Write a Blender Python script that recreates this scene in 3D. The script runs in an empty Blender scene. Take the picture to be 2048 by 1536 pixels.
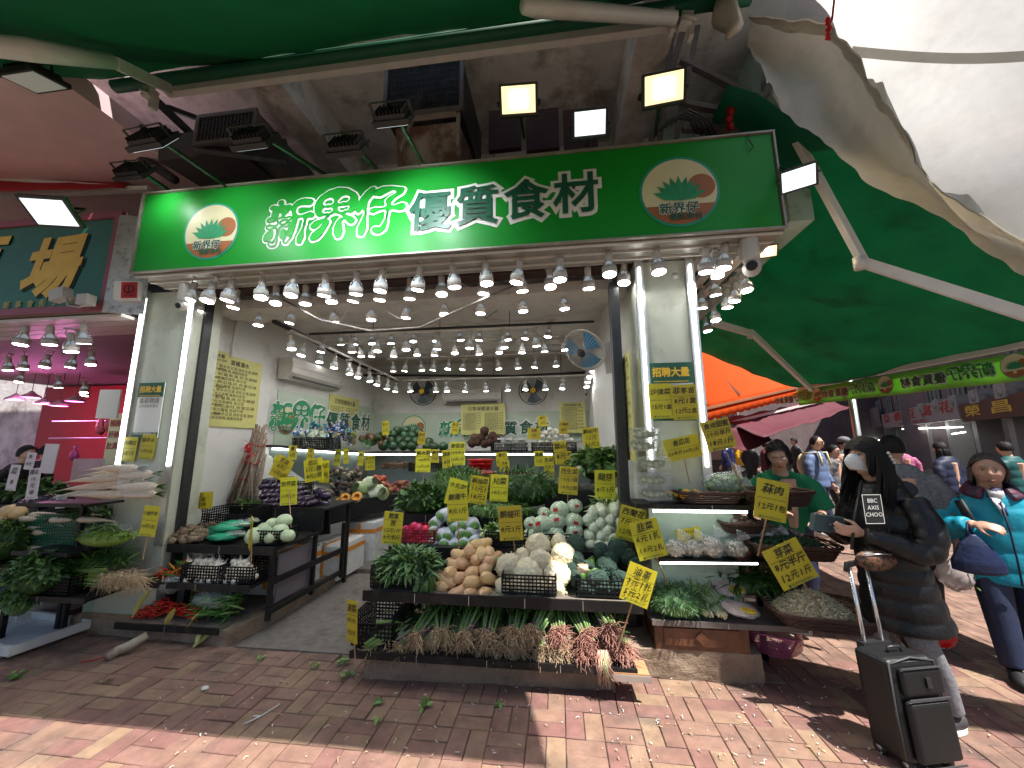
import bpy, bmesh, math, random
from mathutils import Vector, Matrix, Euler, noise
R = math.radians
random.seed(7)
scn = bpy.context.scene
COL = scn.collection
# ---------------------------------------------------------------- camera, sky, sun
F_PX, CXP, CYP, CAMZ = 740., 1024., 768., 1.6
PITCH, YAW, ROLL = R(9.3), R(7.0), R(0.3)
fwd = Vector((-math.sin(YAW)*math.cos(PITCH), math.cos(YAW)*math.cos(PITCH), math.sin(PITCH)))
rt0 = Vector((math.cos(YAW), math.sin(YAW), 0))
up0 = rt0.cross(fwd)
rt = rt0*math.cos(ROLL) - up0*math.sin(ROLL)
up = rt0*math.sin(ROLL) + up0*math.cos(ROLL)
cam_d = bpy.data.cameras.new('camera')
cam = bpy.data.objects.new('camera', cam_d)
COL.objects.link(cam)
mw = Matrix((rt, up, -fwd)).transposed().to_4x4()
mw.translation = (0, 0, CAMZ)
cam.matrix_world = mw
cam_d.sensor_width = 36
cam_d.lens = 36*F_PX/2048
cam_d.clip_start = .02
cam_d.clip_end = 500
scn.camera = cam
SUN = Vector((.46, -.30, 1.)).normalized()
w = bpy.data.worlds.new('World'); scn.world = w
w.use_nodes = True
nt = w.node_tree
sky = nt.nodes.new('ShaderNodeTexSky'); sky.sky_type = 'NISHITA'; sky.sun_disc = False
sky.sun_elevation = math.asin(SUN.z)
sky.sun_rotation = math.atan2(SUN.x, SUN.y)
bg = nt.nodes['Background']; bg.inputs[1].default_value = .06
nt.links.new(sky.outputs[0], bg.inputs[0])
sd = bpy.data.lights.new('sun', 'SUN'); sd.energy = 5.0; sd.angle = R(.5); sd.color = (1, .96, .9)
sun = bpy.data.objects.new('sun', sd); COL.objects.link(sun)
sun.rotation_euler = SUN.to_track_quat('Z', 'Y').to_euler()
sun.location = (5, -3, 12)
scn.view_settings.view_transform = 'Standard'
scn.view_settings.look = 'None'
scn.view_settings.gamma = 1
scn.view_settings.exposure = 1.0
scn.view_settings.use_curve_mapping = False
scn.cycles.max_bounces = 6
scn.cycles.diffuse_bounces = 4
scn.cycles.glossy_bounces = 3
scn.cycles.transparent_max_bounces = 12
scn.cycles.transmission_bounces = 4
scn.cycles.sample_clamp_indirect = 4
scn.cycles.caustics_reflective = False
scn.cycles.caustics_refractive = False
scn.cycles.use_denoising = True

# ---------------------------------------------------------------- measuring: a point of the place seen along a direction, on a known plane
def P(px, py, X=None, Y=None, Z=None):
    d = rt*((px-CXP)/F_PX) - up*((py-CYP)/F_PX) + fwd
    t = Y/d.y if Y is not None else (X/d.x if X is not None else (Z-CAMZ)/d.z)
    return Vector((d.x*t, d.y*t, d.z*t+CAMZ))
def SC(p):                     # metres per photo pixel at p
    return (Vector(p)-Vector((0, 0, CAMZ))).dot(fwd)/F_PX
def rnd(a, b): return random.uniform(a, b)

# ---------------------------------------------------------------- materials
MATS = {}
def M(name, col, rough=.6, metal=0., var=.12, vs=6., bump=0., bs=40., col2=None, mix=(.45, .6), ms=3., emit=None, es=0., transl=0., alpha=1., spec=.5, tint=0., coat=0., dirt=None, ds=2.5, wpos=False):
    if name in MATS: return MATS[name]
    m = bpy.data.materials.new(name); m.use_nodes = True
    n = m.node_tree.nodes; l = m.node_tree.links
    b = n['Principled BSDF']
    b.inputs['Roughness'].default_value = rough
    b.inputs['Metallic'].default_value = metal
    b.inputs['Specular IOR Level'].default_value = spec
    b.inputs['Coat Weight'].default_value = coat
    tc = n.new('ShaderNodeTexCoord')
    c = (*col, 1)
    vec = n.new('ShaderNodeNewGeometry').outputs['Position'] if wpos else tc.outputs['Object']
    if tint > 0 and not wpos:
        oi_ = n.new('ShaderNodeObjectInfo'); va = n.new('ShaderNodeVectorMath'); va.operation = 'MULTIPLY_ADD'; l.new(oi_.outputs['Random'], va.inputs[0]); va.inputs[1].default_value = (9, 17, 5); l.new(vec, va.inputs[2]); vec = va.outputs[0]
    src = None
    def mixc(a, bcol, fac, mode='MIX'):
        x = n.new('ShaderNodeMix'); x.data_type = 'RGBA'; x.blend_type = mode
        if isinstance(fac, (int, float)): x.inputs[0].default_value = fac
        else: l.new(fac, x.inputs[0])
        for i, v in ((6, a), (7, bcol)):
            if isinstance(v, tuple): x.inputs[i].default_value = v
            else: l.new(v, x.inputs[i])
        return x.outputs[2]
    def nz(scale, det=4, rg=.6):
        t = n.new('ShaderNodeTexNoise'); t.inputs['Scale'].default_value = scale; t.inputs['Detail'].default_value = det
        t.inputs['Roughness'].default_value = rg
        l.new(vec, t.inputs['Vector']); return t.outputs['Fac']
    def ramp(fac, a, bb):
        r = n.new('ShaderNodeMapRange'); r.inputs[1].default_value = a; r.inputs[2].default_value = bb; l.new(fac, r.inputs[0]); return r.outputs[0]
    src = c
    if col2 is not None: src = mixc(src, (*col2, 1), ramp(nz(ms), *mix))
    if dirt is not None: src = mixc(src, (*dirt, 1), ramp(nz(ds, 8, .7), .52, .72))
    if var > 0:
        f = ramp(nz(vs, 5), .3, .7)
        h = n.new('ShaderNodeHueSaturation')
        mm = n.new('ShaderNodeMapRange'); mm.inputs[3].default_value = 1-var; mm.inputs[4].default_value = 1+var; l.new(f, mm.inputs[0])
        l.new(mm.outputs[0], h.inputs['Value'])
        if isinstance(src, tuple): h.inputs['Color'].default_value = src
        else: l.new(src, h.inputs['Color'])
        src = h.outputs[0]
    if tint > 0:
        oi = n.new('ShaderNodeObjectInfo')
        h = n.new('ShaderNodeHueSaturation')
        mm = n.new('ShaderNodeMapRange'); mm.inputs[3].default_value = 1-tint; mm.inputs[4].default_value = 1+tint; l.new(oi.outputs['Random'], mm.inputs[0])
        l.new(mm.outputs[0], h.inputs['Value'])
        m2 = n.new('ShaderNodeMapRange'); m2.inputs[3].default_value = .5-.04*tint/.2; m2.inputs[4].default_value = .5+.03*tint/.2; l.new(oi.outputs['Random'], m2.inputs[0])
        l.new(m2.outputs[0], h.inputs['Hue'])
        if isinstance(src, tuple): h.inputs['Color'].default_value = src
        else: l.new(src, h.inputs['Color'])
        src = h.outputs[0]
    if isinstance(src, tuple): b.inputs['Base Color'].default_value = src
    else: l.new(src, b.inputs['Base Color'])
    if bump > 0:
        bp = n.new('ShaderNodeBump'); bp.inputs['Strength'].default_value = bump; bp.inputs['Distance'].default_value = .01
        l.new(nz(bs, 6, .65), bp.inputs['Height']); l.new(bp.outputs[0], b.inputs['Normal'])
    if emit is not None:
        b.inputs['Emission Color'].default_value = (*emit, 1); b.inputs['Emission Strength'].default_value = es
    if alpha < 1: b.inputs['Alpha'].default_value = alpha
    if transl > 0:
        t = n.new('ShaderNodeBsdfTranslucent')
        if isinstance(src, tuple): t.inputs[0].default_value = src
        else: l.new(src, t.inputs[0])
        x = n.new('ShaderNodeMixShader'); x.inputs[0].default_value = transl
        l.new(b.outputs[0], x.inputs[1]); l.new(t.outputs[0], x.inputs[2]); l.new(x.outputs[0], n['Material Output'].inputs[0])
    MATS[name] = m
    return m

# ---------------------------------------------------------------- mesh builder
class B:
    def __init__(s): s.v = []; s.f = []; s.m = []; s.sm = []
    def add(s, vs, fs, mi=0, smooth=False):
        o = len(s.v); s.v += [tuple(x) for x in vs]
        s.f += [tuple(i+o for i in f) for f in fs]; s.m += [mi]*len(fs); s.sm += [smooth]*len(fs)
        return s
    def box(s, c, d, rot=None, mi=0, taper=1.):
        c = Vector(c); hx, hy, hz = d[0]/2, d[1]/2, d[2]/2
        vs = [Vector((x*(taper if z > 0 else 1), y*(taper if z > 0 else 1), z)) for z in (-hz, hz) for x, y in ((-hx, -hy), (hx, -hy), (hx, hy), (-hx, hy))]
        if rot is not None:
            q = rot if isinstance(rot, Matrix) else Euler(rot).to_matrix()
            vs = [q @ v for v in vs]
        return s.add([v+c for v in vs], [(3, 2, 1, 0), (4, 5, 6, 7), (0, 1, 5, 4), (1, 2, 6, 5), (2, 3, 7, 6), (3, 0, 4, 7)], mi)
    def bar(s, a, b, wd, ht=None, mi=0):          # box-section bar from a to b
        a = Vector(a); b = Vector(b); d = b-a; L = d.length
        if L < 1e-6: return s
        q = d.to_track_quat('Z', 'Y').to_matrix()
        return s.box((a+b)/2, (wd, ht or wd, L), q, mi)
    def tube(s, pts, r, n=8, mi=0, cap=True, flat=1., upv=None):
        pts = [Vector(p) for p in pts]; k = len(pts)
        rr = r if isinstance(r, (list, tuple)) else [r]*k
        vs = []; prev = Vector(upv) if upv is not None else None
        for i, p in enumerate(pts):
            t = (pts[min(i+1, k-1)]-pts[max(i-1, 0)])
            if t.length < 1e-9: t = Vector((0, 0, 1))
            t.normalize()
            if prev is None:
                prev = Vector((0, 0, 1)) if abs(t.z) < .9 else Vector((1, 0, 0))
            a = t.cross(prev)
            if a.length < 1e-6: a = t.cross(Vector((1, .3, 0)))
            a.normalize(); bb = a.cross(t).normalized(); prev = bb
            rx, ry = rr[i] if isinstance(rr[i], (list, tuple)) else (rr[i], rr[i]*flat)
            for j in range(n):
                th = 2*math.pi*j/n
                vs.append(p + a*math.cos(th)*rx + bb*math.sin(th)*ry)
        fs = [(i*n+j, i*n+(j+1) % n, (i+1)*n+(j+1) % n, (i+1)*n+j) for i in range(k-1) for j in range(n)]
        if cap: fs += [tuple(range(n-1, -1, -1)), tuple(range((k-1)*n, k*n))]
        return s.add(vs, fs, mi, True)
    def lathe(s, c, prof, n=16, mi=0, rot=None, sx=1., sy=1.):      # prof: [(r,z)...] bottom to top
        c = Vector(c); q = None if rot is None else (rot if isinstance(rot, Matrix) else Euler(rot).to_matrix())
        vs = []
        for r, z in prof:
            for j in range(n):
                th = 2*math.pi*j/n
                v = Vector((r*math.cos(th)*sx, r*math.sin(th)*sy, z))
                vs.append(c+(q @ v if q is not None else v))
        k = len(prof)
        fs = [(i*n+j, i*n+(j+1) % n, (i+1)*n+(j+1) % n, (i+1)*n+j) for i in range(k-1) for j in range(n)]
        if prof[0][0] > 1e-5: fs.append(tuple(range(n-1, -1, -1)))
        if prof[-1][0] > 1e-5: fs.append(tuple(range((k-1)*n, k*n)))
        return s.add(vs, fs, mi, True)
    def ell(s, c, r, nu=12, nv=8, rot=None, mi=0, nz=0., nf=3., seed=0.):
        c = Vector(c); q = None if rot is None else (rot if isinstance(rot, Matrix) else Euler(rot).to_matrix())
        vs = []
        for i in range(nv+1):
            ph = math.pi*i/nv
            for j in range(nu):
                th = 2*math.pi*j/nu
                d = Vector((math.sin(ph)*math.cos(th), math.sin(ph)*math.sin(th), -math.cos(ph)))
                k = 1+nz*noise.noise(d*nf+Vector((seed, seed*1.7, 0))) if nz else 1
                v = Vector((d.x*r[0]*k, d.y*r[1]*k, d.z*r[2]*k))
                vs.append(c+(q @ v if q is not None else v))
        fs = [(i*nu+j, i*nu+(j+1) % nu, (i+1)*nu+(j+1) % nu, (i+1)*nu+j) for i in range(nv) for j in range(nu)]
        return s.add(vs, fs, mi, True)
    def quad(s, a, b, c, d, mi=0): return s.add([a, b, c, d], [(0, 1, 2, 3)], mi)
    def slab(s, pts, t, nrm=None, mi=0):            # polygon extruded by thickness t along nrm
        pts = [Vector(p) for p in pts]; k = len(pts)
        if nrm is None: nrm = (pts[1]-pts[0]).cross(pts[2]-pts[0]).normalized()
        q = [p+Vector(nrm)*t for p in pts]
        return s.add(pts+q, [tuple(range(k-1, -1, -1)), tuple(range(k, 2*k))]+[(i, (i+1) % k, k+(i+1) % k, k+i) for i in range(k)], mi)
    def grid(s, fn, nu, nv, mi=0, smooth=True, flip=False):
        vs = [fn(i/nu, j/nv) for j in range(nv+1) for i in range(nu+1)]
        fs = []
        for j in range(nv):
            for i in range(nu):
                a = j*(nu+1)+i; f = (a, a+1, a+nu+2, a+nu+1)
                fs.append(f[::-1] if flip else f)
        return s.add(vs, fs, mi, smooth)
    def leaf(s, base, d, L, W, mi=0, curl=.3, seg=3, n=None):   # curved strip leaf with a fold
        base = Vector(base); d = Vector(d).normalized()
        side = d.cross(Vector((rnd(-.5, .5), rnd(-.5, .5), 1)))
        if side.length < .05: side = Vector((1, 0, 0))
        side.normalize(); nn = side.cross(d).normalized()
        vs = []
        for i in range(seg+1):
            t = i/seg
            c = base + d*L*t + nn*(-curl*L*t*t)
            ww = W*(math.sin(math.pi*min(1, .12+.88*t))**.7 if i < seg else .05)
            vs += [c-side*ww*.5+nn*ww*.18, c, c+side*ww*.5+nn*ww*.18]
        fs = []
        for i in range(seg):
            a = i*3
            fs += [(a, a+1, a+4, a+3), (a+1, a+2, a+5, a+4)]
        return s.add(vs, fs, mi, True)
    def mesh(s, name, mats):
        me = bpy.data.meshes.new(name)
        me.from_pydata([tuple(v) for v in s.v], [], s.f)
        for m in (mats if isinstance(mats, (list, tuple)) else [mats]): me.materials.append(m)
        me.polygons.foreach_set('material_index', s.m)
        me.polygons.foreach_set('use_smooth', s.sm)
        me.update(); return me
    def build(s, name, mats, parent=None, loc=None, rot=None, **tg):
        return ob(name, s.mesh(name, mats), parent, loc, rot, **tg)
def ob(name, me, parent=None, loc=None, rot=None, **tg):
    o = bpy.data.objects.new(name, me); COL.objects.link(o)
    if parent is not None: o.parent = parent
    if loc is not None: o.location = loc
    if rot is not None: o.rotation_euler = rot
    tag(o, **tg); return o
def tag(o, label=None, cat=None, group=None, kind=None):
    if label: o['label'] = label
    if cat: o['category'] = cat
    if group: o['group'] = group
    if kind: o['kind'] = kind
    return o
def T(name, label, cat, loc=(0, 0, 0), rot=(0, 0, 0), group=None):
    o = bpy.data.objects.new(name, None); COL.objects.link(o); o.empty_display_size = .1
    o.location = loc; o.rotation_euler = rot
    return tag(o, label, cat, group)
def dup(o, loc=None, rot=None, scale=None, label=None, group=None):
    r = o.copy(); COL.objects.link(r)
    if loc is not None: r.location = loc
    if rot is not None: r.rotation_euler = rot
    if scale is not None: r.scale = scale if not isinstance(scale, (int, float)) else (scale,)*3
    if label: r['label'] = label
    if group: r['group'] = group
    for ch in list(o.children):
        c = ch.copy(); COL.objects.link(c); c.parent = r
        for g in list(ch.children):
            d = g.copy(); COL.objects.link(d); d.parent = c
    return r
def remesh(o, vox, smooth=2):
    m = o.modifiers.new('remesh', 'REMESH'); m.mode = 'VOXEL'; m.voxel_size = vox; m.use_smooth_shade = True
    if smooth:
        k = o.modifiers.new('smooth', 'SMOOTH'); k.factor = .5; k.iterations = smooth
    return o
ORD = ['', 'first', 'second', 'third', 'fourth', 'fifth', 'sixth', 'seventh', 'eighth', 'ninth', 'tenth', 'eleventh', 'twelfth', 'thirteenth', 'fourteenth', 'fifteenth', 'sixteenth', 'seventeenth', 'eighteenth', 'nineteenth', 'twentieth', 'twenty-first', 'twenty-second', 'twenty-third', 'twenty-fourth', 'twenty-fifth', 'twenty-sixth']
ROWS = ['bottom row', 'second row up', 'third row up', 'fourth row up', 'fifth row up', 'sixth row up']

# ---------------------------------------------------------------- lettering
_tc = {}
def text_mesh(body, bold=0., shear=0., align='CENTER', res=2):
    k = (body, bold, shear, align, res)
    if k in _tc: return _tc[k]
    c = bpy.data.curves.new('txt', 'FONT'); c.body = body; c.size = 1; c.align_x = align; c.align_y = 'CENTER'
    c.shear = shear; c.resolution_u = res
    o = bpy.data.objects.new('txt', c); COL.objects.link(o)
    vs, fs = [], []
    for ps in range(2 if bold > 0 else 1):
        if ps: c.fill_mode = 'NONE'; c.bevel_depth = bold; c.bevel_resolution = 0
        bpy.context.view_layer.update()
        me = bpy.data.meshes.new_from_object(o.evaluated_get(bpy.context.evaluated_depsgraph_get()))
        k0 = len(vs); vs += [Vector((v.co.x, v.co.y, v.co.z*.04-(.002 if ps else 0))) for v in me.vertices]; fs += [tuple(i+k0 for i in p.vertices) for p in me.polygons]
        bpy.data.meshes.remove(me)
    bpy.data.objects.remove(o); bpy.data.curves.remove(c)
    _tc[k] = (vs, fs); return _tc[k]
def brushy(v, a=.03):
    n_ = noise.noise_vector(Vector((v[0]*3.1, v[1]*3.1, 5)))*a+noise.noise_vector(Vector((v[0]*8, v[1]*8, 9)))*a*.35
    return (v[0]+n_.x, v[1]+n_.y*1.3)
def put_text(b, body, size, x=0., y=0., z=0., bold=0., shear=0., width=None, mi=0, rot=0., align='CENTER', res=2, frame=None, mirror=False, brush=0.):
    vs, fs = text_mesh(body, bold, shear, align, res)
    if not vs: return b
    k = 1.
    if width:
        xs = [v.x for v in vs]; wd = (max(xs)-min(xs))*size
        if wd > 1e-6: k = width/wd
    out = []
    for v in vs:
        X, Y = v.x*size*k, v.y*size
        if brush: X, Y = brushy(v, brush); X *= size*k; Y *= size
        if mirror: X = -X
        if rot: X, Y = X*math.cos(rot)-Y*math.sin(rot), X*math.sin(rot)+Y*math.cos(rot)
        p = Vector((x+X, y+Y, z+v.z*size))
        out.append(frame @ p if frame is not None else p)
    return b.add(out, [f[::-1] for f in fs] if mirror else fs, mi)
# ================================================================ materials
m_paver = M('paver', (.225, .128, .092), .75, var=.25, vs=9, bump=.45, bs=60, tint=.14, wpos=True, dirt=(.1, .075, .065), ds=2.2, col2=(.25, .15, .108), ms=6)
m_joint = M('joint_sand', (.13, .1, .08), .95, var=.3, vs=30, bump=.5, bs=90)
m_ramp = M('ramp_cement', (.17, .145, .125), .8, var=.25, vs=14, bump=.5, bs=60, dirt=(.08, .065, .055), ds=3)
m_plinth = M('plinth_cement', (.27, .2, .14), .9, var=.3, vs=10, bump=1, bs=45, dirt=(.1, .07, .05), ds=5)
m_slab = M('old_concrete', (.72, .68, .67), .9, var=.15, vs=3, bump=.9, bs=14, col2=(.5, .45, .43), mix=(.5, .63), ms=1.7, dirt=(.22, .17, .15), ds=1.9)
m_pinklit_slab = M('magenta_lit_plaster', (.8, .58, .6), .8, var=.08, vs=3, bump=.15, bs=20)  # magenta lamp light from the neighbouring stall, put into the base colour as pink
m_greenwall = M('pale_green_plaster', (.42, .56, .5), .85, var=.12, vs=3, bump=.4, bs=16, dirt=(.12, .12, .1), ds=1.7)
m_wallw = M('white_wall_panel', (.66, .65, .62), .55, var=.06, vs=4, dirt=(.42, .4, .36), ds=2)
m_ceil = M('white_ceiling_board', (.6, .55, .52), .6, var=.1, vs=3, dirt=(.35, .3, .27), ds=2)
m_whitem = M('white_painted_metal', (.68, .65, .62), .4, var=.07, vs=8, bump=.05)
m_alu = M('aluminium', (.55, .55, .54), .35, metal=.8, var=.1)
m_blackm = M('black_painted_metal', (.022, .022, .024), .4, var=.3, vs=20, bump=.1)
m_dark = M('dark_void', (.02, .017, .016), .9, var=.4, vs=4)
m_darkred = M('dark_red_board', (.05, .02, .018), .7, var=.3)
m_led = M('lit_tube', (1, 1, 1), .4, var=0, emit=(.93, 1, .97), es=7)
m_bulb = M('lit_bulb', (1, 1, 1), .3, var=0, emit=(.93, .98, 1), es=14)
m_bulbx = M('lit_bulb_strong', (1, 1, 1), .3, var=0, emit=(.97, .97, .95), es=20)
m_bulbrim = M('bulb_glass', (.35, .4, .45), .2, var=0, emit=(.8, .92, 1), es=.12)
m_lampw = M('lamp_plastic', (.5, .47, .44), .45, var=.05, tint=.08)
m_signg = M('sign_green_vinyl', (.01, .26, .025), .42, var=.05, vs=2, spec=.3)
m_signframe = M('sign_frame', (.33, .3, .26), .4, metal=.3, var=.2, dirt=(.3, .26, .22))
m_white = M('white_print', (.75, .74, .7), .5, var=0)
m_dgreen = M('dark_green_print', (.012, .09, .05), .4, var=0)
m_mgreen = M('mid_green_print', (.02, .24, .1), .4, var=0)
m_black = M('black_print', (.012, .012, .014), .6, var=0)
m_redp = M('red_print', (.5, .02, .025), .5, var=0)
m_bronze = M('bronze_print', (.1, .075, .04), .5, var=0)
m_gold = M('gold_print', (.8, .5, .03), .4, var=.1)
m_col = M('column_cladding', (.5, .52, .43), .3, var=.08, vs=2, dirt=(.33, .32, .25), ds=3)
m_yellow = M('yellow_card', (.6, .53, .02), .5, var=.08, vs=9, tint=.1, dirt=(.45, .36, .03), ds=9)
m_paleyel = M('pale_yellow_notice', (.6, .57, .2), .5, var=.05)
m_wood = M('stick_wood', (.36, .22, .12), .6, var=.2, vs=30)
m_awn = M('green_awning_cloth', (.006, .15, .07), .75, var=.12, vs=2.5, bump=.5, bs=70, transl=.4)
m_awn2 = M('green_side_awning_cloth', (.008, .2, .1), .75, var=.15, vs=2.5, bump=.45, bs=5, transl=.5, dirt=(.01, .12, .06), ds=1.5)
m_tarp = M('white_tarpaulin', (.84, .83, .82), .55, var=.05, vs=14, bump=1, bs=120, transl=.95, dirt=(.75, .73, .71), ds=3)
m_tarp2 = M('grey_white_tarpaulin', (.6, .56, .48), .4, var=.1, vs=3, bump=1, bs=14, dirt=(.45, .42, .35), ds=3, transl=.22)
m_orange = M('orange_awning_cloth', (.85, .13, .01), .7, var=.06, transl=.55)
m_maroon = M('maroon_awning_cloth', (.1, .01, .022), .7, var=.2, transl=.12, bump=.3, bs=6)
m_redcloth = M('red_cloth', (.45, .01, .02), .7, var=.1, transl=.2)
m_limecloth = M('lime_valance_cloth', (.36, .68, .14), .6, var=.08, vs=3, bump=.2, bs=10, transl=.45)
m_skin_c = None

# ================================================================ ground
gb = B()
gb.add([(-40, -10, -.012), (40, -10, -.012), (40, 60, -.012), (-40, 60, -.012)], [(0, 1, 2, 3)])
ground = gb.build('ground', m_joint, kind='structure')
W = .107
def paver_mesh(k):
    b = B(); e = .0035; h = .03
    L = 2*W-.0045; D = W-.0045
    x0, x1, y0, y1 = -L/2, L/2, -D/2, D/2
    vs = [(x0, y0, -h), (x1, y0, -h), (x1, y1, -h), (x0, y1, -h), (x0, y0, -e), (x1, y0, -e), (x1, y1, -e), (x0, y1, -e),
          (x0+e, y0+e, 0), (x1-e, y0+e, 0), (x1-e, y1-e, 0), (x0+e, y1-e, 0)]
    fs = [(0, 1, 5, 4), (1, 2, 6, 5), (2, 3, 7, 6), (3, 0, 4, 7), (4, 5, 9, 8), (5, 6, 10, 9), (6, 7, 11, 10), (7, 4, 8, 11), (8, 9, 10, 11)]
    b.add(vs, fs); return b
pav = paver_mesh(0).mesh('brick', m_paver)
pbase = paver_mesh(0)
pl = []
# right of the shop the pavement turns a little
def lay(x0, x1, y0, y1):
    out = []
    for i in range(int(x0/W)-1, int(x1/W)+2):
        for j in range(int(y0/W)-1, int(y1/W)+2):
            if i % 2 or j % 2: continue
            if (i//2+j//2) % 2 == 0: out += [((i+1)*W, (j+.5)*W, 0.), ((i+1)*W, (j+1.5)*W, 0.)]
            else: out += [((i+.5)*W, (j+1)*W, R(90)), ((i+1.5)*W, (j+1)*W, R(90))]
    return out
spots = lay(-7, 11, 1.7, 9.5)
def inramp(x, y): return -2.66 < x < -1.42 and y > 3.0 and x > -2.7
vis = []
for (x, y, a) in spots:
    if -2.62 < x < -1.5 and 2.98 < y < 4.7: continue
    v = Vector((x, y, 0))-Vector((0, 0, CAMZ)); dd = v.dot(fwd)
    px = CXP+F_PX*v.dot(rt)/dd; py = CYP-F_PX*v.dot(up)/dd
    if -60 < px < 2110 and py < 1600: vis.append((dd, x, y, a, px, py))
vis.sort()
near = [q for q in vis if not (-1.5 < q[1] < 1.35 and q[2] > 3.05) and not (q[1] < -2.6 and q[2] > 3.1)]
far = near[300:]; near = near[:300]
for (dd, x, y, a, px, py) in near:
    o = bpy.data.objects.new('brick', pav); COL.objects.link(o); o.parent = ground
    o.location = (x+rnd(-.0015, .0015), y+rnd(-.0015, .0015), rnd(-.003, .001)); o.rotation_euler = (rnd(-.012, .012), rnd(-.012, .012), a+rnd(-.008, .008))
fb = B()
for (dd, x, y, a, px, py) in far:
    q = Matrix.Rotation(a+rnd(-.008, .008), 3, 'Z'); z = rnd(-.003, .001)
    o_ = Vector((x, y, z+.0)); fb.add([q @ Vector(v)+o_ for v in pbase.v[4:]], [(0, 1, 5, 4), (1, 2, 6, 5), (2, 3, 7, 6), (3, 0, 4, 7), (4, 5, 6, 7)])
# distance variation per brick through several materials
m_paver2 = M('paver_far', (.195, .115, .085), .75, var=.3, vs=7, bump=.3, bs=60, wpos=True, dirt=(.1, .075, .065), ds=2.2, col2=(.25, .15, .11), ms=3.5)
far_o = fb.build('brick_paving', m_paver2, parent=ground, kind='stuff')
rb = B(); rb.slab([(-2.62, 2.98, -.01), (-1.46, 2.98, -.01), (-1.46, 4.7, -.01), (-2.62, 4.7, -.01)], .02, (0, 0, 1))
rb.build('cement_ramp', m_ramp, kind='structure')
ab = B(); ab.slab([(4.9, 9.6, -.01), (12, 9.6, -.01), (12, 30, -.01), (1.5, 30, -.01), (1.5, 9.6, -.01)], .014, (0, 0, 1))
ab.build('street', M('dark_street', (.1, .09, .085), .8, var=.2, bump=.3), kind='structure')
# shop floor
sb = B(); sb.box((-1.5, 6.2, .02), (4.6, 2.9, .06)); sb.build('shop_floor', m_ramp, kind='structure')
# plinths (rough cement kerbs under the stalls)
def plinth(name, pts, h, seed):
    b = B()
    b.slab([(x, y, -.02) for x, y in pts], h+.02, (0, 0, 1))
    bm = bmesh.new(); me = b.mesh(name, m_plinth); bm.from_mesh(me)
    bmesh.ops.subdivide_edges(bm, edges=bm.edges, cuts=14, use_grid_fill=True)
    for v in bm.verts:
        n3 = noise.noise_vector(v.co*9+Vector((seed, 0, 0)))*.012+noise.noise_vector(v.co*30)*.004
        if v.co.z > 0: v.co += n3
        else: v.co.x += n3.x; v.co.y += n3.y*2
    for f in bm.faces: f.smooth = False
    bm.to_mesh(me); bm.free()
    return ob(name, me, kind='structure')
plinth('cement_kerb', [(-1.38, 2.72), (.33, 2.80), (.36, 3.5), (-1.38, 3.5)], .135, 1)
plinth('cement_step', [(.42, 2.95), (1.33, 2.955), (1.36, 3.6), (.42, 3.6)], .19, 2)
plinth('cement_kerb', [(-4.35, 3.07), (-2.72, 2.99), (-2.62, 3.45), (-2.6, 4.3), (-4.35, 4.3)], .11, 3)

# ================================================================ old building above the shop
b = B()
b.box((-1.5, 8.5, 5.95), (9.0, 12.0, .5))
slab = b.build('concrete_canopy', m_slab, kind='structure')
b = B()
for y in (4.75,): b.box((-1.3, y, 5.42), (7.2, .3, .55))
b.build('concrete_beam', m_slab, kind='structure')
b = B()
for x in (-2.85, .95): b.box((x, 4.6, 5.45), (.32, 7.2, .49))
b.build('concrete_beam', m_slab, kind='structure')
b = B(); b.box((-8.2, 3.9, 4.98), (7.6, 4.6, .2)); b.build('pink_lit_ceiling_slab', m_pinklit_slab, kind='structure')  # its pink is painted-in lamp light from next door
b = B(); b.box((-1.5, 4.75, 4.6), (6.2, .2, 2.2)); b.build('upper_wall', M('stained_wall', (.3, .26, .24), .9, var=.3, vs=3, bump=.8, bs=10, dirt=(.05, .04, .035), ds=1.6), kind='structure')
b = B(); b.box((2.2, 5.6, 4.9), (.2, 4.6, 2.7)); b.box((1.75, 4.6, 5.2), (.8, .16, 1.9))
b.build('green_side_wall', m_greenwall, kind='structure')
b = B()
for (x, y, z, l) in ((1.6, 4.5, 5.35, .35), (1.75, 4.5, 5.05, .3), (1.6, 4.5, 4.75, .32), (1.7, 4.5, 4.5, .25)):
    b.ell((x, y+.02, z), (l, .03, .05), 12, 6, nz=.7, nf=3, seed=z)
b.build('spalled_patch', M('spalled_concrete', (.13, .11, .095), .95, var=.4, vs=20, bump=1), parent=bpy.data.objects['green_side_wall'], kind=None)
# upper storey walls: keeps the sky out of the shop
b = B(); b.box((-1.5, 14.2, 8.4), (9, .3, 4.6)); b.box((-1.5, 3.2, 8.4), (9, .3, 4.4)); b.box((2.9, 8.5, 8.4), (.3, 10.6, 4.4)); b.build('upper_storeys', m_slab, kind='structure')

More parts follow.
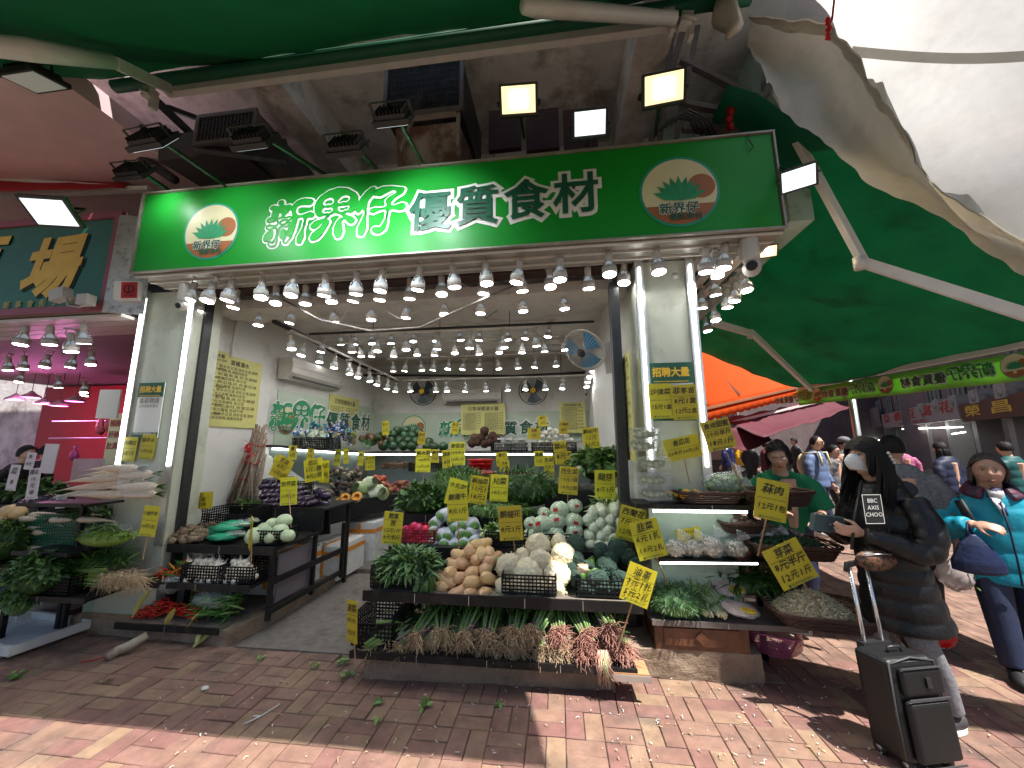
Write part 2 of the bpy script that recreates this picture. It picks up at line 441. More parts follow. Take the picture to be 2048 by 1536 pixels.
# ================================================================ shop shell
XL, XR, YB, ZC = -3.85, .62, 7.4, 3.28
b = B(); b.box((XL-.06, 5.33, 1.65), (.12, 4.25, 3.3)); b.build('shop_wall', m_wallw, kind='structure')
b = B(); b.box(((XL+XR)/2, YB+.06, 1.65), (XR-XL+.4, .12, 3.3)); b.build('shop_wall', m_wallw, kind='structure')
b = B(); b.box((XR+.06, 5.6, 1.65), (.12, 3.7, 3.3)); b.build('shop_wall', m_wallw, kind='structure')
ceiling = T('shop_ceiling', None, None); tag(ceiling, kind='structure')
y = 3.2; k = 0
while y < YB:                                     # long ceiling boards with open joints
    b = B(); d = .38
    b.box((0, 0, 0), (XR-XL+.1, d-.018, .03)); b.build('plank', m_ceil, parent=ceiling, loc=((XL+XR)/2, y+d/2, ZC+.03+rnd(-.01, .012)), rot=(rnd(-.01, .01), rnd(-.004, .004), 0)); y += d; k += 1
b = B(); b.box(((XL+XR)/2, 5.5, ZC+.12), (XR-XL+.3, 4.6, .04)); b.build('ceiling_back', m_dark, parent=ceiling)
# dropped front soffit in steps behind the sign
b = B(); b.box((-1.5, 3.3, 3.22), (5.0, .16, .07)); b.build('dark_gap_board', m_darkred, parent=ceiling)
b = B(); b.box((-1.55, 3.62, 3.12), (4.5, .34, .1)); b.box((-1.55, 3.98, 3.2), (4.5, .12, .16)); b.build('soffit_box', m_ceil, parent=ceiling)
# pipes and ducts under the ceiling
def pipe(name, pts, r, mat, label=None, cat=None, n=8, parent=None, **k):
    b = B(); b.tube(pts, r, n); return b.build(name, mat, parent=parent, label=label, cat=cat, **k)
pipe('ceiling_pipe', [P(620, 668, Y=4.35), P(1188, 643, Y=4.35)], .016, m_blackm, 'long thin black pipe hanging across the shop ceiling', 'pipe')
pipe('ceiling_pipe', [P(700, 750, Y=6.9), P(1030, 752, Y=6.9), P(1170, 745, Y=6.9)], .025, m_blackm, 'thick black pipe running just above the rear wall fans', 'pipe')
pipe('ceiling_cable', [P(560, 596, Y=3.3), P(640, 640, Y=3.3), P(740, 662, Y=3.32), P(840, 655, Y=3.32), P(940, 610, Y=3.3), P(1030, 570, Y=3.28)], .011, M('grey_cable', (.2, .18, .17), .6), 'thick grey cable drooping in a curve under the ceiling', 'cable')
pipe('ceiling_duct', [P(548, 643, Y=3.95), P(600, 668, Y=4.5), P(700, 722, Y=6.2), P(795, 762, Y=7.2)], .03, m_blackm, 'black pipe running back along the left lamp rail', 'pipe')
pipe('conduit', [P(473, 640, X=XL+.02), P(462, 715, X=XL+.02)], .014, m_whitem, 'white conduit down the left wall to a socket', 'conduit')
# ================================================================ sign
SY = 2.8; SX0, SX1, SZ0, SZ1 = -3.94, 1.745, 3.19, 4.03
sign = T('shop_sign', 'long bright green shop sign with white outlined Chinese lettering above the stall', 'shop sign', ((SX0+SX1)/2, SY, (SZ0+SZ1)/2))
sw, sh = SX1-SX0, SZ1-SZ0
b = B(); b.box((0, .2, 0), (sw, .36, sh)); b.build('sign_box', m_signframe, sign)
b = B(); b.box((0, 0, 0), (sw-.05, .02, sh-.05)); b.build('face_panel', m_signg, sign)
b = B()
for z in (-sh/2+.01, sh/2-.01): b.box((0, -.012, z), (sw, .03, .014))
for x in (-sw/2+.01, sw/2-.01): b.box((x, -.012, 0), (.014, .03, sh-.03))
b.build('trim_frame', m_signframe, sign)
def curve_outline(body, depth, shear=0., res=2):
    c = bpy.data.curves.new('txt', 'FONT'); c.body = body; c.size = 1; c.align_x = 'CENTER'; c.align_y = 'CENTER'
    c.shear = shear; c.resolution_u = res; c.fill_mode = 'NONE'; c.bevel_depth = depth; c.bevel_resolution = 1
    o = bpy.data.objects.new('txt', c); COL.objects.link(o); bpy.context.view_layer.update()
    me = bpy.data.meshes.new_from_object(o.evaluated_get(bpy.context.evaluated_depsgraph_get()))
    vs = [v.co.copy() for v in me.vertices]; fs = [tuple(p.vertices) for p in me.polygons]
    bpy.data.objects.remove(o); bpy.data.curves.remove(c); bpy.data.meshes.remove(me); return vs, fs
def brush_glyph(ch, depth, fill):
    k = ('brush', ch, depth, fill)
    if k in _tc: return _tc[k]
    c = bpy.data.curves.new('txt', 'FONT'); c.body = ch; c.size = 1; c.align_x = 'CENTER'; c.align_y = 'CENTER'; c.shear = .16
    o = bpy.data.objects.new('txt', c); COL.objects.link(o)
    bpy.ops.object.select_all(action='DESELECT'); o.select_set(True); bpy.context.view_layer.objects.active = o
    bpy.ops.object.convert(target='CURVE')
    o = bpy.context.view_layer.objects.active; c = o.data
    for sp in c.splines:
        for p in sp.bezier_points:
            x, y = brushy(p.co, .05); p.co = (x, y, 0)
        for p in sp.bezier_points: p.handle_left_type = p.handle_right_type = 'AUTO'
    c.dimensions = '2D'; c.resolution_u = 4; vs, fs = [], []
    for ps in ((0, 1) if fill else (1,)):
        if ps: c.fill_mode = 'NONE'; c.bevel_depth = depth; c.bevel_resolution = 1
        else: c.fill_mode = 'BOTH'
        bpy.context.view_layer.update()
        me = bpy.data.meshes.new_from_object(o.evaluated_get(bpy.context.evaluated_depsgraph_get()))
        k0 = len(vs); vs += [Vector((v.co.x, v.co.y, v.co.z*.05)) for v in me.vertices]; fs += [tuple(i+k0 for i in p.vertices) for p in me.polygons]; bpy.data.meshes.remove(me)
    bpy.data.objects.remove(o); bpy.data.curves.remove(c)
    _tc[k] = (vs, fs); return _tc[k]
def put_glyph(b, g, size, x, z, y, rot, mirror):
    out = []
    for v in g[0]:
        X, Z = v.x*size, v.y*size; X, Z = X*math.cos(rot)-Z*math.sin(rot), X*math.sin(rot)+Z*math.cos(rot); out.append((x+X*mirror, y-v.z*size, z+Z))
    b.add(out, g[1])
def put_outline(b, body, size, x, z, depth, y=0., sx=1., shear=0., mi=0, flat=.15, rot=0., mirror=1, brush=0.):
    vs, fs = curve_outline(body, depth, shear)
    out = []
    for v in vs:
        X, Z = brushy(v, brush) if brush else (v.x, v.y); X *= size*sx; Z *= size
        X, Z = X*math.cos(rot)-Z*math.sin(rot), X*math.sin(rot)+Z*math.cos(rot)
        out.append((x+X*mirror, y-v.z*size*flat, z+Z))
    return b.add(out, fs, mi)
VERT = Matrix(((1, 0, 0), (0, 0, -1), (0, 1, 0)))      # text plane -> facing -Y
def vtext(b, body, size, x, z, y=0., **k):
    k.setdefault('frame', Matrix.Translation((0, y, 0)) @ VERT.to_4x4())
    return put_text(b, body, size, x, z, 0, **k)
def brand(parent, x, z, s, y=-.014, mirror=1, solid=False, nm='lettering'):
    """the shop name: three brush characters with a white outline, four block characters in dark green on white"""
    bw = B(); bg_ = B()
    for i, (ch, dx, dz, r) in enumerate((('新', -.0, -.03, .05), ('界', .78, .02, .04), ('仔', 1.55, .06, .06))):
        put_glyph(bw, brush_glyph(ch, .052, False), s*.84, x+mirror*s*dx, z+s*dz, y, r, mirror)
        put_glyph(bg_, brush_glyph(ch, .018, True), s*.84, x+mirror*s*dx, z+s*dz, y-.009, r, mirror)
    for i, ch in enumerate('優質食材'):
        xx = x+mirror*s*(2.42+.74*i); zz = z-s*(.02-.03*i)
        put_outline(bw, ch, s*.68, xx, zz, .1, y=y, mirror=mirror, flat=.05)
    bw.build(nm, m_white, parent)
    bg_.build(nm, m_signg if not solid else m_mgreen, parent)
    bd = B()
    for i, ch in enumerate('優質食材'):
        xx = x+mirror*s*(2.42+.74*i); zz = z-s*(.02-.03*i)
        vtext(bd, ch, s*.68, xx, zz, y=y-.012, bold=.02, mirror=(mirror < 0))
    bd.build(nm, m_dgreen, parent)
m_cream = M('cream_print', (.68, .62, .38), .45, var=.05); m_brown = M('brown_print', (.35, .12, .045), .45, var=.05)
m_teal = M('teal_print', (.02, .3, .2), .45, var=0); m_leafp = M('leaf_print', (.02, .28, .12), .5, var=.05); m_sky_p = M('blue_print', (.2, .5, .6), .5, var=0)
def disc(b, x, z, r, y, n=40, mi=0, a0=0, a1=2*math.pi, sx=1.):
    full = abs(a1-a0-2*math.pi) < 1e-6; k = n if full else n+1
    vs = [(x+r*sx*math.cos(a0+(a1-a0)*i/n), y, z+r*math.sin(a0+(a1-a0)*i/n)) for i in range(k)]
    return b.add(vs, [tuple(range(k))], mi)
def emblem(parent, x, z, r, y=-.014, text=True, mirror=1):
    """round badge of field colours and greens, with the shop name; no figure"""
    e = T('emblem', None, None, (x, y, z)); e.parent = parent
    b = B(); disc(b, 0, 0, r, 0, mi=0); disc(b, 0, 0, r*.93, -.002, mi=1)
    disc(b, 0, 0, r*.93, -.004, mi=2, a0=R(205), a1=R(335))
    disc(b, r*.55*mirror, r*.1, r*.34, -.0045, mi=3, n=20)
    b.build('badge', [m_teal, m_cream, m_brown, m_brown], e)
    b = B()
    for k in range(9):
        a = R(90+(-4+k)*17); L = r*.62
        c = Vector((math.cos(a), 0, math.sin(a)))
        b.add([Vector((0, -.006-k*.0004, -r*.28)), Vector((0, -.006-k*.0004, -r*.28))+c*L*.6+Vector((c.z, 0, -c.x))*r*.11, Vector((0, -.006-k*.0004, -r*.28))+c*L*1.15, Vector((0, -.006-k*.0004, -r*.28))+c*L*.6-Vector((c.z, 0, -c.x))*r*.11], [(0, 1, 2, 3)], k % 2)
    b.add([(-r*.1, -.011, -r*.3), (r*.1, -.011, -r*.3), (r*.13, -.011, -r*.62), (-r*.13, -.011, -r*.62)], [(0, 1, 2, 3)], 2)
    b.build('leafy_green', [m_leafp, m_mgreen, m_cream], e)
    if text:
        b = B(); vtext(b, '新界仔', r*.33, -r*.05*mirror, -r*.52, y=-.013, bold=.06, mirror=(mirror < 0)); 
        b2 = B(); vtext(b2, '新界仔', r*.33, -r*.05*mirror, -r*.52, y=-.015, bold=.02, mirror=(mirror < 0)); vtext(b2, '優質食材', r*.2, r*.1*mirror, -r*.75, y=-.015, bold=.02, mirror=(mirror < 0))
        b.build('lettering', m_white, e); b2.build('lettering', m_dgreen, e)
    return e
# sign content in local x: photo x 295..1545 -> world
def sx_at(px, py): return P(px, py, Y=SY).x-(SX0+SX1)/2
def sz_at(px, py): return P(px, py, Y=SY).z-(SZ0+SZ1)/2
emblem(sign, sx_at(425, 464), sz_at(425, 464), .285)
emblem(sign, sx_at(1357, 385), sz_at(1357, 385), .305)
brand(sign, sx_at(575, 452), sz_at(575, 452), .555)
bb = B()
for i in range(9): bb.tube([(-sw/2+.35+i*.62, .01, sh/2-.01), (-sw/2+.35+i*.62, .06, sh/2+.02)], .006, 5)
bb.build('screw_bolt', m_alu, sign)
b = B(); b.tube([(sw/2-.19, -.02, sh/2+.01), (sw/2-.2, -.03, sh/2-.08), (sw/2-.17, -.03, sh/2-.14), (sw/2-.2, -.03, sh/2-.17)], .004, 5); b.build('cable_tie', m_blackm, sign)
# soffit boards under the sign
soff = T('sign_soffit', None, None); tag(soff, kind='structure')
for i, y in enumerate((2.83, 2.96, 3.09)):
    b = B(); b.box(((SX0+SX1)/2, y+.055, SZ0+.02), (sw-.02, .122, .022)); b.box(((SX0+SX1)/2, y, SZ0-.002), (sw-.02, .012, .03)); b.build('plank', m_whitem, soff)
# side rails of the corner (right side, running back)
for i, x in enumerate((1.28, 1.45, 1.62)):
    b = B(); b.box((x, 4.3, SZ0+.03), (.09, 2.2, .05)); b.build('plank', m_whitem, soff)
b = B(); b.box((-1.1, 3.3, 3.75), (5.6, .05, .9)); b.build('backing_wall', m_dark, soff)
# ================================================================ columns
def column(px0, px1, name, label, depth, posters):
    x0, x1 = px0, px1
    c = T(name, label, 'column', ((x0+x1)/2, 3.17, 0)); wd = x1-x0
    b = B(); b.box((0, depth/2, 1.62), (wd, depth, 3.12)); b.build('cladding_panel', m_col, c)
    for sx in (-1, 1):
        b = B(); b.box((sx*(wd/2-.035), -.012, 1.95), (.07, .024, 2.5)); b.build('edge_trim', m_alu, c)
        b = B(); b.tube([(sx*(wd/2-.035), -.034, 1.42), (sx*(wd/2-.035), -.034, 3.12)], .009, 8); b.build('light_tube', m_led, c)
    return c
colL = column(P(262, 760, Y=3.17).x, P(372, 760, Y=3.17).x, 'clad_column', 'pale green clad column with two light tubes beside the neighbouring stall', .3, 0)
colR = column(P(1285, 690, Y=3.17).x-.03, P(1400, 690, Y=3.17).x, 'clad_column', 'pale green clad column with light tubes at the shop corner', .75, 0)
# reveal beside the left column (pale green return wall) and black post
b = B(); b.box((XL+.235, 3.3, 1.55), (.03, .09, 3.05)); b.build('door_track', m_blackm, label='tall black steel door track beside the left column', cat='door track')
b = B(); b.box((.55, 3.35, 1.55), (.05, .2, 3.05)); b.box((.51, 3.3, 1.55), (.03, .12, 3.0)); b.build('door_track', m_blackm, label='tall black steel door track at the corner column', cat='door track')
b = B(); b.box((-4.2, 3.4, .62), (.35, .45, 1.1)); b.build('pale_green_base', M('pale_green_paint', (.36, .47, .38), .7, var=.1, dirt=(.3, .33, .24), ds=4), kind='structure')
# ================================================================ awnings
def cloth(name, pts, mat, n=(24, 12), sag=.05, wrinkle=.012, th=.006, **tg):
    """four corners a,b,c,d -> sagging cloth sheet with thickness"""
    a, b_, c, d = [Vector(p) for p in pts]
    nn = (b_-a).cross(d-a).normalized()
    def f(u, v):
        p = a.lerp(b_, u).lerp(d.lerp(c, u), v)
        s = math.sin(math.pi*u)*.4+.6*math.sin(math.pi*v)
        return p-Vector((0, 0, 1))*sag*s + nn*(wrinkle*noise.noise(p*1.3)+wrinkle*.5*noise.noise(Vector((p.x*4, p.y, p.z))))
    g = B(); g.grid(f, *n)
    o = g.build(name, mat, **tg)
    s = o.modifiers.new('thick', 'SOLIDIFY'); s.thickness = th
    return o
fa = T('front_awning', 'green retractable cloth awning over the front of the stall', 'awning', (0, 0, 0))
rA, rB = P(250, 158, Y=2.62), P(1490, 12, Y=2.62)
rA.z = rB.z = (rA.z+rB.z)/2
rA.x -= .1
cl = cloth('awning_cloth', [rA+Vector((-.1, -.05, .05)), rB+Vector((.1, -.05, .05)), (rB.x+.1, 1.02, 3.78), (rA.x-2.2, 1.0, 3.75)], m_awn, (60, 12), .07, .03, parent=fa)
b = B(); b.tube([rA, rB+Vector((.05, 0, 0))], .055, 12); b.build('roller_tube', M('roller_cloth', (.004, .1, .045), .6), fa)
b = B(); b.bar(P(336, 182, Y=2.68), P(1385, 42, Y=2.68), .06, .1); b.build('mounting_bar', m_whitem, fa)
b = B(); b.bar(P(228, 125, Y=1.9), P(336, 176, Y=2.55), .06, .08); b.tube([P(-160, 76, Y=1.35), P(60, 100, Y=1.5), P(222, 122, Y=1.87)], [.05, .062, .05], 10, flat=1.0); b.build('folding_arm', m_whitem, fa)
b = B(); b.tube([P(1046, 12, Y=2.1), P(1072, 14, Y=2.15), P(1350, 38, Y=2.5)], [.045, .06, .045], 10); b.build('folding_arm', m_whitem, fa)
for x, y in ((250, 150), (300, 188), (1335, 30), (1372, 42)):
    b = B(); p = P(x, y, Y=2.62); b.box(p, (.09, .08, .1), (0, .2, 0)); b.box(p+Vector((.03, .02, -.08)), (.035, .06, .14)); b.tube([p+Vector((-.04, -.05, 0)), p+Vector((.06, -.05, -.06))], .015, 6); b.build('bracket', m_whitem, fa)
# side awning
VX = 4.35
va, vb = P(2048, 703, X=VX), P(1600, 781, X=VX)
print('valance', va, vb)
sa = T('side_awning', 'large dark green side awning sloping down over the street corner', 'awning', (0, 0, 0))
zt = va.z+.03
cloth('awning_cloth', [(1.45, 2.8, 4.5), (1.28, vb.y+.2, 4.1), (VX, vb.y, vb.z+.03), (VX, va.y-1.2, va.z+.06)], m_awn2, (30, 30), .05, .09, parent=sa)
b = B(); b.bar((VX, va.y-1.2, va.z+.05), (VX, vb.y, vb.z+.04), .05, .07); b.build('front_bar', m_whitem, sa)
def arm(p, lab='folding_arm'):
    b = B()
    for i in range(len(p)-1): b.bar(p[i], p[i+1], .045, .075)
    for q in p[1:-1]: b.tube([q+Vector((-.03, 0, -.05)), q+Vector((-.03, 0, .05))], .045, 10)
    b.build(lab, m_whitem, sa)
arm([P(1545, 190, Y=2.9), P(1728, 526, Y=3.15), P(2060, 632, Y=2.75)])
arm([P(1425, 645, Y=4.3), P(1506, 668, Y=4.8), P(1622, 778, X=VX-.35)])
b = B()
for p, s in ((P(1545, 195, Y=3.12), 1), (P(1552, 215, Y=3.14), .7)): b.lathe(p+Vector((0, 0, -.04)), [(.045*s, 0), (.06*s, .02), (.06*s, .07), (.03*s, .1)], 14, rot=(R(60), R(20), 0))
b.box(P(1537, 165, Y=3.2), (.09, .09, .1)); b.build('bracket', m_alu, sa)
# valance: hangs from the front bar, print seen from behind
val = T('side_valance', 'lime green cloth valance with mirrored shop name along the side awning edge', 'valance', (0, 0, 0))
y0v, y1v = va.y-1.1, vb.y+.05
def vf(u, v):
    y = y0v+(y1v-y0v)*u; z = (va.z-.0)+((vb.z-va.z)*(y-va.y)/(vb.y-va.y)) - v*.27
    return Vector((VX-.03+.03*math.sin(u*26)*v+.012*math.sin(u*61)*v, y, z))
g = B(); g.grid(vf, 60, 4); o = g.build('valance_cloth', m_limecloth, val); s = o.modifiers.new('thick', 'SOLIDIFY'); s.thickness = .004
def vbrand(yc, sgn_parent, s=.2):
    h = T('print_block', None, None, (VX-.075, yc, vf((yc-y0v)/(y1v-y0v), .5).z)); h.parent = sgn_parent
    h.rotation_euler = (-math.atan2(vb.z-va.z, vb.y-va.y)*0, 0, R(-90))
    brand(h, -s*0, 0, s, y=-.0, mirror=-1, solid=False)
    emblem(h, s*1.2, 0, .12, y=0, text=False)
for yc in (va.y+.35, va.y+1.75, va.y+3.05): vbrand(yc-.1, val, .19)
# street pole
b = B(); b.tube([(VX+.06, va.y+1.6, 0), (VX+.06, va.y+1.6, va.z+.1)], .045, 14); pole = b.build('steel_pole', M('galvanised', (.5, .52, .53), .35, metal=.6), label='galvanised steel pole holding up the lime green valance', cat='pole')
pp = P(1712, 862, X=VX+.05); pole.location.y = pp.y-(va.y+1.6)
# orange awning farther back
oa = T('orange_awning', 'bright orange scalloped awning of the shop behind the corner', 'awning')
A_, B_, C_, D_ = P(1395, 655, Y=8.2), P(1592, 775, Y=8.6), P(1420, 838, Y=6.3), P(1380, 838, Y=7.6)
oA = Vector((1.5, 9.5, 3.95)); oB = Vector((1.5, 7.8, 3.75)); oC = P(1590, 778, Y=10.5); oD = P(1418, 812, Y=7.6)
cloth('awning_cloth', [P(1340, 620, Y=7.75), P(1410, 668, Y=10.9), P(1592, 776, Y=10.5), P(1412, 822, Y=7.6)], m_orange, (14, 14), .03, .02, parent=oa)
p0, p1 = P(1408, 818, Y=7.58), P(1592, 776, Y=10.48)
g = B()
g.grid(lambda u, v: p0.lerp(p1, u)+Vector((.0, 0, -v*(.22+.035*abs(math.sin(u*math.pi*14))))), 84, 2); o = g.build('scalloped_valance', m_orange, oa); o.modifiers.new('t', 'SOLIDIFY').thickness = .006
b = B(); b.bar(P(1400, 715, Y=8.6), P(1480, 790, Y=8.6), .05, .05); b.bar(p0+Vector((0, -.02, .0)), p1+Vector((0, -.02, 0)), .05, .05); b.build('folding_arm', M('rust_arm', (.3, .12, .06), .6), oa)
# white tarpaulin overhead on the right
lowc = [(1497, 92), (1560, 210), (1625, 262), (1690, 322), (1760, 372), (1850, 412), (1930, 462), (2000, 515), (2075, 570), (2200, 640)]
upc = [(1500, 25), (1580, 40), (1660, 45), (1712, 118), (1760, 215), (1815, 300), (1880, 370), (1960, 440), (2075, 492), (2200, 560)]
def cat(c, t):
    k = len(c)-1; i = min(int(t*k), k-1); f = t*k-i
    p = [Vector(c[max(0, min(k, i+j))]) for j in (-1, 0, 1, 2)]
    return .5*((2*p[1])+(p[2]-p[0])*f+(2*p[0]-5*p[1]+4*p[2]-p[3])*f*f+(-p[0]+3*p[1]-3*p[2]+p[3])*f**3)
tp = T('white_tarpaulin', 'white translucent tarpaulin sheet stretched over the street at upper right', 'tarpaulin')
def wt(u, v):
    a = cat(upc, u*.999).lerp(cat(lowc, u*.999), .35); p = P(a.x, a.y, Y=3.0-.55*u)+Vector((-.5+4.5*u, -1.58, 1.85+.1*u))*v
    return p+Vector((0, -.25*math.sin(math.pi*v)*math.sin(math.pi*u), .03*math.sin(v*24+u*3)+.01*noise.noise(Vector((u*12, v*5, 1)))))
g = B(); g.grid(wt, 120, 50); o = g.build('sheet', m_tarp, tp)
from mathutils.bvhtree import BVHTree
_bv = BVHTree.FromPolygons([Vector(v) for v in g.v], g.f)
def on_sheet(px, py, off=.02):
    d = (rt*((px-CXP)/F_PX) - up*((py-CYP)/F_PX) + fwd).normalized(); h = _bv.ray_cast(Vector((0, 0, CAMZ)), d)
    return (h[0] if h[0] is not None else Vector((0, 0, CAMZ))+d*4.5)-d*off
for xa, xb, fy, hh in ((1705, 2110, lambda u: 92+14*math.sin(math.pi*u*.9), 22),):
    q = B(); q.grid(lambda u, v: on_sheet(xa+(xb-xa)*u, fy(u)+hh*v), 40, 1); q.build('seam', m_tarp2, tp)
# hanging drape with scalloped hem
dr = T('tarpaulin_drape', 'crumpled off-white tarpaulin drape with scalloped hem hanging off the corner', 'tarpaulin')
def df(u, v):
    a = cat(lowc, u); c = cat(upc, u)
    q = a.lerp(c, v)
    yy = 2.85-.75*u+.16*math.sin(math.pi*v)*(1-.2*u)-.12*v
    p = P(q.x, q.y, Y=yy)
    return p+Vector((0, 1, 0))*(.05*noise.noise(p*3.1)+.03*noise.noise(p*8))
g = B(); g.grid(df, 90, 22); o = g.build('drape_cloth', m_tarp2, dr)
g = B(); g.grid(lambda u, v: df(u, 1-.14*v)+Vector((0, -.012, .0)), 90, 1); g.build('hem_band', m_tarp2, dr)
def sc(u, v):
    p = df(u, 1.0); h_ = .015
    for uc, w_, a_ in ((.47, .13, .24), (.6, .12, .24), (.76, .1, .12)):
        k_ = (u-(uc-w_))/w_
        if 0 < k_ <= 1: h_ += a_*k_**1.5
        elif 1 < k_ < 1.45: h_ += a_*(1-(k_-1)/.45)
    return p+Vector((.01*v, .02*v, v*h_))
g = B(); g.grid(sc, 180, 3); g.build('scalloped_hem', m_tarp2, dr)
b = B()
for q in ((1905, 378), (1908, 396)):
    p = P(q[0]+4, q[1]+2, Y=2.62); b.lathe(p, [(.008, 0), (.014, .002), (.014, .004), (.008, .006)], 12, rot=(R(90), 0, 0))
b.build('eyelet', m_alu, dr)
b = B(); b.tube([P(1675, -60, Y=1.7), P(1664, 40, Y=1.72), P(1652, 60, Y=1.7), P(1660, 80, Y=1.7)], .005, 6)
for k in range(3): b.ell(P(1655+3*(k % 2), 42+15*k, Y=1.7), (.011, .011, .016), 8, 6, nz=.5)
b.build('red_rope', m_redcloth, label='knotted red cord dangling over the white tarpaulin', cat='rope')
# ================================================================ track spotlights
def lamp_proto():
    t = T('spotlight', 'x', 'spotlight')
    b = B(); b.box((0, 0, -.006), (.09, .035, .012)); b.tube([(-.022, 0, -.01), (-.035, 0, -.04), (-.03, 0, -.075)], .0035, 5); b.tube([(.022, 0, -.01), (.035, 0, -.04), (.03, 0, -.075)], .0035, 5)
    b.build('bracket', m_lampw, t)
    b = B(); b.lathe((0, 0, -.125), [(.022, 0), (.027, .005), (.027, .07), (.02, .078)], 12); b.build('lamp_holder', m_lampw, t)
    b = B()
    for k in range(5):
        a = k*2*math.pi/5+.3
        b.tube([(.024*math.cos(a), .024*math.sin(a), -.115), (.044*math.cos(a), .044*math.sin(a), -.15), (.05*math.cos(a), .05*math.sin(a), -.175)], .004, 4)
    b.lathe((0, 0, 0), [(.05, -.225), (.053, -.225), (.053, -.17), (.05, -.17)], 18); b.build('shade_ring', m_lampw, t)
    b = B(); b.lathe((0, 0, 0), [(.046, -.222), (.046, -.18), (.02, -.125)], 16); o = b.build('bulb', m_bulbrim, t)
    b = B(); b.lathe((0, 0, 0), [(.001, -.2275), (.046, -.2272)], 16); b.build('bulb_face', m_bulb, o)
    return t
lampP = lamp_proto(); firstlamp = [True]
def lamp(px, py, Y, label, group, tilt=0, yaw=0, s=1.):
    o = lamp0(px, py, Y, label, group, tilt, yaw, s)
    if Y < 3.9:
        for c in o.children:
            for g in c.children: g.material_slots[0].link = 'OBJECT'; g.material_slots[0].material = m_bulbx
    return o
def lamp0(px, py, Y, label, group, tilt=0, yaw=0, s=1.):
    p = P(px, py, Y=Y); p.z += .222*s
    r = (rnd(-.17, .17), rnd(-.17, .17)+tilt, rnd(-3, 3))
    if firstlamp[0]:
        firstlamp[0] = False; lampP.location = p; lampP.rotation_euler = r; lampP['label'] = label; lampP['group'] = group; return lampP
    return dup(lampP, p, r, s, label, group)
def lamprow(lst, Y, where, group, yfn=None, s=1.):
    lst = sorted(lst)
    for i, (x, y) in enumerate(lst):
        yy = yfn(i, x) if yfn else Y
        lamp(x, y, yy, f'{ORD[i+1]} white spotlight from the left in {where}', group, s=s)
rowA = [(386, 606), (425, 606), (463, 601), (521, 598), (587, 593), (650, 589), (711, 585), (765, 581), (840, 577), (903, 572), (970, 568), (1043, 564), (1120, 559), (1219, 552), (1315, 547), (1415, 541), (1456, 534)]
rowB = [(394, 622), (472, 615), (549, 609), (608, 607), (659, 604), (712, 601), (761, 598), (819, 595), (881, 591), (970, 585), (1039, 580), (1099, 577), (1176, 574), (1251, 568), (1342, 564)]
rowC = [(515, 650), (586, 646), (661, 643), (741, 639), (813, 634), (887, 630), (962, 626), (1043, 622), (1126, 617)]
rowD = [(579, 699), (608, 712), (646, 704), (670, 736), (696, 748), (718, 756), (737, 763), (757, 771), (776, 778), (792, 783)]
rowE = [(678, 688), (711, 688), (740, 687), (780, 686), (825, 683), (870, 682), (917, 680), (961, 680), (1013, 679), (1055, 677), (1101, 674)]
rowF = [(700, 703), (754, 703), (810, 700), (876, 697), (939, 696), (1005, 695), (1070, 691)]
rowG = [(640, 725), (719, 713), (747, 713), (789, 712), (832, 710), (870, 710), (908, 708), (954, 708), (998, 706), (1045, 705), (1088, 702), (1125, 701)]
rowH = [(785, 742), (813, 742), (840, 741), (869, 740), (899, 739), (929, 739), (960, 738), (995, 738), (1034, 736), (1073, 735), (1111, 732)]
rowI = [(816, 783), (871, 783), (892, 783), (932, 783), (972, 782), (1013, 781), (1051, 780), (1089, 779), (1127, 778), (1171, 775)]
rowJ = [(1182, 743), (1179, 755), (1176, 765), (1228, 765), (1240, 747)]
lamprow(rowA, 2.95, 'the front row under the green sign', 'spotlights in the front row under the sign', s=1.13)
lamprow(rowB, 3.22, 'the second row behind the sign edge', 'spotlights in the second row under the sign', s=1.1)
lamprow(rowC, 3.6, 'the row hung from the soffit box', 'spotlights hung from the soffit box')
lamprow(rowD, 4, 'the rail running back along the left wall', 'spotlights on the left rail', lambda i, x: 4.0+.3*i)
lamprow(rowF, 4.35, 'the nearest rail of the deep ceiling', 'spotlights on the nearest ceiling rail')
lamprow(rowE, 4.95, 'the small upper ceiling rail', 'spotlights on the second ceiling rail')
lamprow(rowG, 5.2, 'the third ceiling rail of the shop', 'spotlights on the third ceiling rail')
lamprow(rowH, 6.0, 'the ceiling rail before the rear pipe', 'spotlights on the fourth ceiling rail')
lamprow(rowI, 6.6, 'the rearmost rail over the wall fans', 'spotlights on the rearmost rail')
lamprow(rowJ, 6.3, 'the cluster beside the breaker box', 'spotlights by the breaker box')
rowK = [(1432, 554, 3.05), (1406, 614, 3.7), (1429, 588, 3.4), (1456, 614, 3.6), (1475, 601, 3.45), (1486, 585, 3.3), (1428, 643, 4.0), (1410, 663, 4.5)]
for i, (x, y, Y) in enumerate(sorted(rowK)): lamp(x, y, Y, f'{ORD[i+1]} white spotlight from the left in the cluster behind the corner camera', 'spotlights at the shop corner')
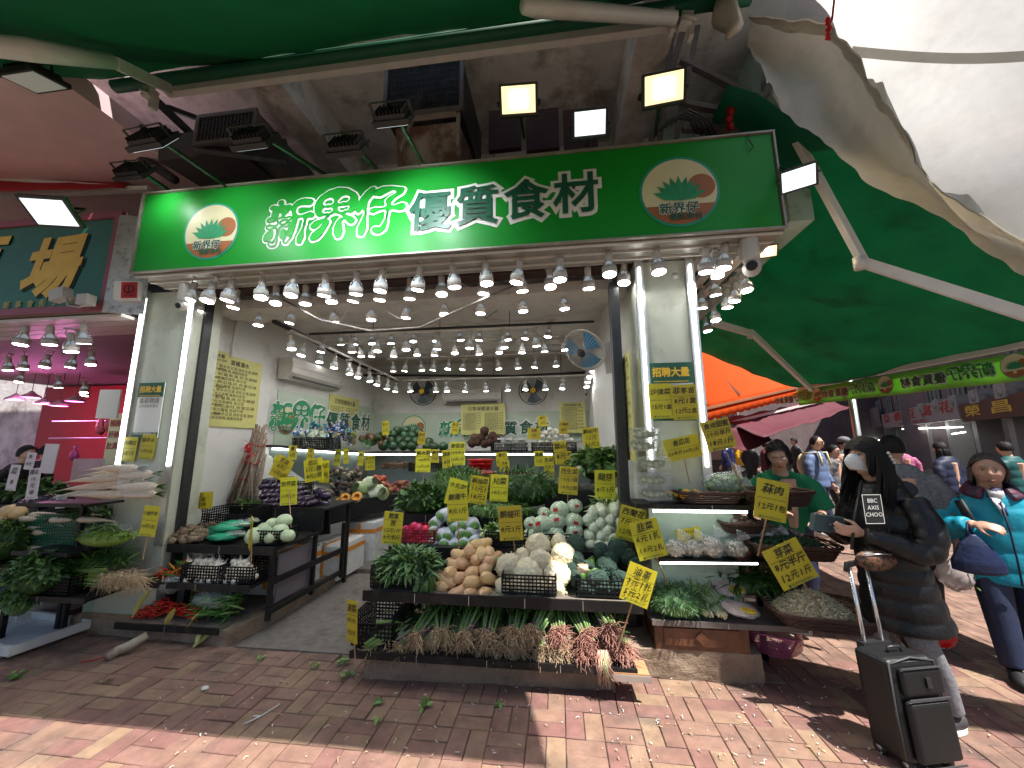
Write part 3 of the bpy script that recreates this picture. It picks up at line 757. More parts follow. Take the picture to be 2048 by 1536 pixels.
# rails
for row, Y in ((rowC, 3.6), (rowF, 4.35), (rowE, 4.95), (rowG, 5.2), (rowH, 6.0), (rowI, 6.6)):
    a = P(min(row)[0]-12, row[0][1], Y=Y); c = P(max(row)[0]+12, max(row)[1], Y=Y)
    z = sum(P(x, y, Y=Y).z for x, y in row)/len(row)+.232
    b = B(); b.box(((a.x+c.x)/2, Y, z), (c.x-a.x, .035, .02)); b.build('lamp_rail', m_whitem, ceiling)
    if Y > 4:
        for q in (.15, .5, .85):
            b = B(); b.tube([(a.x+(c.x-a.x)*q, Y, z), (a.x+(c.x-a.x)*q, Y, ZC)], .005, 5); b.build('hanger_rod', m_blackm, ceiling)
a, c = P(579, 699, Y=4.0), P(792, 783, Y=6.7); b = B(); b.bar(a+Vector((0, 0, .24)), c+Vector((0, 0, .24)), .035, .02); b.build('lamp_rail', m_whitem, ceiling)
for k in range(9):
    x0 = rnd(420, 1150); y0 = rnd(560, 640); Y0 = rnd(3.3, 4.2)
    pipe('loose_wire', [P(x0, y0-12, Y=Y0), P(x0+rnd(20, 45), y0+rnd(0, 14), Y=Y0), P(x0+rnd(60, 110), y0-rnd(4, 20), Y=Y0+rnd(0, .4))], .0045, m_blackm if k % 2 else m_whitem, f'{ORD[k+1]} thin wire sagging between the ceiling lamps', 'wire', n=5, group='wires under the shop ceiling')
# ================================================================ floodlights
def flood(px, py, Y, w_px, aim, label, warm, pole_to=None, lit=1., up_=False):
    p = P(px, py, Y=Y); wd = w_px*SC(p); ht = wd*.72
    t = T('floodlight', label, 'floodlight', p, (0, 0, 0), 'floodlights above the sign')
    q = Vector(aim).normalized().to_track_quat('Z', 'Y'); t.rotation_mode = 'QUATERNION'; t.rotation_quaternion = q
    em = M('flood_warm' if warm == 1 else ('flood_cool' if warm == 0 else 'flood_off'), (.9, .9, .85), .3, var=0, emit=(1, .7, .33) if warm == 1 else (.8, .95, 1), es=.8 if warm == 1 else (.7 if warm == 0 else .03))
    core = M('flood_core', (1, 1, 1), .3, var=0, emit=(1, .93, .8), es=7)
    b = B(); b.box((0, 0, -.02), (wd, ht, .035)); b.box((0, 0, -.05), (wd*.8, ht*.8, .03)); 
    for k in range(8): b.box(((k-3.5)*wd*.1, 0, -.075), (.004, ht*.8, .03))
    b.build('housing', m_blackm, t)
    b = B(); b.box((0, 0, .0), (wd*.86, ht*.82, .006)); g = b.build('glass_face', em, t)
    if warm < 2:
        b = B(); b.box((0, 0, .004), (wd*.42, ht*.5, .006)); b.build('led_chip', core, g)
    b = B()
    pts = [(-wd*.53, 0, -.02), (-wd*.53, 0, -.12), (wd*.53, 0, -.12), (wd*.53, 0, -.02)]
    for i in range(3): b.bar(pts[i], pts[i+1], .02, .006)
    b.build('yoke', m_blackm, t)
    if pole_to:
        e = P(*pole_to[:2], Y=pole_to[2]); qi = q.inverted(); a = Vector((0, 0, -.12)); e2 = qi @ (e-p)
        b = B(); b.bar(a, e2, .022, .03); b.build('arm', M('green_black_arm', (.012, .035, .022), .4), t)
    if warm < 2 and lit > 0:
        l = bpy.data.lights.new('flood_beam', 'SPOT'); l.energy = 30*lit; l.spot_size = R(115); l.spot_blend = .6; l.shadow_soft_size = .06
        l.color = (1, .8, .5) if warm == 1 else (.85, .95, 1)
        lo = bpy.data.objects.new('flood_beam', l); COL.objects.link(lo); lo.parent = t; lo.location = (0, 0, .02); lo.rotation_euler = (math.pi, 0, 0)
    return t
flood(1037, 199, 2.35, 78, (0.05, -1, -.55), 'warm lit floodlight standing left above the sign', 1, (1048, 275, 2.85))
flood(1328, 176, 2.3, 84, (-.1, -1, -.5), 'warm lit floodlight high above the farmer badge end of the sign', 1, (1310, 270, 2.85))
flood(1180, 246, 2.4, 70, (0.0, -1, -.55), 'cool white lit floodlight between the two warm ones', 0, (1172, 290, 2.85))
flood(1597, 357, 2.5, 62, (-.35, -.7, -.65), 'cool white lit floodlight at the right end of the sign', 0, (1552, 330, 2.85))
flood(1536, 503, 3.6, 34, (-.2, -.8, -.5), 'small warm lit floodlight behind the corner camera', 1)
flood(312, 290, 2.1, 82, (.05, .9, -.5), 'floodlight aimed down over the left end of the sign', 0, (462, 378, 2.85), .45)
flood(515, 290, 2.05, 78, (.02, .9, -.5), 'dark backed floodlight aimed down in front of the grey air conditioner', 0, (655, 352, 2.85), .9)
flood(700, 305, 2.15, 76, (0, .9, -.5), 'floodlight with a green arm under the rusty air conditioner', 0, (755, 340, 2.85), .5)  # glass face glows and throws a beam at the sign
flood(790, 245, 2.1, 74, (0, .9, -.5), 'dark floodlight hung under the large black condenser grille', 0, (850, 335, 2.85), .8)
flood(275, 352, 2.5, 64, (0, .9, -.5), 'small floodlight low beside the left sign corner', 0, (345, 385, 2.85), .15)
flood(100, 425, 2.3, 84, (.15, -.6, -.8), 'bright white floodlight over the neighbouring green sign', 0, None, .8)
flood(70, 165, 2.0, 84, (0, .3, -1), 'switched off floodlight with a square grid under the pink slab', 2, None, 0)
# ================================================================ air conditioners above the sign
m_acdark = M('ac_dark', (.018, .016, .017), .6, var=.3, dirt=(.1, .08, .07), ds=4)
m_acgrey = M('ac_grey', (.13, .115, .11), .6, var=.2, dirt=(.04, .035, .03), ds=3)
m_rusty = M('rusty_casing', (.13, .06, .045), .8, var=.3, col2=(.25, .2, .17), ms=5, bump=.4)
def acunit(p0, p1, dz, name, label, mat, grille, Yd):
    """box hung with its front face between two points, seen from below"""
    t = T(name, label, 'air conditioner', ((p0.x+p1.x)/2, p0.y, (p0.z+p1.z)/2))
    wd = abs(p1.x-p0.x); h = abs(p1.z-p0.z)
    b = B(); b.box((0, Yd/2, 0), (wd, Yd, h)); b.build('casing', mat, t)
    b = B()
    n = grille
    for k in range(n): b.box((-wd*.46+wd*.92*k/(n-1), -.008, 0), (.006, .012, h*.86))
    for k in range(max(4, n//3)): b.box((0, -.014, -h*.42+h*.84*k/(max(4, n//3)-1)), (wd*.92, .006, .006))
    b.build('grille', m_acdark, t)
    b = B()
    for z in (-h/2, h/2): b.box((0, -.01, z), (wd+.02, .03, .035))
    for x in (-wd/2, wd/2): b.box((x, -.01, 0), (.035, .032, h-.03))
    b.build('front_frame', m_acgrey, t); return t
t = acunit(P(770, 235, Y=2.95), P(925, 118, Y=2.95), 0, 'window_air_conditioner', 'large black grilled condenser box in the middle above the sign', m_acdark, 26, .9)
t = acunit(P(392, 290, Y=2.95), P(515, 222, Y=2.95), 0, 'window_air_conditioner', 'dark grey air conditioner hung below the pink slab edge', m_acgrey, 16, .9)
b = B(); b.slab([P(390, 305, Y=2.95), P(575, 330, Y=2.95), P(575, 285, Y=3.35), P(400, 300, Y=3.5)], .04); b.build('drip_tray', m_acdark, t, loc=-Vector(t.location))
b = B(); b.box(P(455, 330, Y=3.35), (.95, .7, .28), (0.1, 0, 0)); b.build('air_duct_box', M('duct_grey', (.06, .05, .052), .7), label='dark sheet metal duct box behind the sign top', cat='duct')
t = T('old_air_conditioner', 'rusty brown old air conditioner casing just above the sign middle', 'air conditioner', P(855, 270, Y=3.0))
b = B(); b.box((0, .4, 0), (.62, .8, .36), (.25, 0, 0)); b.build('casing', m_rusty, t)
b = B(); b.box((0, -.03, .17), (.64, .04, .03)); b.box((.31, -.03, 0), (.03, .04, .36)); b.box((-.2, -.02, -.0), (.02, .03, .34), (0, .3, 0)); b.build('frame_rail', M('pale_rust', (.3, .26, .22), .8), t)
b = B()
for i, x in enumerate((1010, 1085, 1160)): b.box(P(x, 262, Y=3.6), (.36, .06, .5))
b.build('vent_board', m_darkred, soff)
# rough iron frame by the corner
b = B()
for a_, c_ in (((1372, 40), (1300, 290)), ((1345, 60), (1318, 290)), ((1395, 55), (1352, 280)), ((1362, 120), (1500, 190)), ((1500, 190), (1400, 265)), ((1545, 160), (1500, 270)), ((1360, 205), (1460, 225)), ((1365, 258), (1495, 258))):
    b.bar(P(*a_, Y=3.1), P(*c_, Y=3.15), .05, .05)
b.build('iron_support', M('rust_iron', (.13, .11, .1), .7, metal=.4, var=.3), label='rusty angle iron frame carrying the sign at the corner', cat='iron support')
b = B()
for k in range(5): b.tube([P(1320+10*k, 260-6*k, Y=3.0), P(1345+8*k, 235-4*k, Y=3.0), P(1380+10*k, 240, Y=3.05), P(1395+9*k, 268, Y=3.1)], .012, 6)
b.build('cable_bundle', m_blackm, label='bundle of black cables looping over the sign at the corner', cat='cable')
b = B()
for k in range(4): b.ell(P(1458+3*(k % 2), 210+14*k, Y=2.98), (.03, .03, .04), 8, 6, nz=.5, seed=k)
b.build('red_rope', m_redcloth, label='bunched red cord tied on the corner frame', cat='rope')
b = B(); b.tube([P(1445, -5, Y=2.6), P(1450, 30, Y=2.6), P(1470, 55, Y=2.6), P(1455, 75, Y=2.58)], [.06, .1, .06, .02], 10); b.build('tied_tarpaulin_end', m_tarp2, label='knotted cloth end tied to the awning bracket', cat='cloth')
cb = B(); cb.tube([P(0, 130, Y=3.2), P(100, 150, Y=3.2), P(170, 225, Y=3.2), P(260, 300, Y=3.25), P(350, 360, Y=3.3)], .05, 8); cb.build('thick_cable', M('trunk_dark', (.04, .035, .04), .7), label='thick dark cable trunk sagging below the pink slab', cat='cable')
cb = B(); cb.tube([P(200, 228, Y=3.1), P(235, 235, Y=3.1), P(265, 268, Y=3.1), P(280, 273, Y=3.1)], .006, 6); cb.build('loose_wire', m_blackm, label='loose black wire curling off the cable trunk', cat='wire')
cb = B(); cb.bar(P(300, 190, Y=2.75), P(390, 275, Y=3.2), .06, .06); cb.bar(P(335, 215, Y=2.9), P(390, 235, Y=3.2), .05, .05); cb.build('iron_strut', m_blackm, label='black iron strut from the awning bracket to the grey unit', cat='strut')
# ================================================================ cameras, detector, clock etc at the columns
def cctv(p, s, label, look=(0, -1, -.4)):
    t = T('security_camera', label, 'security camera', p)
    b = B(); b.lathe((0, 0, .02*s), [(.045*s, 0), (.052*s, .02*s), (.052*s, .2*s), (.04*s, .22*s)], 16); b.build('body', m_lampw, t)
    b = B(); b.ell((0, -.0*s, -.02*s), (.052*s, .052*s, .055*s), 16, 10); b.build('dome', m_lampw, t)
    d = Vector(look).normalized()
    b = B(); b.lathe(d*.04*s+Vector((0, 0, -.02*s)), [(.03*s, 0), (.032*s, .012*s), (.018*s, .014*s)], 16, rot=d.to_track_quat('Z', 'Y').to_matrix()); b.build('lens', m_black, t)
    b = B(); b.box((-.0, .05*s, .16*s), (.03*s, .12*s, .12*s)); b.build('bracket', m_lampw, t)
    return t
cctv(P(1503, 530, Y=2.9), 1.25, 'large white dome security camera under the right sign corner', (-.5, -1, -.1))
cctv(P(365, 608, Y=2.9), .85, 'small white security camera at the top of the left column', (0, -1, -.3))
cctv(P(1172, 787, Y=6.9), .6, 'tiny bullet security camera beside the breaker box', (0, -1, -.3))
t = T('alarm_box', 'white and red alarm box with a letter J on the sign end', 'alarm box', P(257, 583, Y=3.0)); t.rotation_euler = (0, -.1, .35)
b = B(); b.box((0, 0, 0), (.2, .07, .19)); b.build('casing', m_white, t)
b = B(); b.box((.03, -.037, 0), (.13, .006, .165)); b.build('red_panel', m_redp, t)
b = B(); vtext(b, 'J', .08, .03, .005, y=-.043, bold=.02); vtext(b, 'ALARM', .026, .03, -.055, y=-.043); vtext(b, 'O', .13, .03, .005, y=-.043); b.build('lettering', m_black, t)
t = T('junction_box', 'white socket boxes with a dangling cable on the neighbouring sign', 'junction box', P(122, 590, Y=2.85))
b = B(); b.box((0, 0, 0), (.16, .08, .11), (0, -.25, 0)); b.build('box', m_lampw, t)
b = B(); b.box((.27, .02, -.06), (.12, .08, .1)); b.build('box', m_lampw, t)
b = B(); b.tube([(.07, 0, 0), (.13, -.02, -.12), (.24, 0, -.14), (.3, .02, -.1)], .006, 6); b.build('cable', m_lampw, t)
# ================================================================ neighbouring stall on the left
NY = 3.0
nbs = T('neighbour_sign', 'dark green sign with a single gold brush character and maroon frame', 'shop sign', (0, 0, 0))
c1, c2, c3, c4 = P(253, 424, Y=NY), P(216, 622, Y=NY), P(-420, 655, Y=NY), P(-420, 500, Y=NY)
zt_, zb_ = c1.z, c2.z; xr = (c1.x+c2.x)/2
b = B(); b.box((xr-1.6, NY+.14, (zt_+zb_)/2), (3.2, .26, zt_-zb_)); b.build('sign_box', m_signframe, nbs)
b = B(); b.box((xr-1.6, NY, (zt_+zb_)/2), (3.1, .02, zt_-zb_-.12)); b.build('face_panel', M('old_green_vinyl', (.01, .13, .06), .35, var=.15), nbs)
b = B()
for z in (zt_-.035, zb_+.035): b.box((xr-1.6, NY-.01, z), (3.2, .04, .07))
b.box((xr-.04, NY-.01, (zt_+zb_)/2), (.08, .042, zt_-zb_-.14)); b.build('maroon_frame', M('maroon_frame', (.28, .05, .07), .4, var=.15), nbs)
g = P(100, 545, Y=NY); s = 132*SC(g)
b = B(); vtext(b, '場', s, g.x+.02, g.z-.02, y=NY-.018, bold=.04, shear=.25, rot=.06); h = P(-52, 530, Y=NY); vtext(b, '市', s, h.x, h.z, y=NY-.018, bold=.04, shear=.25); b.build('shadow_lettering', m_black, nbs)
b = B(); vtext(b, '場', s, g.x, g.z, y=NY-.024, bold=.035, shear=.25, rot=.06); vtext(b, '市', s, h.x, h.z, y=NY-.024, bold=.035, shear=.25); b.build('lettering', m_gold, nbs)
b = B()
for i, ch in enumerate('鄉事會街5'):
    g = P(17+24*i, 613-1.5*i, Y=NY); vtext(b, ch, .085, g.x, g.z, y=NY-.02, bold=.01)
g = P(148, 603, Y=NY); vtext(b, '號', .085, g.x, g.z, y=NY-.02, bold=.01); b.build('small_lettering', M('pale_gold', (.5, .4, .1), .5, var=0), nbs)
b = B(); q = P(268, 520, Y=2.95); b.box((-4.27, 3.02, q.z), (.34, .02, 1.05), (0, .0, .3)); b.build('end_plate', M('speckled_metal', (.55, .54, .54), .4, metal=.4, var=.1, dirt=(.1, .1, .1), ds=14), label='speckled white metal end plate between the two shop signs', cat='metal plate')
b = B()
for i in range(4): b.box((xr-1.9, NY+.1+.14*i, zb_-.03), (4., .12, .03))
b.build('neighbour_soffit', m_whitem, kind='structure')
NXL, NXR = -11., -4.4
m_red_wall = M('red_wall', (.34, .012, .03), .5, var=.1)
m_nceil = M('neighbour_ceiling', (.3, .24, .25), .7, var=.1)
b = B(); b.box(((NXL+NXR)/2, 6.8, 1.4), (7, .1, 3.0)); b.build('neighbour_wall', m_red_wall, kind='structure')
b = B(); b.box((-4.12, 5.6, 1.6), (.08, 4.2, 3.2)); b.build('neighbour_wall', m_red_wall, kind='structure')
b = B(); b.box(((NXL+NXR)/2, 5.2, 3.0), (7, 4, .1)); b.build('neighbour_ceiling', m_nceil, kind='structure')
m_corr = M('corrugated', (.13, .11, .11), .6, var=.2)
b = B()
for i in range(9): b.box((-7.8, 4.3-.0*i, 3.95+.1*i), (7.6, .12, .05))
b.box((-7.8, 4.45, 4.3), (7.6, .1, 1.2)); b.build('corrugated_fascia', m_corr, kind='structure')
ra = T('red_awning', 'red cloth awning edge hanging over the neighbouring stall', 'awning')
cloth('awning_cloth', [P(-200, 325, Y=3.5), P(260, 345, Y=3.9), P(250, 375, Y=3.3), P(-200, 385, Y=2.9)], m_redcloth, (16, 6), .03, .03, parent=ra)
b = B(); b.bar(P(-200, 345, Y=3.2), P(265, 378, Y=3.5), .05, .05); b.bar(P(-200, 400, Y=3.3), P(300, 378, Y=3.4), .06, .05); b.build('arm_bar', m_whitem, ra)
nl = [(45, 690, 3.15), (92, 688, 3.15), (133, 703, 3.2), (160, 685, 3.1), (10, 740, 3.9), (43, 738, 3.9), (93, 735, 3.9), (146, 735, 3.9), (178, 730, 3.8), (41, 765, 4.6), (112, 775, 4.8), (165, 785, 4.9), (175, 792, 5.2)]
for i, (x, y, Y) in enumerate(sorted(nl)): lamp(x, y, Y, f'{ORD[i+1]} spotlight from the left under the neighbouring soffit', 'spotlights of the neighbouring stall', s=1.15 if Y < 3.5 else 1.)
m_pinkl = M('pink_lamp', (1, .3, .7), .4, var=0, emit=(1, .25, .75), es=3)
for i, (x, y) in enumerate([(30, 800), (62, 795), (88, 808), (118, 812), (150, 803)]):
    t = T('hanging_lamp', f'{ORD[i+1]} pink lit dish lamp from the left over the red wall', 'lamp', P(x, y, Y=5.6), group='pink dish lamps')
    b = B(); b.lathe((0, 0, 0), [(.13, 0), (.12, .03), (.05, .08), (.02, .12)], 16); b.build('lamp_shade', m_lampw, t)
    b = B(); b.lathe((0, 0, -.002), [(.001, 0), (.11, 0)], 16); b.build('lit_face', m_pinkl, t)
    b = B(); b.tube([(0, 0, .1), (0, 0, 2.93-t.location.z)], .005, 5); b.build('cord', m_blackm, t)
    if i in (1, 3):
        l = bpy.data.lights.new('pink_glow', 'POINT'); l.energy = 13; l.color = (1, .25, .7); l.shadow_soft_size = .1
        lo = bpy.data.objects.new('pink_glow', l); COL.objects.link(lo); lo.parent = t; lo.location = (0, -.1, -.15)
b = B()
for z in (2.05, 1.75): b.tube([(-9, 5.6, z), (-4.5, 5.6, z)], .014, 6)
for x in (-7.4, -5.6): b.tube([(x, 5.6, 3.0), (x, 5.6, 1.7)], .012, 6)
b.build('hanging_rail', M('steel_rail', (.5, .45, .5), .3, metal=.8), label='steel hanging rails in front of the red wall', cat='rail')
b = B()
for k in range(6): b.ell((-7.9+.16*k, 5.55, 1.95+rnd(-.05, .05)), (.08, .05, .13), 8, 6, nz=.5, seed=k)
b.build('hanging_meat', M('pink_meat', (.5, .08, .12), .4, var=.3, vs=30), label='row of pink meat cuts on the steel rail', cat='meat')
t = T('tied_bag', 'small pink plastic bag tied to the steel rail', 'plastic bag', P(150, 900, Y=5.5))
b = B(); b.lathe((0, 0, -.18), [(.02, 0), (.07, .06), (.05, .14), (.012, .2), (.04, .25)], 10); b.build('bag', M('pink_plastic', (.7, .2, .5), .3, transl=.3), t)
b = B(); q = P(218, 808, Y=3.3); b.box(q, (.2, .02, .3), (0, 0, .2)); b.build('blank_board', m_white, label='blank white board hanging left of the column', cat='board')
m_pig = M('red_box_print', (.3, .02, .03), .5, var=0)
b = B(); q = P(228, 885, Y=3.45); b.box(q, (.17, .02, .62)); b.build('stamped_strip', m_cream, label='narrow strip of boxed red characters beside the left column', cat='sign')
o = bpy.data.objects['stamped_strip']
b = B()
for i, ch in enumerate('豬豬肝豬肚潤'):
    vtext(b, ch, .075, q.x-.035+.07*(i % 2), q.z+.2-.12*(i//2), y=q.y-.014, bold=.02)
b.build('lettering', m_pig, o)
# ================================================================ fans, units, breaker box, posters in the shop
def fan(p, r, d, label, cage_m, blade_m, wall):
    t = T('wall_fan', label, 'fan', p); q = Vector(d).normalized().to_track_quat('Z', 'Y').to_matrix()
    b = B()
    for k in range(40):
        a = 2*math.pi*k/40
        pts = [q @ Vector((r*f*math.cos(a), r*f*math.sin(a), z)) for f, z in ((.15, .07), (.6, .065), (.92, .03), (1, 0), (.9, -.05), (.5, -.08), (.2, -.08))]
        b.tube(pts, .0022, 3, cap=False)
    b.build('cage_wire', cage_m, t, kind='stuff')
    b = B(); b.tube([q @ Vector((r*math.cos(2*math.pi*k/24), r*math.sin(2*math.pi*k/24), 0)) for k in range(25)], .009, 6); b.build('cage_rim', cage_m, t)
    for k in range(3):
        b = B(); a0 = k*2.094
        def bf(u, v, a0=a0): a = a0+u*1.25; return q @ Vector((r*(.15+.72*v)*math.cos(a), r*(.15+.72*v)*math.sin(a), .02*math.cos(u*3)))
        b.grid(bf, 6, 4); b.build('blade', blade_m, t)
    b = B(); b.lathe((0, 0, 0), [(.05, .075), (.055, .08), (.01, .09)], 14, rot=q); b.build('hub_cap', m_gold if wall else m_blackm, t)
    b = B(); b.lathe(q @ Vector((0, 0, -.22)), [(.06, 0), (.07, .02), (.07, .13), (.05, .15)], 14, rot=q); b.build('motor', m_lampw if not wall else m_blackm, t)
    return t
m_blade = M('blue_blade', (.04, .22, .42), .25, transl=.3); m_bladed = M('dark_blade', (.03, .045, .06), .3, var=.1)
f1 = fan(P(1168, 700, Y=4.15), .25, (-.6, -.75, -.75), 'white wall fan with translucent blue blades beside the corner column', m_lampw, m_blade, False)
b = B(); b.bar((.1, .12, .14), (.26, .12, .05), .06, .05); b.bar((.26, .12, .1), (.3, .12, -.25), .05, .1); b.box((.33, .12, -.08), (.05, .14, .38)); b.build('wall_arm', m_lampw, f1)
fan(P(846, 783, Y=6.95), .27, (0, -1, -.1), 'black wall fan left of the rear air conditioner', m_blackm, m_bladed, True)
fan(P(1066, 781, Y=6.95), .27, (0, -1, -.1), 'black wall fan right of the rear air conditioner', m_blackm, m_bladed, True)
def splitac(p, wd, label, rz=0):
    t = T('split_air_conditioner', label, 'air conditioner', p, (0, 0, rz))
    prof = [(-.1, .15), (.1, .15), (.12, .05), (.11, -.06), (.02, -.15), (-.1, -.15)]
    b = B(); k = len(prof); vs = [(x, -py, pz) for x in (-wd/2, wd/2) for py, pz in prof]
    b.add(vs, [tuple(range(k)), tuple(range(2*k-1, k-1, -1))]+[(i, k+i, k+(i+1) % k, (i+1) % k) for i in range(k)]); b.build('casing', m_lampw, t)
    b = B(); b.box((0, -.075, -.115), (wd*.86, .05, .02), (.6, 0, 0)); b.build('outlet_flap', M('flap_dark', (.1, .09, .09), .5), t)
    b = B(); b.box((0, -.116, .02), (wd*.98, .004, .004)); b.box((wd*.42, -.118, -.02), (.04, .004, .015)); b.build('seam', m_acgrey, t)
splitac(P(945, 793, Y=7.28), 1.2, 'white split air conditioner on the rear wall between the fans')
splitac(P(628, 752, X=XL+.12), 1.25, 'white split air conditioner high on the left wall', R(90))
t = T('breaker_box', 'beige breaker box on the rear wall beside the corner', 'breaker box', P(1210, 822, Y=6.6))
b = B(); b.box((0, 0, 0), (.42, .1, .6)); b.build('casing', M('beige_box', (.5, .46, .42), .5), t)
b = B()
for k in range(3): b.box((-.09+.09*k, -.055, .12), (.05, .012, .14))
b.build('breaker_window', m_black, t)
b = B()
for i in range(3):
    for j in range(3): b.box((-.13+.12*i, -.02, -.37-.11*j), (.1, .03, .09))
b.build('switch_plate', m_white, t)
def notice(q, wd, ht, label, facing, cols=1, title='日常保健湯水篇', mat=None, name='notice', lines=14, tsize=None, rotz=None):
    t = T(name, label, 'notice', q, (0, 0, facing))
    b = B(); b.box((0, 0, 0), (wd, .01, ht)); b.build('sheet', mat or m_paleyel, t)
    b = B(); ts = tsize or wd/10
    vtext(b, title, ts, 0, ht/2-ts*1.2, y=-.008, bold=.02)
    words_ = ['薏米赤豆湯:清熱去濕,健脾', '冬瓜老鴨,蓮藕排骨湯', '粉葛魚湯,花生雞腳', '西洋菜陳腎,南北杏', '節瓜瑤柱,合掌瓜湯', '青紅蘿蔔,馬蹄竹蔗']
    for c in range(cols):
        cw = wd/cols*.86
        for i in range(lines):
            z = ht/2-ts*2.2-i*(ht-ts*3)/lines
            vtext(b, words_[(i+c*2) % 6], cw/14, -wd/2+wd/cols*(c+.5)-cw/2*0-(cw*.15 if i % 2 else 0), z, y=-.008, width=cw*(.7 if i % 2 else .95), res=1)
    b.build('lettering', m_bronze, t, kind='stuff'); return t
WX = XL+.012
notice(P(414, 773, X=WX), .48, .86, 'left yellow soup recipe sheet near the left column', R(90), title='日常保健湯水篇')
notice(P(473, 785, X=WX), .68, .84, 'right yellow soup recipe sheet on the left wall', R(90), title='滋補湯水')
notice(P(688, 835, X=WX), .95, .75, 'pale yellow recipe sheet on the left wall near the rear corner', R(90), 2)
notice(P(966, 838, Y=7.3), .9, .62, 'pale yellow recipe sheet in the middle of the rear wall', 0, 2)
notice(P(1145, 835, Y=7.3), .5, .6, 'pale yellow recipe sheet right on the rear wall', 0, 1)
notice(P(1254, 815, X=XR-.02), .5, .9, 'yellow notice sheet on the right wall by the column', R(-90), 1)
# printed brand panels
bp = T('brand_panel', 'pale green panel with the shop name on the left wall', 'panel', (XL+.012, 6.0, 1.95), (0, 0, R(90)))
b = B(); b.box((0, .004, 0), (2.7, .008, .85)); b.build('panel', M('pale_panel', (.45, .52, .42), .4, var=.05), bp)
brand(bp, P(560, 800, X=XL).y-6.0, .04, .5, y=-.006, solid=True); emblem(bp, -1.15, 0, .2, y=-.006)
bp = T('brand_panel', 'pale green panel with the shop name on the rear wall', 'panel', ((XL+XR)/2, YB-.012, 1.95))
b = B(); b.box((0, .004, 0), (XR-XL, .008, .62)); b.build('panel', MATS['pale_panel'], bp)
c0 = (XL+XR)/2
brand(bp, P(893, 850, Y=YB).x-c0, -.05, .42, y=-.006, solid=True); emblem(bp, P(828, 850, Y=YB).x-c0, 0, .26, y=-.006, text=False)
# recruitment posters on the columns
def poster(c, px, py, wpx, hpx, label, full):
    q = P(px, py, Y=3.15); wd, ht = wpx*SC(q), hpx*SC(q)
    t = T('recruitment_poster', label, 'poster', q-Vector((0, 0, 0)))
    b = B(); b.box((0, .008, 0), (wd, .008, ht)); b.build('sheet', m_white, t)
    b = B(); b.box((0, .001, ht/2-wd*.26), (wd, .006, wd*.5)); b.box((0, .001, -ht/2+wd*.1), (wd, .006, wd*.2)); b.build('green_band', m_dgreen, t)
    b = B(); vtext(b, '招聘大量', wd*.24, 0, ht/2-wd*.26, y=-.004, bold=.035, width=wd*.86); b.box((0, -.003, ht/2-wd*.47), (wd*.8, .002, .006)); b.build('headline', m_gold, t)
    if full:
        b = B(); vtext(b, '高薪聘請', wd*.2, 0, ht/2-wd*.66, y=-.002); vtext(b, '主手及熟手員工', wd*.11, 0, ht/2-wd*.84, y=-.002); b.build('lettering', m_bronze, t)
        b = B(); vtext(b, '招聘熱線 聯絡楊小姐', wd*.1, 0, -ht/2+wd*.15, y=-.004); b.build('footer', m_white, t)
poster(colL, 296, 820, 58, 112, 'recruitment poster with gold headline on the left column', True)
poster(colR, 1344, 782, 84, 118, 'recruitment poster with gold headline on the corner column', False)
b = B()
for (x, y, r_) in ((306, 722, .05), (312, 740, .03)): 
    q = P(x, y, Y=3.163); vtext(b, '❍', .01, q.x, q.z, y=q.y)
# ================================================================ street behind, right
Of = P(1925, 845, Z=2.6); df_ = Vector((.45, .89, 0)).normalized(); nf = Vector((df_.y, -df_.x, 0))   # street facade plane
def PF(px, py, off=0.):
    d = rt*((px-CXP)/F_PX) - up*((py-CYP)/F_PX) + fwd
    o = Vector((0, 0, CAMZ)); pl_ = Of - nf*off
    t = (pl_-o).dot(nf)/d.dot(nf); return o+d*t
fq = df_.to_track_quat('X', 'Z').to_matrix() if False else Matrix((-df_, nf, Vector((0, 0, 1)))).transposed()   # local x towards camera-right, local y away
def fbox(b, c, d, mi=0): b.box(c, d, fq, mi)
fm = Matrix.Translation((0, 0, 0))
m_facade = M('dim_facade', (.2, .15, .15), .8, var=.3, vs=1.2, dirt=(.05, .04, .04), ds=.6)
bld = T('street_building', 'dark row of old shop buildings across the side street', 'building', (Of.x, Of.y, 0)); bld.rotation_euler = (0, 0, math.atan2(-df_.y, -df_.x))
# local frame: +x = towards the right/near end, +y = away from street? computed from rotation
BI = Matrix.Translation(bld.location) @ Euler(bld.rotation_euler).to_matrix().to_4x4(); BInv = BI.inverted()
side = 1 if (BInv @ (Of+nf)).y > 0 else -1
def L_(p): return BInv @ p
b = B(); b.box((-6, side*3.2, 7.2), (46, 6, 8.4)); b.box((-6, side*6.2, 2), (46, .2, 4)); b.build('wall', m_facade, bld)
for i in range(13):
    b = B(); b.box((14-3.2*i, side*.4, 1.5), (.45, .8, 3.0)); b.build('pillar', M('tiled_pillar', (.4, .38, .36), .6, var=.2, vs=20), bld)
for i in range(12):
    for j in range(2):
        b = B(); b.box((12.4-3.2*i, side*.18, 4.6+2.4*j), (1.9, .1, 1.3)); wn = b.build('window', M('dark_pane', (.05, .06, .07), .2), bld)
        b = B()
        for k in range(4): b.box((12.4-3.2*i-.9+.6*k, side*.1, 4.6+2.4*j), (.05, .06, 1.3))
        b.build('bar', M('grey_bar', (.35, .33, .33), .5), wn)
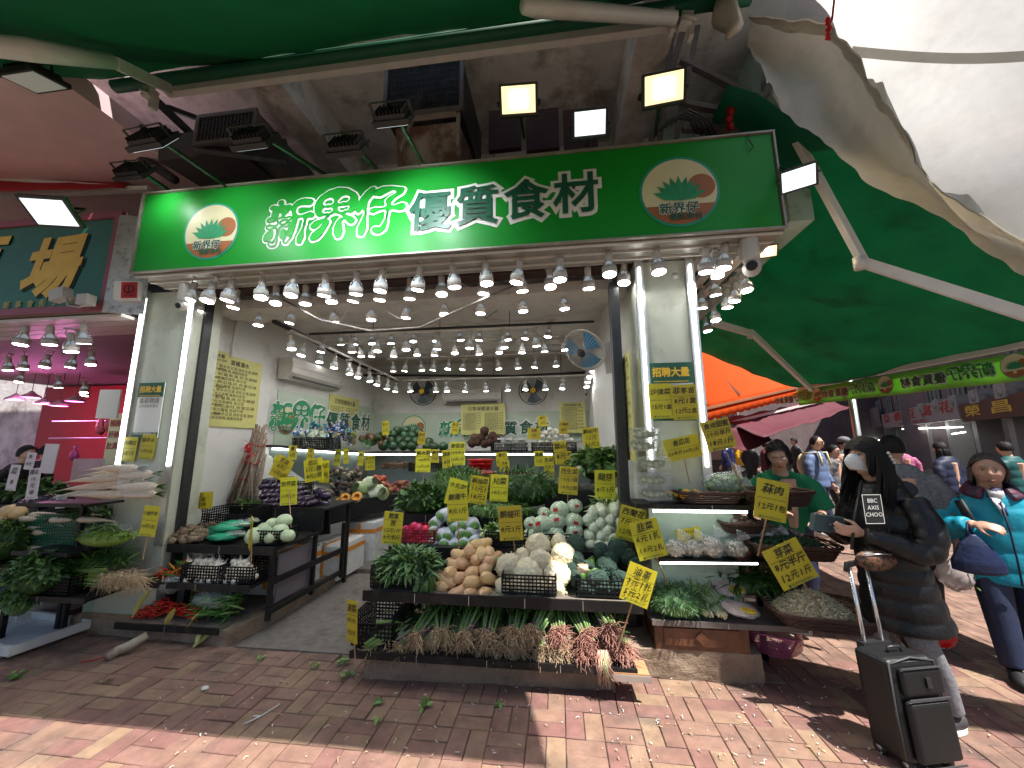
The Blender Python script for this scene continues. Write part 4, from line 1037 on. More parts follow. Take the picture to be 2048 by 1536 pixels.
for i in range(7):
    p = L_(PF(1935+i*24 if i < 4 else 1560+i*30, 770, .3)); 
    b = B(); b.box((10-2.3*i, -side*.2, 3.65), (.9, .5, .6)); b.lathe((10-2.3*i, -side*.46, 3.65), [(.24, 0), (.24, .01)], 20, rot=(R(90), 0, 0)); b.build('outdoor_unit', M('unit_grey', (.4, .38, .36), .5, dirt=(.15, .14, .13)), bld)
def fsign(x0, x1, y0, y1, text, label, bm, tm, sub=None, off=.35):
    a, c, e = PF(x0, y1, off), PF(x1, y1, off), PF(x1, y0, off)
    A, C = L_(a), L_(c); wd = abs(C.x-A.x); ht = (L_(e).z-C.z)
    cx = (A.x+C.x)/2; cz = L_(PF((x0+x1)/2, (y0+y1)/2, off)).z
    t = T('shop_sign', label, 'shop sign', BI @ Vector((cx, A.y, cz))); t.rotation_euler = bld.rotation_euler
    b = B(); b.box((0, 0, 0), (wd, .12, ht)); b.build('board', bm, t)
    # street-facing side is -side*y ; text must read from there
    M4 = Matrix.Translation((0, -side*.075, 0)) @ (VERT.to_4x4() if side > 0 else (Matrix.Rotation(math.pi, 4, 'Z') @ VERT.to_4x4()))
    b = B(); n = len(text); sg = 1 if side > 0 else -1
    sx_ = wd/n*.8
    for i, ch in enumerate(text):
        xx = (-wd/2+wd*(i+.5)/n)
        put_text(b, ch, ht*.62, xx, ht*.12 if sub else 0, 0, bold=.02, frame=M4, width=wd/n*.62)
    if sub: put_text(b, sub, ht*.2, 0, -ht*.35, 0, frame=M4, width=wd*.4)
    b.build('lettering', tm, t); return t
fsign(1768, 1926, 806, 852, '亞婆豆腐花', 'white sign with five red characters across the street', M('offwhite_board', (.42, .36, .35), .6, dirt=(.3, .24, .24)), m_redp, '豆漿腐乾')
fsign(1602, 1764, 830, 872, '金利菜菜公', 'faded white sign with thin red characters beyond the steel pole', M('faded_board', (.33, .27, .28), .6, dirt=(.25, .2, .2)), M('thin_red', (.3, .03, .05), .5))
fsign(1928, 2140, 782, 838, '榮昌號', 'brown wooden sign with gold characters at the far right', M('brown_board', (.13, .05, .03), .6), m_gold)
for (x0, x1, y) in ((1805, 1925, 858), (1905, 1930, 868), (1700, 1760, 884)):
    a, c = PF(x0, y, .2), PF(x1, y-4, .2)
    b = B(); b.tube([a, c], .03, 6); b.build('tube_light', m_led, label=f'lit tube light under the sign {"with red characters" if x0==1805 else ("next to the brown one" if x0==1905 else "beyond the pole")}', cat='tube light')
for i in range(10):
    p = PF(1610+14*i, 893, .5); q = 1
    b = B(); b.lathe(p, [(.09, -.12), (.05, 0), (.03, .1)], 8); b.lathe(p, [(.001, -.122), (.08, -.122)], 8, 1); b.build('street_lamp_bulb', [m_lampw, m_bulb], label=f'{ORD[i+1]} small lit bulb from the left under the faded sign', cat='lamp', group='bulbs under the faded sign')
for i, (x, lab) in enumerate(((1610, 'with bright goods'), (1830, 'of the bean curd shop'), (1960, 'beneath the brown sign'))):
    p = L_(PF(x, 960, -.6))
    b = B(); b.box((p.x, side*1.2, .5), (2.4, .8, 1.0)); 
    for k in range(24): b.box((p.x-1.1+.1*k, side*1.0, 1.05+rnd(0, .08)), (.08, .3, .1), mi=1+k % 3)
    b.build('goods_counter', [m_darkred, m_maroon, m_gold, m_paleyel], bld)
# maroon and red awnings at the mid distance
ma = T('maroon_awning', 'drooping maroon cloth awning behind the seller', 'awning')
cloth('awning_cloth', [P(1440, 838, Y=8.9), P(1650, 792, Y=12.), P(1700, 815, Y=11.4), P(1530, 872, Y=8.2)], m_maroon, (20, 8), .12, .08, parent=ma)
b = B(); b.bar(P(1440, 850, Y=8.6), P(1650, 800, Y=11.5), .05, .05); b.build('front_bar', m_whitem, ma)
ma = T('maroon_awning', 'bunched dark red cloth below the orange awning', 'awning')
cloth('awning_cloth', [P(1405, 858, Y=8.2), P(1530, 850, Y=9.2), P(1545, 880, Y=9), P(1470, 900, Y=8.1)], m_maroon, (18, 8), .15, .12, parent=ma)
# building close behind, left of the street (side wall of the market row)
bk = T('market_building', 'dim market building with window bars behind the orange awning', 'building', (3.4, 16.5, 0))
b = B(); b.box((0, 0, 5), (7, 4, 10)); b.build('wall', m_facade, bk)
for i in range(8):
    b = B(); b.box((-2.9+.8*i, -2.05, 2.9), (.5, .1, .9)); b.build('window', MATS['dark_pane'], bk)
    b = B(); b.box((-2.5+.8*i, -2.1, 2.9), (.06, .1, 1.0)); b.build('mullion', MATS['grey_bar'], bk)
for i in range(3):
    b = B(); b.box((-2+2*i, -2.4, 1.3), (1.5, .6, .5+.2*(i % 2))); b.build('shutter', m_darkred, bk)
# far blocks closing the streets
for (x, y, sx_, sy_, h, lab) in ((-12, 26, 22, 6, 26, 'tall far block behind the shops on the left'), (16, 40, 34, 6, 22, 'tall far block closing the side street'), (26, 6, 6, 44, 20, 'grey block along the right side of the street')):
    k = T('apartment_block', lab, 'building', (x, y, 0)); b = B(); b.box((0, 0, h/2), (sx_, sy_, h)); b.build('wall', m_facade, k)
# ceiling over the rest of the neighbour and dark mass behind
b = B(); b.box((-9.5, 12.5, 3.3), (10.6, 11, 6.8)); b.box((-1.6, 12.2, 1.7), (5.2, 9.2, 3.6)); b.build('building_core', m_slab, kind='structure')
# ================================================================ stall furniture
m_blk = M('black_plastic', (.01, .01, .011), .5, var=.3, vs=30, bump=.1, spec=.3)
m_blkshelf = M('black_shelf', (.012, .011, .011), .5, var=.3, vs=10, dirt=(.04, .033, .027), ds=5, spec=.3)
m_shelftop = M('worn_shelf_top', (.2, .17, .14), .7, var=.3, vs=8, dirt=(.08, .07, .06))
m_foam = M('foam_box', (.68, .68, .67), .7, var=.05, dirt=(.5, .47, .42), ds=4)
m_tape = M('orange_tape', (.75, .27, .03), .3, var=.08)
m_woodp = M('red_brown_wood', (.14, .055, .025), .5, var=.4, vs=12, bump=.2)
m_clear = M('clear_plastic', (.75, .8, .8), .08, var=0, alpha=.16, spec=.8)
m_bagp = M('bag_plastic', (.85, .88, .88), .12, var=0, alpha=.22, spec=.9, bump=1, bs=35)
def table(name, label, x0, x1, y0, y1, z, lip=.06, legs=(), mat=m_blkshelf, leg_z=0., th=.02, top=None):
    t = T(name, label, 'display shelf', ((x0+x1)/2, (y0+y1)/2, 0)); wx, wy = x1-x0, y1-y0
    b = B(); b.box((0, 0, z-th/2), (wx, wy, th)); b.build('shelf_board', top or mat, t)
    b = B(); b.box((0, -wy/2-.008, z-lip/2+.012), (wx, .016, lip)); b.build('front_edge', mat, t)
    n = max(1, int(wx/.4))
    b = B()
    for i in range(1, n): b.box((-wx/2+wx*i/n, -wy/2-.0175, z-lip/2+.01), (.004, .003, lip*.9))
    b.build('edge_joint', m_alu, t)
    for lx, ly in legs:
        b = B(); b.box((lx-(x0+x1)/2, ly-(y0+y1)/2, (z-th+leg_z)/2), (.035, .035, z-th-leg_z)); b.build('leg', mat, t)
    return t
table('display_shelf', 'lowest black shelf of the middle stall holding rooted bunches', -1.47, .46, 2.68, 3.2, .185, .045, (), leg_z=.1)
table('display_shelf', 'long black shelf of the middle stall holding squash and cauliflower', -1.46, .54, 2.8, 3.2, .53, .07, ((-1.2, 3.1), (.3, 3.1)), top=m_shelftop)
table('display_shelf', 'third black shelf up of the middle stall holding wrapped cabbages', -1.46, .56, 3.2, 3.62, .74, .2, ((-1.3, 3.55), (.4, 3.55)))
table('display_shelf', 'upper black shelf of the middle stall holding leafy greens', -1.7, .35, 3.62, 4.4, .93, .18, ((-1.5, 4.2), (.2, 4.2)))
table('display_shelf', 'black shelf under the crate of lettuce beside the corner column', -.15, .5, 3.9, 4.7, 1.13, .2, ((-.1, 4.0), (.45, 4.0)))
table('display_shelf', 'lowest shelf of the left rack holding chillies', -3.75, -2.78, 2.98, 3.5, .125, .05, (), top=m_shelftop)
table('display_shelf', 'middle shelf of the left rack holding white bulbs', -3.6, -2.6, 3.05, 3.45, .43, .05, ((-3.55, 3.4), ))
table('display_shelf', 'upper shelf of the left rack holding bagged greens', -3.6, -2.52, 3.2, 3.85, .7, .07, ((-2.55, 3.22), (-2.55, 3.8), (-3.55, 3.8)), leg_z=.1)
table('display_shelf', 'raised shelf of the left rack holding aubergines', -3.62, -2.5, 3.85, 4.5, .93, .24, ((-2.55, 4.4), ))
b = B(); b.bar((-2.53, 3.2, .18), (-2.53, 4.3, .16), .04, .04); b.bar((-2.53, 3.2, .42), (-2.53, 4.3, .4), .03, .05); b.bar((-2.53, 4.3, .1), (-2.53, 4.3, .7), .04, .04)
b.build('rack_support', m_blkshelf, label='black steel side frame of the left rack by the ramp', cat='rack support')
b = B(); b.box((-2.6, 3.6, .4), (.02, .5, .42)); b.build('grey_side_panel', M('mauve_board', (.2, .17, .19), .6), label='grey board closing the side of the left rack', cat='board')
# long black sided counter at the left
cp = [P(658, 1008, Y=4.5), P(823, 984, Y=5.9), P(823, 1010, Y=5.9), P(658, 1050, Y=4.5)]
ct = T('side_counter', 'long black boarded counter running back along the left wall', 'counter')
b = B(); b.slab(cp, .03); b.build('front_board', m_blk, ct)
b = B(); b.slab([cp[0]+Vector((0, 0, -.07)), cp[1]+Vector((0, 0, -.07)), (XL, 5.9, cp[1].z-.02), (XL, 4.5, cp[0].z-.02)], .02); b.build('counter_top', m_blkshelf, ct)
b = B(); b.slab([P(615, 1007, Y=4.45), P(658, 1007, Y=4.45), P(658, 1068, Y=4.45), P(615, 1072, Y=4.45)], .03); b.build('end_board', m_blk, ct)
# left and back ledges with tube lights
lt = T('wall_ledge', 'ledge along the left wall with a tube light under its edge', 'ledge')
lA, lB = P(548, 894, Y=4.6), P(727, 906, Y=6.3)
b = B(); b.slab([lA, lB, (XL, lB.y+.1, lB.z), (XL, lA.y-.1, lA.z)], .03); b.build('ledge_board', m_blkshelf, lt)
b = B(); b.slab([lA+Vector((-.03, 0, -.02)), lB+Vector((-.03, 0, -.02)), lB+Vector((-.25, 0, -.5)), lA+Vector((-.25, 0, -.5))], .02); b.build('back_panel', M('grey_green_panel', (.22, .27, .26), .4, var=.1), lt)
b = B(); b.tube([lA+Vector((.0, -.02, -.02)), lB+Vector((0, -.02, -.02))], .013, 6); b.build('light_tube', m_led, lt)
lt = T('wall_ledge', 'ledge across the rear wall with a tube light under its edge', 'ledge')
b = B(); b.box((-1.55, 6.75, 1.46), (4.2, 1.0, .05)); b.build('ledge_board', m_blkshelf, lt)
b = B(); b.box((-1.55, 6.9, .95), (4.2, .03, .95)); b.build('back_panel', MATS['grey_green_panel'], lt)
b = B(); b.tube([(-3.5, 6.24, 1.44), (-.1, 6.24, 1.44)], .013, 6); b.build('light_tube', m_led, lt)
# ---------------------------------------------------------------- crates
def lattice(b, a, u, v, nu, nv, th=.007):         # bars over a parallelogram a + u*s + v*t
    a, u, v = Vector(a), Vector(u), Vector(v)
    for i in range(nu+1): b.bar(a+u*(i/nu), a+u*(i/nu)+v, th, th)
    for j in range(nv+1): b.bar(a+v*(j/nv), a+v*(j/nv)+u, th, th*1.4)
def crate(x0, x1, y0, y1, z, h, label, rz=0, hb=None, mat=None, sides=True):
    cx, cy = (x0+x1)/2, (y0+y1)/2
    t = T('plastic_crate', label, 'crate', (cx, cy, z), (0, 0, rz)); wx, wy = x1-x0, y1-y0; mat = mat or m_blk
    b = B(); b.box((0, 0, .006), (wx, wy, .01)); b.build('crate_base', mat, t)
    hb = hb or h
    st = .026
    def side(a, u, hh): b = B(); lattice(b, a, u, (0, 0, hh), max(2, int(Vector(u).length/st)), max(2, int(hh/.024))); b.build('crate_side', mat, t)
    side((-wx/2, -wy/2, .01), (wx, 0, 0), h); side((-wx/2, wy/2, .01), (wx, 0, 0), hb)
    side((-wx/2, -wy/2, .01), (0, wy, 0), hb); side((wx/2, -wy/2, .01), (0, wy, 0), hb)
    return t
crate(-1.43, -1.02, 2.84, 3.17, .54, .11, 'black lattice crate of leafy stems at the left end of the long shelf', hb=.15)
crate(-.43, -.04, 2.84, 3.1, .54, .12, 'black lattice crate under the cauliflowers')
crate(.1, .5, 2.85, 3.12, .54, .1, 'black lattice crate under the broccoli')
crate(-1.5, -1.2, 2.74, 3.1, .19, .14, 'black lattice crate corner among the rooted bunches', hb=.2)
crate(-.63, -.28, 3.24, 3.5, .75, .11, 'black lattice crate of small pale gourds behind the squash')
crate(-.15, .13, 3.26, 3.55, .75, .1, 'black lattice crate partly hidden by wrapped cabbages')
crate(-1.4, -1.1, 3.3, 3.6, .75, .1, 'small crate of red radishes behind the leafy stems', mat=M('red_plastic', (.3, .02, .04), .4))
crate(-3.3, -2.95, 3.08, 3.4, .44, .12, 'black lattice crate of white bulbs, left one of two')
crate(-2.93, -2.62, 3.08, 3.4, .44, .12, 'black lattice crate of white bulbs, right one of two')
crate(-2.78, -2.54, 3.26, 3.5, .71, .11, 'black lattice crate of pale cabbages above the bulbs')
crate(-3.6, -3.1, 3.5, 3.82, .71, .2, 'black lattice crate of brown roots against the wall', hb=.25)
crate(-3.55, -3.1, 4.2, 4.5, .94, .2, 'black lattice crate at the foot of the long yam bundle')
crate(-3.75, -3.2, 4.9, 5.2, 1.55, .15, 'black lattice crate of blue packets on the left ledge')
crate(-1.15, -.55, 6.35, 6.7, 1.49, .13, 'black lattice crate of coconuts on the rear ledge')
crate(-.45, .3, 6.35, 6.7, 1.49, .13, 'black lattice crate of white packs on the rear ledge')
crate(-2.3, -1.85, 5.6, 5.9, 1.2, .12, 'black lattice crate of thin brown roots below the rear ledge')
crate(-4.5, -3.95, 2.75, 3.0, .42, .12, 'black lattice crate of flowering garlic at the neighbouring stall')
crate(-5.1, -4.3, 3.0, 3.5, .68, .3, 'dark green plastic crate of radishes at the neighbouring stall', mat=M('green_plastic', (.01, .13, .07), .4))
# ---------------------------------------------------------------- foam boxes under the counters
def foambox(p0, d, label, rz=0, tape=True):
    t = T('foam_box', label, 'foam box', p0, (0, 0, rz))
    b = B(); b.box((0, 0, d[2]*.42), (d[0], d[1], d[2]*.84)); b.build('box', m_foam, t)
    b = B(); b.box((0, 0, d[2]*.92), (d[0]+.01, d[1]+.01, d[2]*.15)); b.build('lid', m_foam, t)
    if tape:
        b = B(); b.box((0, -d[1]/2-.007, d[2]*.78), (d[0]+.02, .003, .045)); b.box((0, -d[1]/2-.009, d[2]*.55), (.045, .003, d[2]*.8)); b.box((0, 0, d[2]+.0015), (.045, d[1]+.01, .003)); b.box((d[0]/2+.007, 0, d[2]*.78), (.003, d[1], .045)); b.build('tape', m_tape, t)
    return t
foambox((-2.78, 4.6, .05), (.4, .6, .38), 'white foam box with orange tape standing behind the left rack')
foambox((-2.75, 5.3, .05), (.45, .5, .5), 'tall white foam box with an orange taped edge beside the ramp')
foambox((-2.55, 5.95, .05), (.5, .5, .66), 'stacked white foam box at the rear of the ramp', tape=False)
foambox((-2.95, 3.9, .13), (.5, .5, .36), 'white foam box with orange tape under the left rack')
t = T('bucket', 'white lidded bucket at the end of the ramp', 'bucket', (-2.05, 5.6, .05))
b = B(); b.lathe((0, 0, 0), [(.15, 0), (.17, .3), (.18, .3), (.18, .34), (.01, .34)], 20); b.build('bucket_body', m_foam, t)
b = B(); b.lathe((0, 0, .35), [(.15, 0), (.17, .28), (.18, .28), (.18, .32), (.01, .32)], 20); b.build('upper_bucket', m_foam, t)
# ================================================================ right hand rack on the corner
m_rackp = M('pale_rack_panel', (.36, .45, .36), .6, var=.1)
table('display_shelf', 'lowest worn wood shelf of the right rack holding herbs', .62, 1.62, 2.93, 3.35, .375, .035, ((1.42, 3.3), (.66, 3.3)), mat=M('grey_wood', (.18, .15, .13), .8, var=.3, vs=15), top=m_shelftop)
table('display_shelf', 'middle black shelf of the right rack holding bagged mushrooms', .7, 1.55, 2.98, 3.3, .765, .03, ((.72, 3.28), (1.5, 3.28)))
table('display_shelf', 'top black shelf of the right rack holding baskets and clear boxes', .56, 1.62, 2.95, 3.3, 1.15, .03, ((.6, 3.28), (1.5, 3.28)))
b = B(); b.box((1.0, 3.16-.02, .75), (.62, .02, .72)); b.build('rack_back_panel', m_rackp, label='pale green back panel of the right rack', cat='panel')
for x0, x1, y, Y, lb in ((1306, 1494, 1022, 2.97, 'lit white tube light under the top shelf of the right rack'), (1320, 1515, 1125, 2.97, 'lit white tube light under the middle shelf of the right rack')):
    a, c = P(x0, y, Y=Y), P(x1, y+2, Y=Y); b = B(); b.tube([a, c], .009, 8); b.build('tube_light', m_led, label=lb, cat='tube light')
t = T('wooden_panel_box', 'red-brown wooden panel box under the right rack', 'wooden box', (.95, 3.1, .19))
b = B(); b.box((0, 0, .085), (.62, .3, .17)); b.build('box', m_woodp, t)
b = B(); b.box((0, -.155, .085), (.5, .01, .11)); b.box((0, -.165, .085), (.07, .012, .06), (0, .78, 0)); b.build('carved_panel', m_woodp, t)
b = B(); b.box((1.62, 3.3, .3), (.32, .3, .1), (.0, .1, 0)); b.build('folded_paper', m_white, label='folded white paper sticking out under the herb shelf', cat='paper')
# wicker trays
m_wick = M('dark_wicker', (.075, .035, .025), .55, var=.35, vs=40, bump=.3)
def basket(c, wx, wy, h, label, rz=0, flare=1.2):
    t = T('wicker_basket', label, 'basket', c, (0, 0, rz))
    def rg(s, z, n=36, ph=0, amp=0.):
        out = []
        for i in range(n):
            a = 2*math.pi*i/n
            cx_, sx_ = math.cos(a), math.sin(a)
            e = .38
            X = math.copysign(abs(cx_)**e, cx_)*wx/2*s; Y = math.copysign(abs(sx_)**e, sx_)*wy/2*s
            k = 1+amp*(1 if (i+ph) % 2 else -1)
            out.append(Vector((X*k, Y*k, z)))
        return out
    b = B(); bot = rg(1/flare, .006); b.add(bot, [tuple(range(len(bot)))]); b.build('basket_floor', m_wick, t)
    nrow = max(4, int(h/.011)); b = B()
    for j in range(nrow):
        f = j/(nrow-1); q = rg(1/flare+(1-1/flare)*f, .006+h*f, 44, j, .012); b.tube(q+[q[0]], .006, 4, cap=False)
    b.build('woven_side', m_wick, t, kind='stuff')
    q = rg(1.02, h+.004, 40); b = B()
    for k in range(2): b.tube([p+Vector((0, 0, .006*math.sin(i*1.3+k*3.1))) for i, p in enumerate(q+[q[0]])], .008, 5, cap=False)
    b.build('rim', m_wick, t); return t
basket(P(1412, 1003, Y=3.08), .46, .3, .075, 'dark wicker tray of orange blossoms on the top shelf', 0)
basket(P(1540, 1008, Y=3.12), .5, .34, .1, 'dark wicker basket at the seller end of the top shelf', .05)
basket(P(1575, 1108, Y=3.1), .56, .42, .09, 'dark wicker tray of small green fruits on the middle shelf', -.06)
basket(P(1635, 1240, Y=2.95), .6, .46, .085, 'wide dark wicker tray heaped with bean sprouts', -.12, 1.25)
basket(P(1478, 1062, Y=3.15), .3, .26, .07, 'small round dark basket of brown mushrooms', 0, 1.3)
# clear boxes
m_sprout = M('sprout_mix', (.25, .3, .14), .6, var=.4, vs=60, col2=(.5, .5, .35), ms=40)
for i, (x, y, w_) in enumerate(((1310, 985, 56), (1308, 958, 55), (1308, 925, 54), (1288, 890, 50), (1288, 866, 50))):
    p = P(x, y+12, Y=3.02); wd = w_*SC(p); h = .085
    t = T('clear_box', f'clear plastic box of sprouts, {ORD[i+1]} from the bottom of its stack', 'plastic box', p, group='stack of clear sprout boxes')
    b = B(); b.box((0, 0, h*.46), (wd, .15, h*.92), taper=1.04); b.build('shell', m_clear, t)
    b = B(); b.box((0, 0, h*.93), (wd*1.06, .16, .006)); b.box((0, 0, h*1.0), (wd*.9, .13, .012)); b.build('lid', m_clear, t)
    b = B()
    for k in range(120):
        a = Vector((rnd(-.42, .42)*wd, rnd(-.06, .06), rnd(.01, h*.8))); b.tube([a, a+Vector((rnd(-.03, .03), rnd(-.02, .02), rnd(-.01, .02)))], .0025, 3)
    b.ell((0, 0, h*.4), (wd*.43, .06, h*.36), 12, 6, nz=.3, nf=6); b.build('sprouts', m_sprout, t, kind='stuff')
# ================================================================ produce
g1 = M('leaf_green', (.085, .18, .03), .45, var=.3, vs=25, transl=.12); g2 = M('leaf_dark', (.032, .088, .018), .45, var=.3, vs=25, transl=.1)
g3 = M('leaf_light', (.2, .34, .1), .45, var=.25, vs=20, transl=.15); g4 = M('stem_pale', (.5, .58, .33), .45, var=.15); g5 = M('leaf_yellowgreen', (.22, .3, .06), .5, var=.25)
g6 = M('leaf_bluegreen', (.11, .22, .085), .5, var=.25, vs=30)
m_root = M('root_tan', (.5, .36, .22), .8, var=.3, vs=30); m_rootp = M('root_pinkish', (.45, .22, .17), .75, var=.3); m_purple = M('purple_band', (.16, .03, .22), .4, var=.1)
def heap(name, c, r, n, L, Wd, mats, label, droop=.4, out=.6, seed=1, stems=0, core=None, kind='stuff', rt_=None, parent=None, curl=.35):
    """leafy heap: leaves spring from an ellipsoid mound"""
    c = Vector(c); b = B()
    b.ell((0, 0, 0), (r[0]*.85, r[1]*.85, r[2]*.8), 14, 8, nz=.25, seed=seed, mi=len(mats)-1 if core is None else core)
    for i in range(n):
        th = rnd(0, 2*math.pi); ph = math.acos(rnd(-.15, 1)); d = Vector((math.sin(ph)*math.cos(th), math.sin(ph)*math.sin(th), math.cos(ph)))
        p = Vector((d.x*r[0], d.y*r[1], d.z*r[2]))*rnd(.72, 1.0)
        dd = (d*out+Vector((rnd(-1, 1), rnd(-1, 1), rnd(-.8, .6)))*.8); 
        b.leaf(p, dd, L*rnd(.6, 1.25), Wd*rnd(.6, 1.2), random.choices(range(len(mats)))[0], curl=droop+rnd(-.25, .3), seg=3)
    for i in range(stems):
        th = rnd(0, 2*math.pi); p = Vector((math.cos(th)*r[0]*rnd(.3, 1), math.sin(th)*r[1]*rnd(.3, 1), rnd(0, r[2])))
        b.tube([p, p+Vector((rnd(-.6, .6), rnd(-.8, .2), rnd(-.1, .4)))*L], .004, 4, mi=stems and 0)
    return b.build(name, mats, parent, c, rt_, label=label, cat=None if parent else 'vegetables', kind=kind)
def PZ(x, y, Y): return P(x, y, Y=Y)
heap('leafy_stems', (-1.2, 3.0, .64), (.24, .16, .13), 620, .1, .03, [g1, g6, g2, g3, g6], 'heap of long leafy green stems in the left crate', .4, .8)
b = B()
for k in range(60):
    p = Vector((rnd(-1.08, -.95), 2.83+rnd(-.02, .05), rnd(.56, .66))); b.leaf(p, (rnd(-.3, .4), -.5, -1), .1, .028, k % 3, .5)
b.build('hanging_leaves', [g1, g6, g2], label='leaves spilling over the shelf edge beside the squash', cat='vegetables', kind='stuff')
heap('green_herbs', PZ(845, 1003, 3.8), (.26, .25, .17), 620, .07, .035, [g2, g1, g2], 'heap of dark leafy greens behind the radishes', .3, .8)
heap('green_herbs', PZ(918, 978, 4.0), (.33, .3, .22), 900, .08, .016, [g2, g1, g1], 'heap of fine stemmed greens in the middle of the upper shelf', .2, 1.0)
heap('green_herbs', PZ(1040, 980, 4.0), (.46, .3, .21), 1200, .08, .012, [g2, g1, g2], 'wide heap of dark water spinach left of the lettuce', .25, 1.0)
heap('green_herbs', PZ(985, 1022, 3.66), (.42, .1, .09), 520, .07, .012, [g1, g2, g3], 'fringe of green stems over the upper shelf edge', .6, 1.0)
heap('lettuce_heads', PZ(1200, 932, 4.25), (.34, .24, .17), 420, .1, .06, [g3, g1, g2], 'crate of loose lettuce and choy beside the corner column', .5, .9)
for i, (x, y) in enumerate(((1166, 945), (1185, 940), (1200, 952), (1158, 935))):
    b = B(); b.ell((0, 0, 0), (.035, .06, .035), 10, 6); b.build('choy_head', m_white, loc=PZ(x, y, 4.1), label=f'{ORD[i+1]} white stemmed choy end in the lettuce crate', cat='choy', group='choy heads in the lettuce crate')
heap('cut_chives', PZ(1352, 1205, 3.02), (.2, .14, .12), 900, .055, .006, [g2, g2, g6], 'dense dark heap of fine cut chives on the lowest right shelf', .3, 1.2)
heap('flat_greens', PZ(1500, 1165, 3.2), (.27, .14, .1), 260, .13, .022, [g2, g1, g2], 'long flat dark green leaves behind the sprout tray', .4, .6)
heap('long_beans', PZ(1440, 975, 3.3), (.1, .05, .03), 60, .04, .01, [g1, g2], 'few green pods behind the top wicker tray', .4)
# bean sprouts
m_spr = M('bean_sprout', (.86, .72, .48), .4, var=.15, transl=.1, tint=0)
b = B()
for k in range(1500):
    th = rnd(0, 6.28); rr = rnd(0, 1)**.5; x, y = .23*rr*math.cos(th), .17*rr*math.sin(th); z = .055+.12*(1-rr**1.6)+rnd(-.012, .012)
    d = Vector((rnd(-1, 1), rnd(-1, 1), rnd(-.3, .5))).normalized()*.022; p = Vector((x, y, z)); sd_ = Vector((rnd(-1, 1), rnd(-1, 1), rnd(-.5, 1)))*.008
    b.tube([p-d, p+sd_, p+d], [.0016, .003, .0035], 4)
b.ell((0, 0, .04), (.2, .14, .09), 16, 8)
b.build('bean_sprouts', m_spr, loc=P(1635, 1240, Y=2.95)+Vector((-.03, 0, 0)), label='heap of pale bean sprouts on the wide wicker tray', cat='bean sprouts', kind='stuff')
# small green fruits
b = B()
for k in range(420):
    th = rnd(0, 6.28); rr = rnd(0, 1)**.5; b.ell((.25*rr*math.cos(th), .18*rr*math.sin(th), .07+.05*(1-rr*rr)+rnd(0, .008)), (.011, .011, .015), 6, 4, rot=(rnd(0, 3), rnd(0, 3), 0))
b.build('small_green_fruits', M('dark_green_fruit', (.025, .075, .03), .35, var=.3), loc=P(1575, 1108, Y=3.1), label='tray heap of small dark green fruits below the okra card', cat='small fruits', kind='stuff')
def chunks(name, p, r, n, s, mats, label, cat_='mushrooms', nzv=.4):
    b = B()
    for k in range(n):
        th = rnd(0, 6.28); rr = rnd(0, 1)**.5; z = r[2]*(1-rr**1.5)+rnd(-.01, .01)
        b.ell((r[0]*rr*math.cos(th), r[1]*rr*math.sin(th), z), (s*rnd(.7, 1.2), s*rnd(.7, 1.2), s*rnd(.4, .8)), 8, 5, rot=(rnd(-.8, .8), rnd(-.8, .8), 0), mi=k % len(mats), nz=nzv, seed=k)
    return b.build(name, mats, loc=p, label=label, cat=cat_, kind='stuff')
m_mush = M('brown_mushroom', (.12, .07, .045), .6, var=.3); m_mushg = M('grey_mushroom', (.3, .25, .22), .6, var=.3); m_mushw = M('white_mushroom', (.62, .52, .38), .5, var=.12)
chunks('brown_mushrooms', P(1478, 1050, Y=3.15), (.13, .1, .06), 70, .024, [m_mush, m_mushg], 'heap of brown mushrooms in the small round basket')
chunks('oyster_mushrooms', P(1540, 1068, Y=3.2), (.2, .08, .05), 60, .032, [m_mushg, m_white, m_mushg], 'heap of pale grey oyster mushrooms behind the green fruits', nzv=.8)
chunks('orange_blossoms', P(1375, 990, Y=3.05), (.14, .08, .03), 60, .018, [M('blossom', (.75, .35, .02), .5), M('blossom_yellow', (.75, .55, .05), .5), g1], 'orange squash blossoms in the left wicker tray', 'blossoms', .9)
chunks('brussels_sprouts', P(1480, 992, Y=3.05), (.1, .06, .03), 30, .02, [g3, g1], 'loose green sprouts beside the bagged sprouts', 'sprouts', .2)
def bag(p, r, label, mats, n, s, neck=True, rot=(0, 0, 0)):
    t = T('plastic_bag', label, 'bagged vegetables', p, rot)
    b = B()
    for k in range(n):
        th = rnd(0, 6.28); ph = math.acos(rnd(-1, 1)); q = Vector((math.sin(ph)*math.cos(th)*r[0], math.sin(ph)*math.sin(th)*r[1], math.cos(ph)*r[2]))*rnd(.55, .9)
        b.ell(q+Vector((0, 0, r[2]*.8)), (s, s*.9, s*rnd(.8, 1.1)), 8, 6, rot=(rnd(0, 3), rnd(0, 3), 0), mi=k % len(mats))
    b.build('contents', mats, t, kind='stuff')
    b = B(); b.ell((0, 0, r[2]*.85), (r[0]*1.05, r[1]*1.05, r[2]*1.05), 28, 18, nz=.28, nf=4.5, seed=p[0]*3)
    if neck: b.lathe((r[0]*.3, 0, r[2]*1.6), [(r[0]*.5, -.02), (.02, .03), (.05, .07), (.06, .09)], 14, rot=(.3, .5, 0), sy=.6)
    b.build('bag_film', m_bagp, t); return t
for i, x in enumerate((1352, 1385, 1425, 1470)):
    bag(P(x, 1110, Y=3.02+.03*(i % 2)), (.075+.012*(i % 2), .07, .055+.012*(i % 3 == 2)), f'{ORD[i+1]} clear bag of white mushrooms from the left on the middle shelf', [m_mushw], 90, .0145)
bag(P(1455, 985, Y=3.12), (.16, .1, .08), 'large clear bag of round green sprouts on the top shelf', [M('sprout_ball', (.16, .26, .1), .5, var=.25), g3], 150, .02)
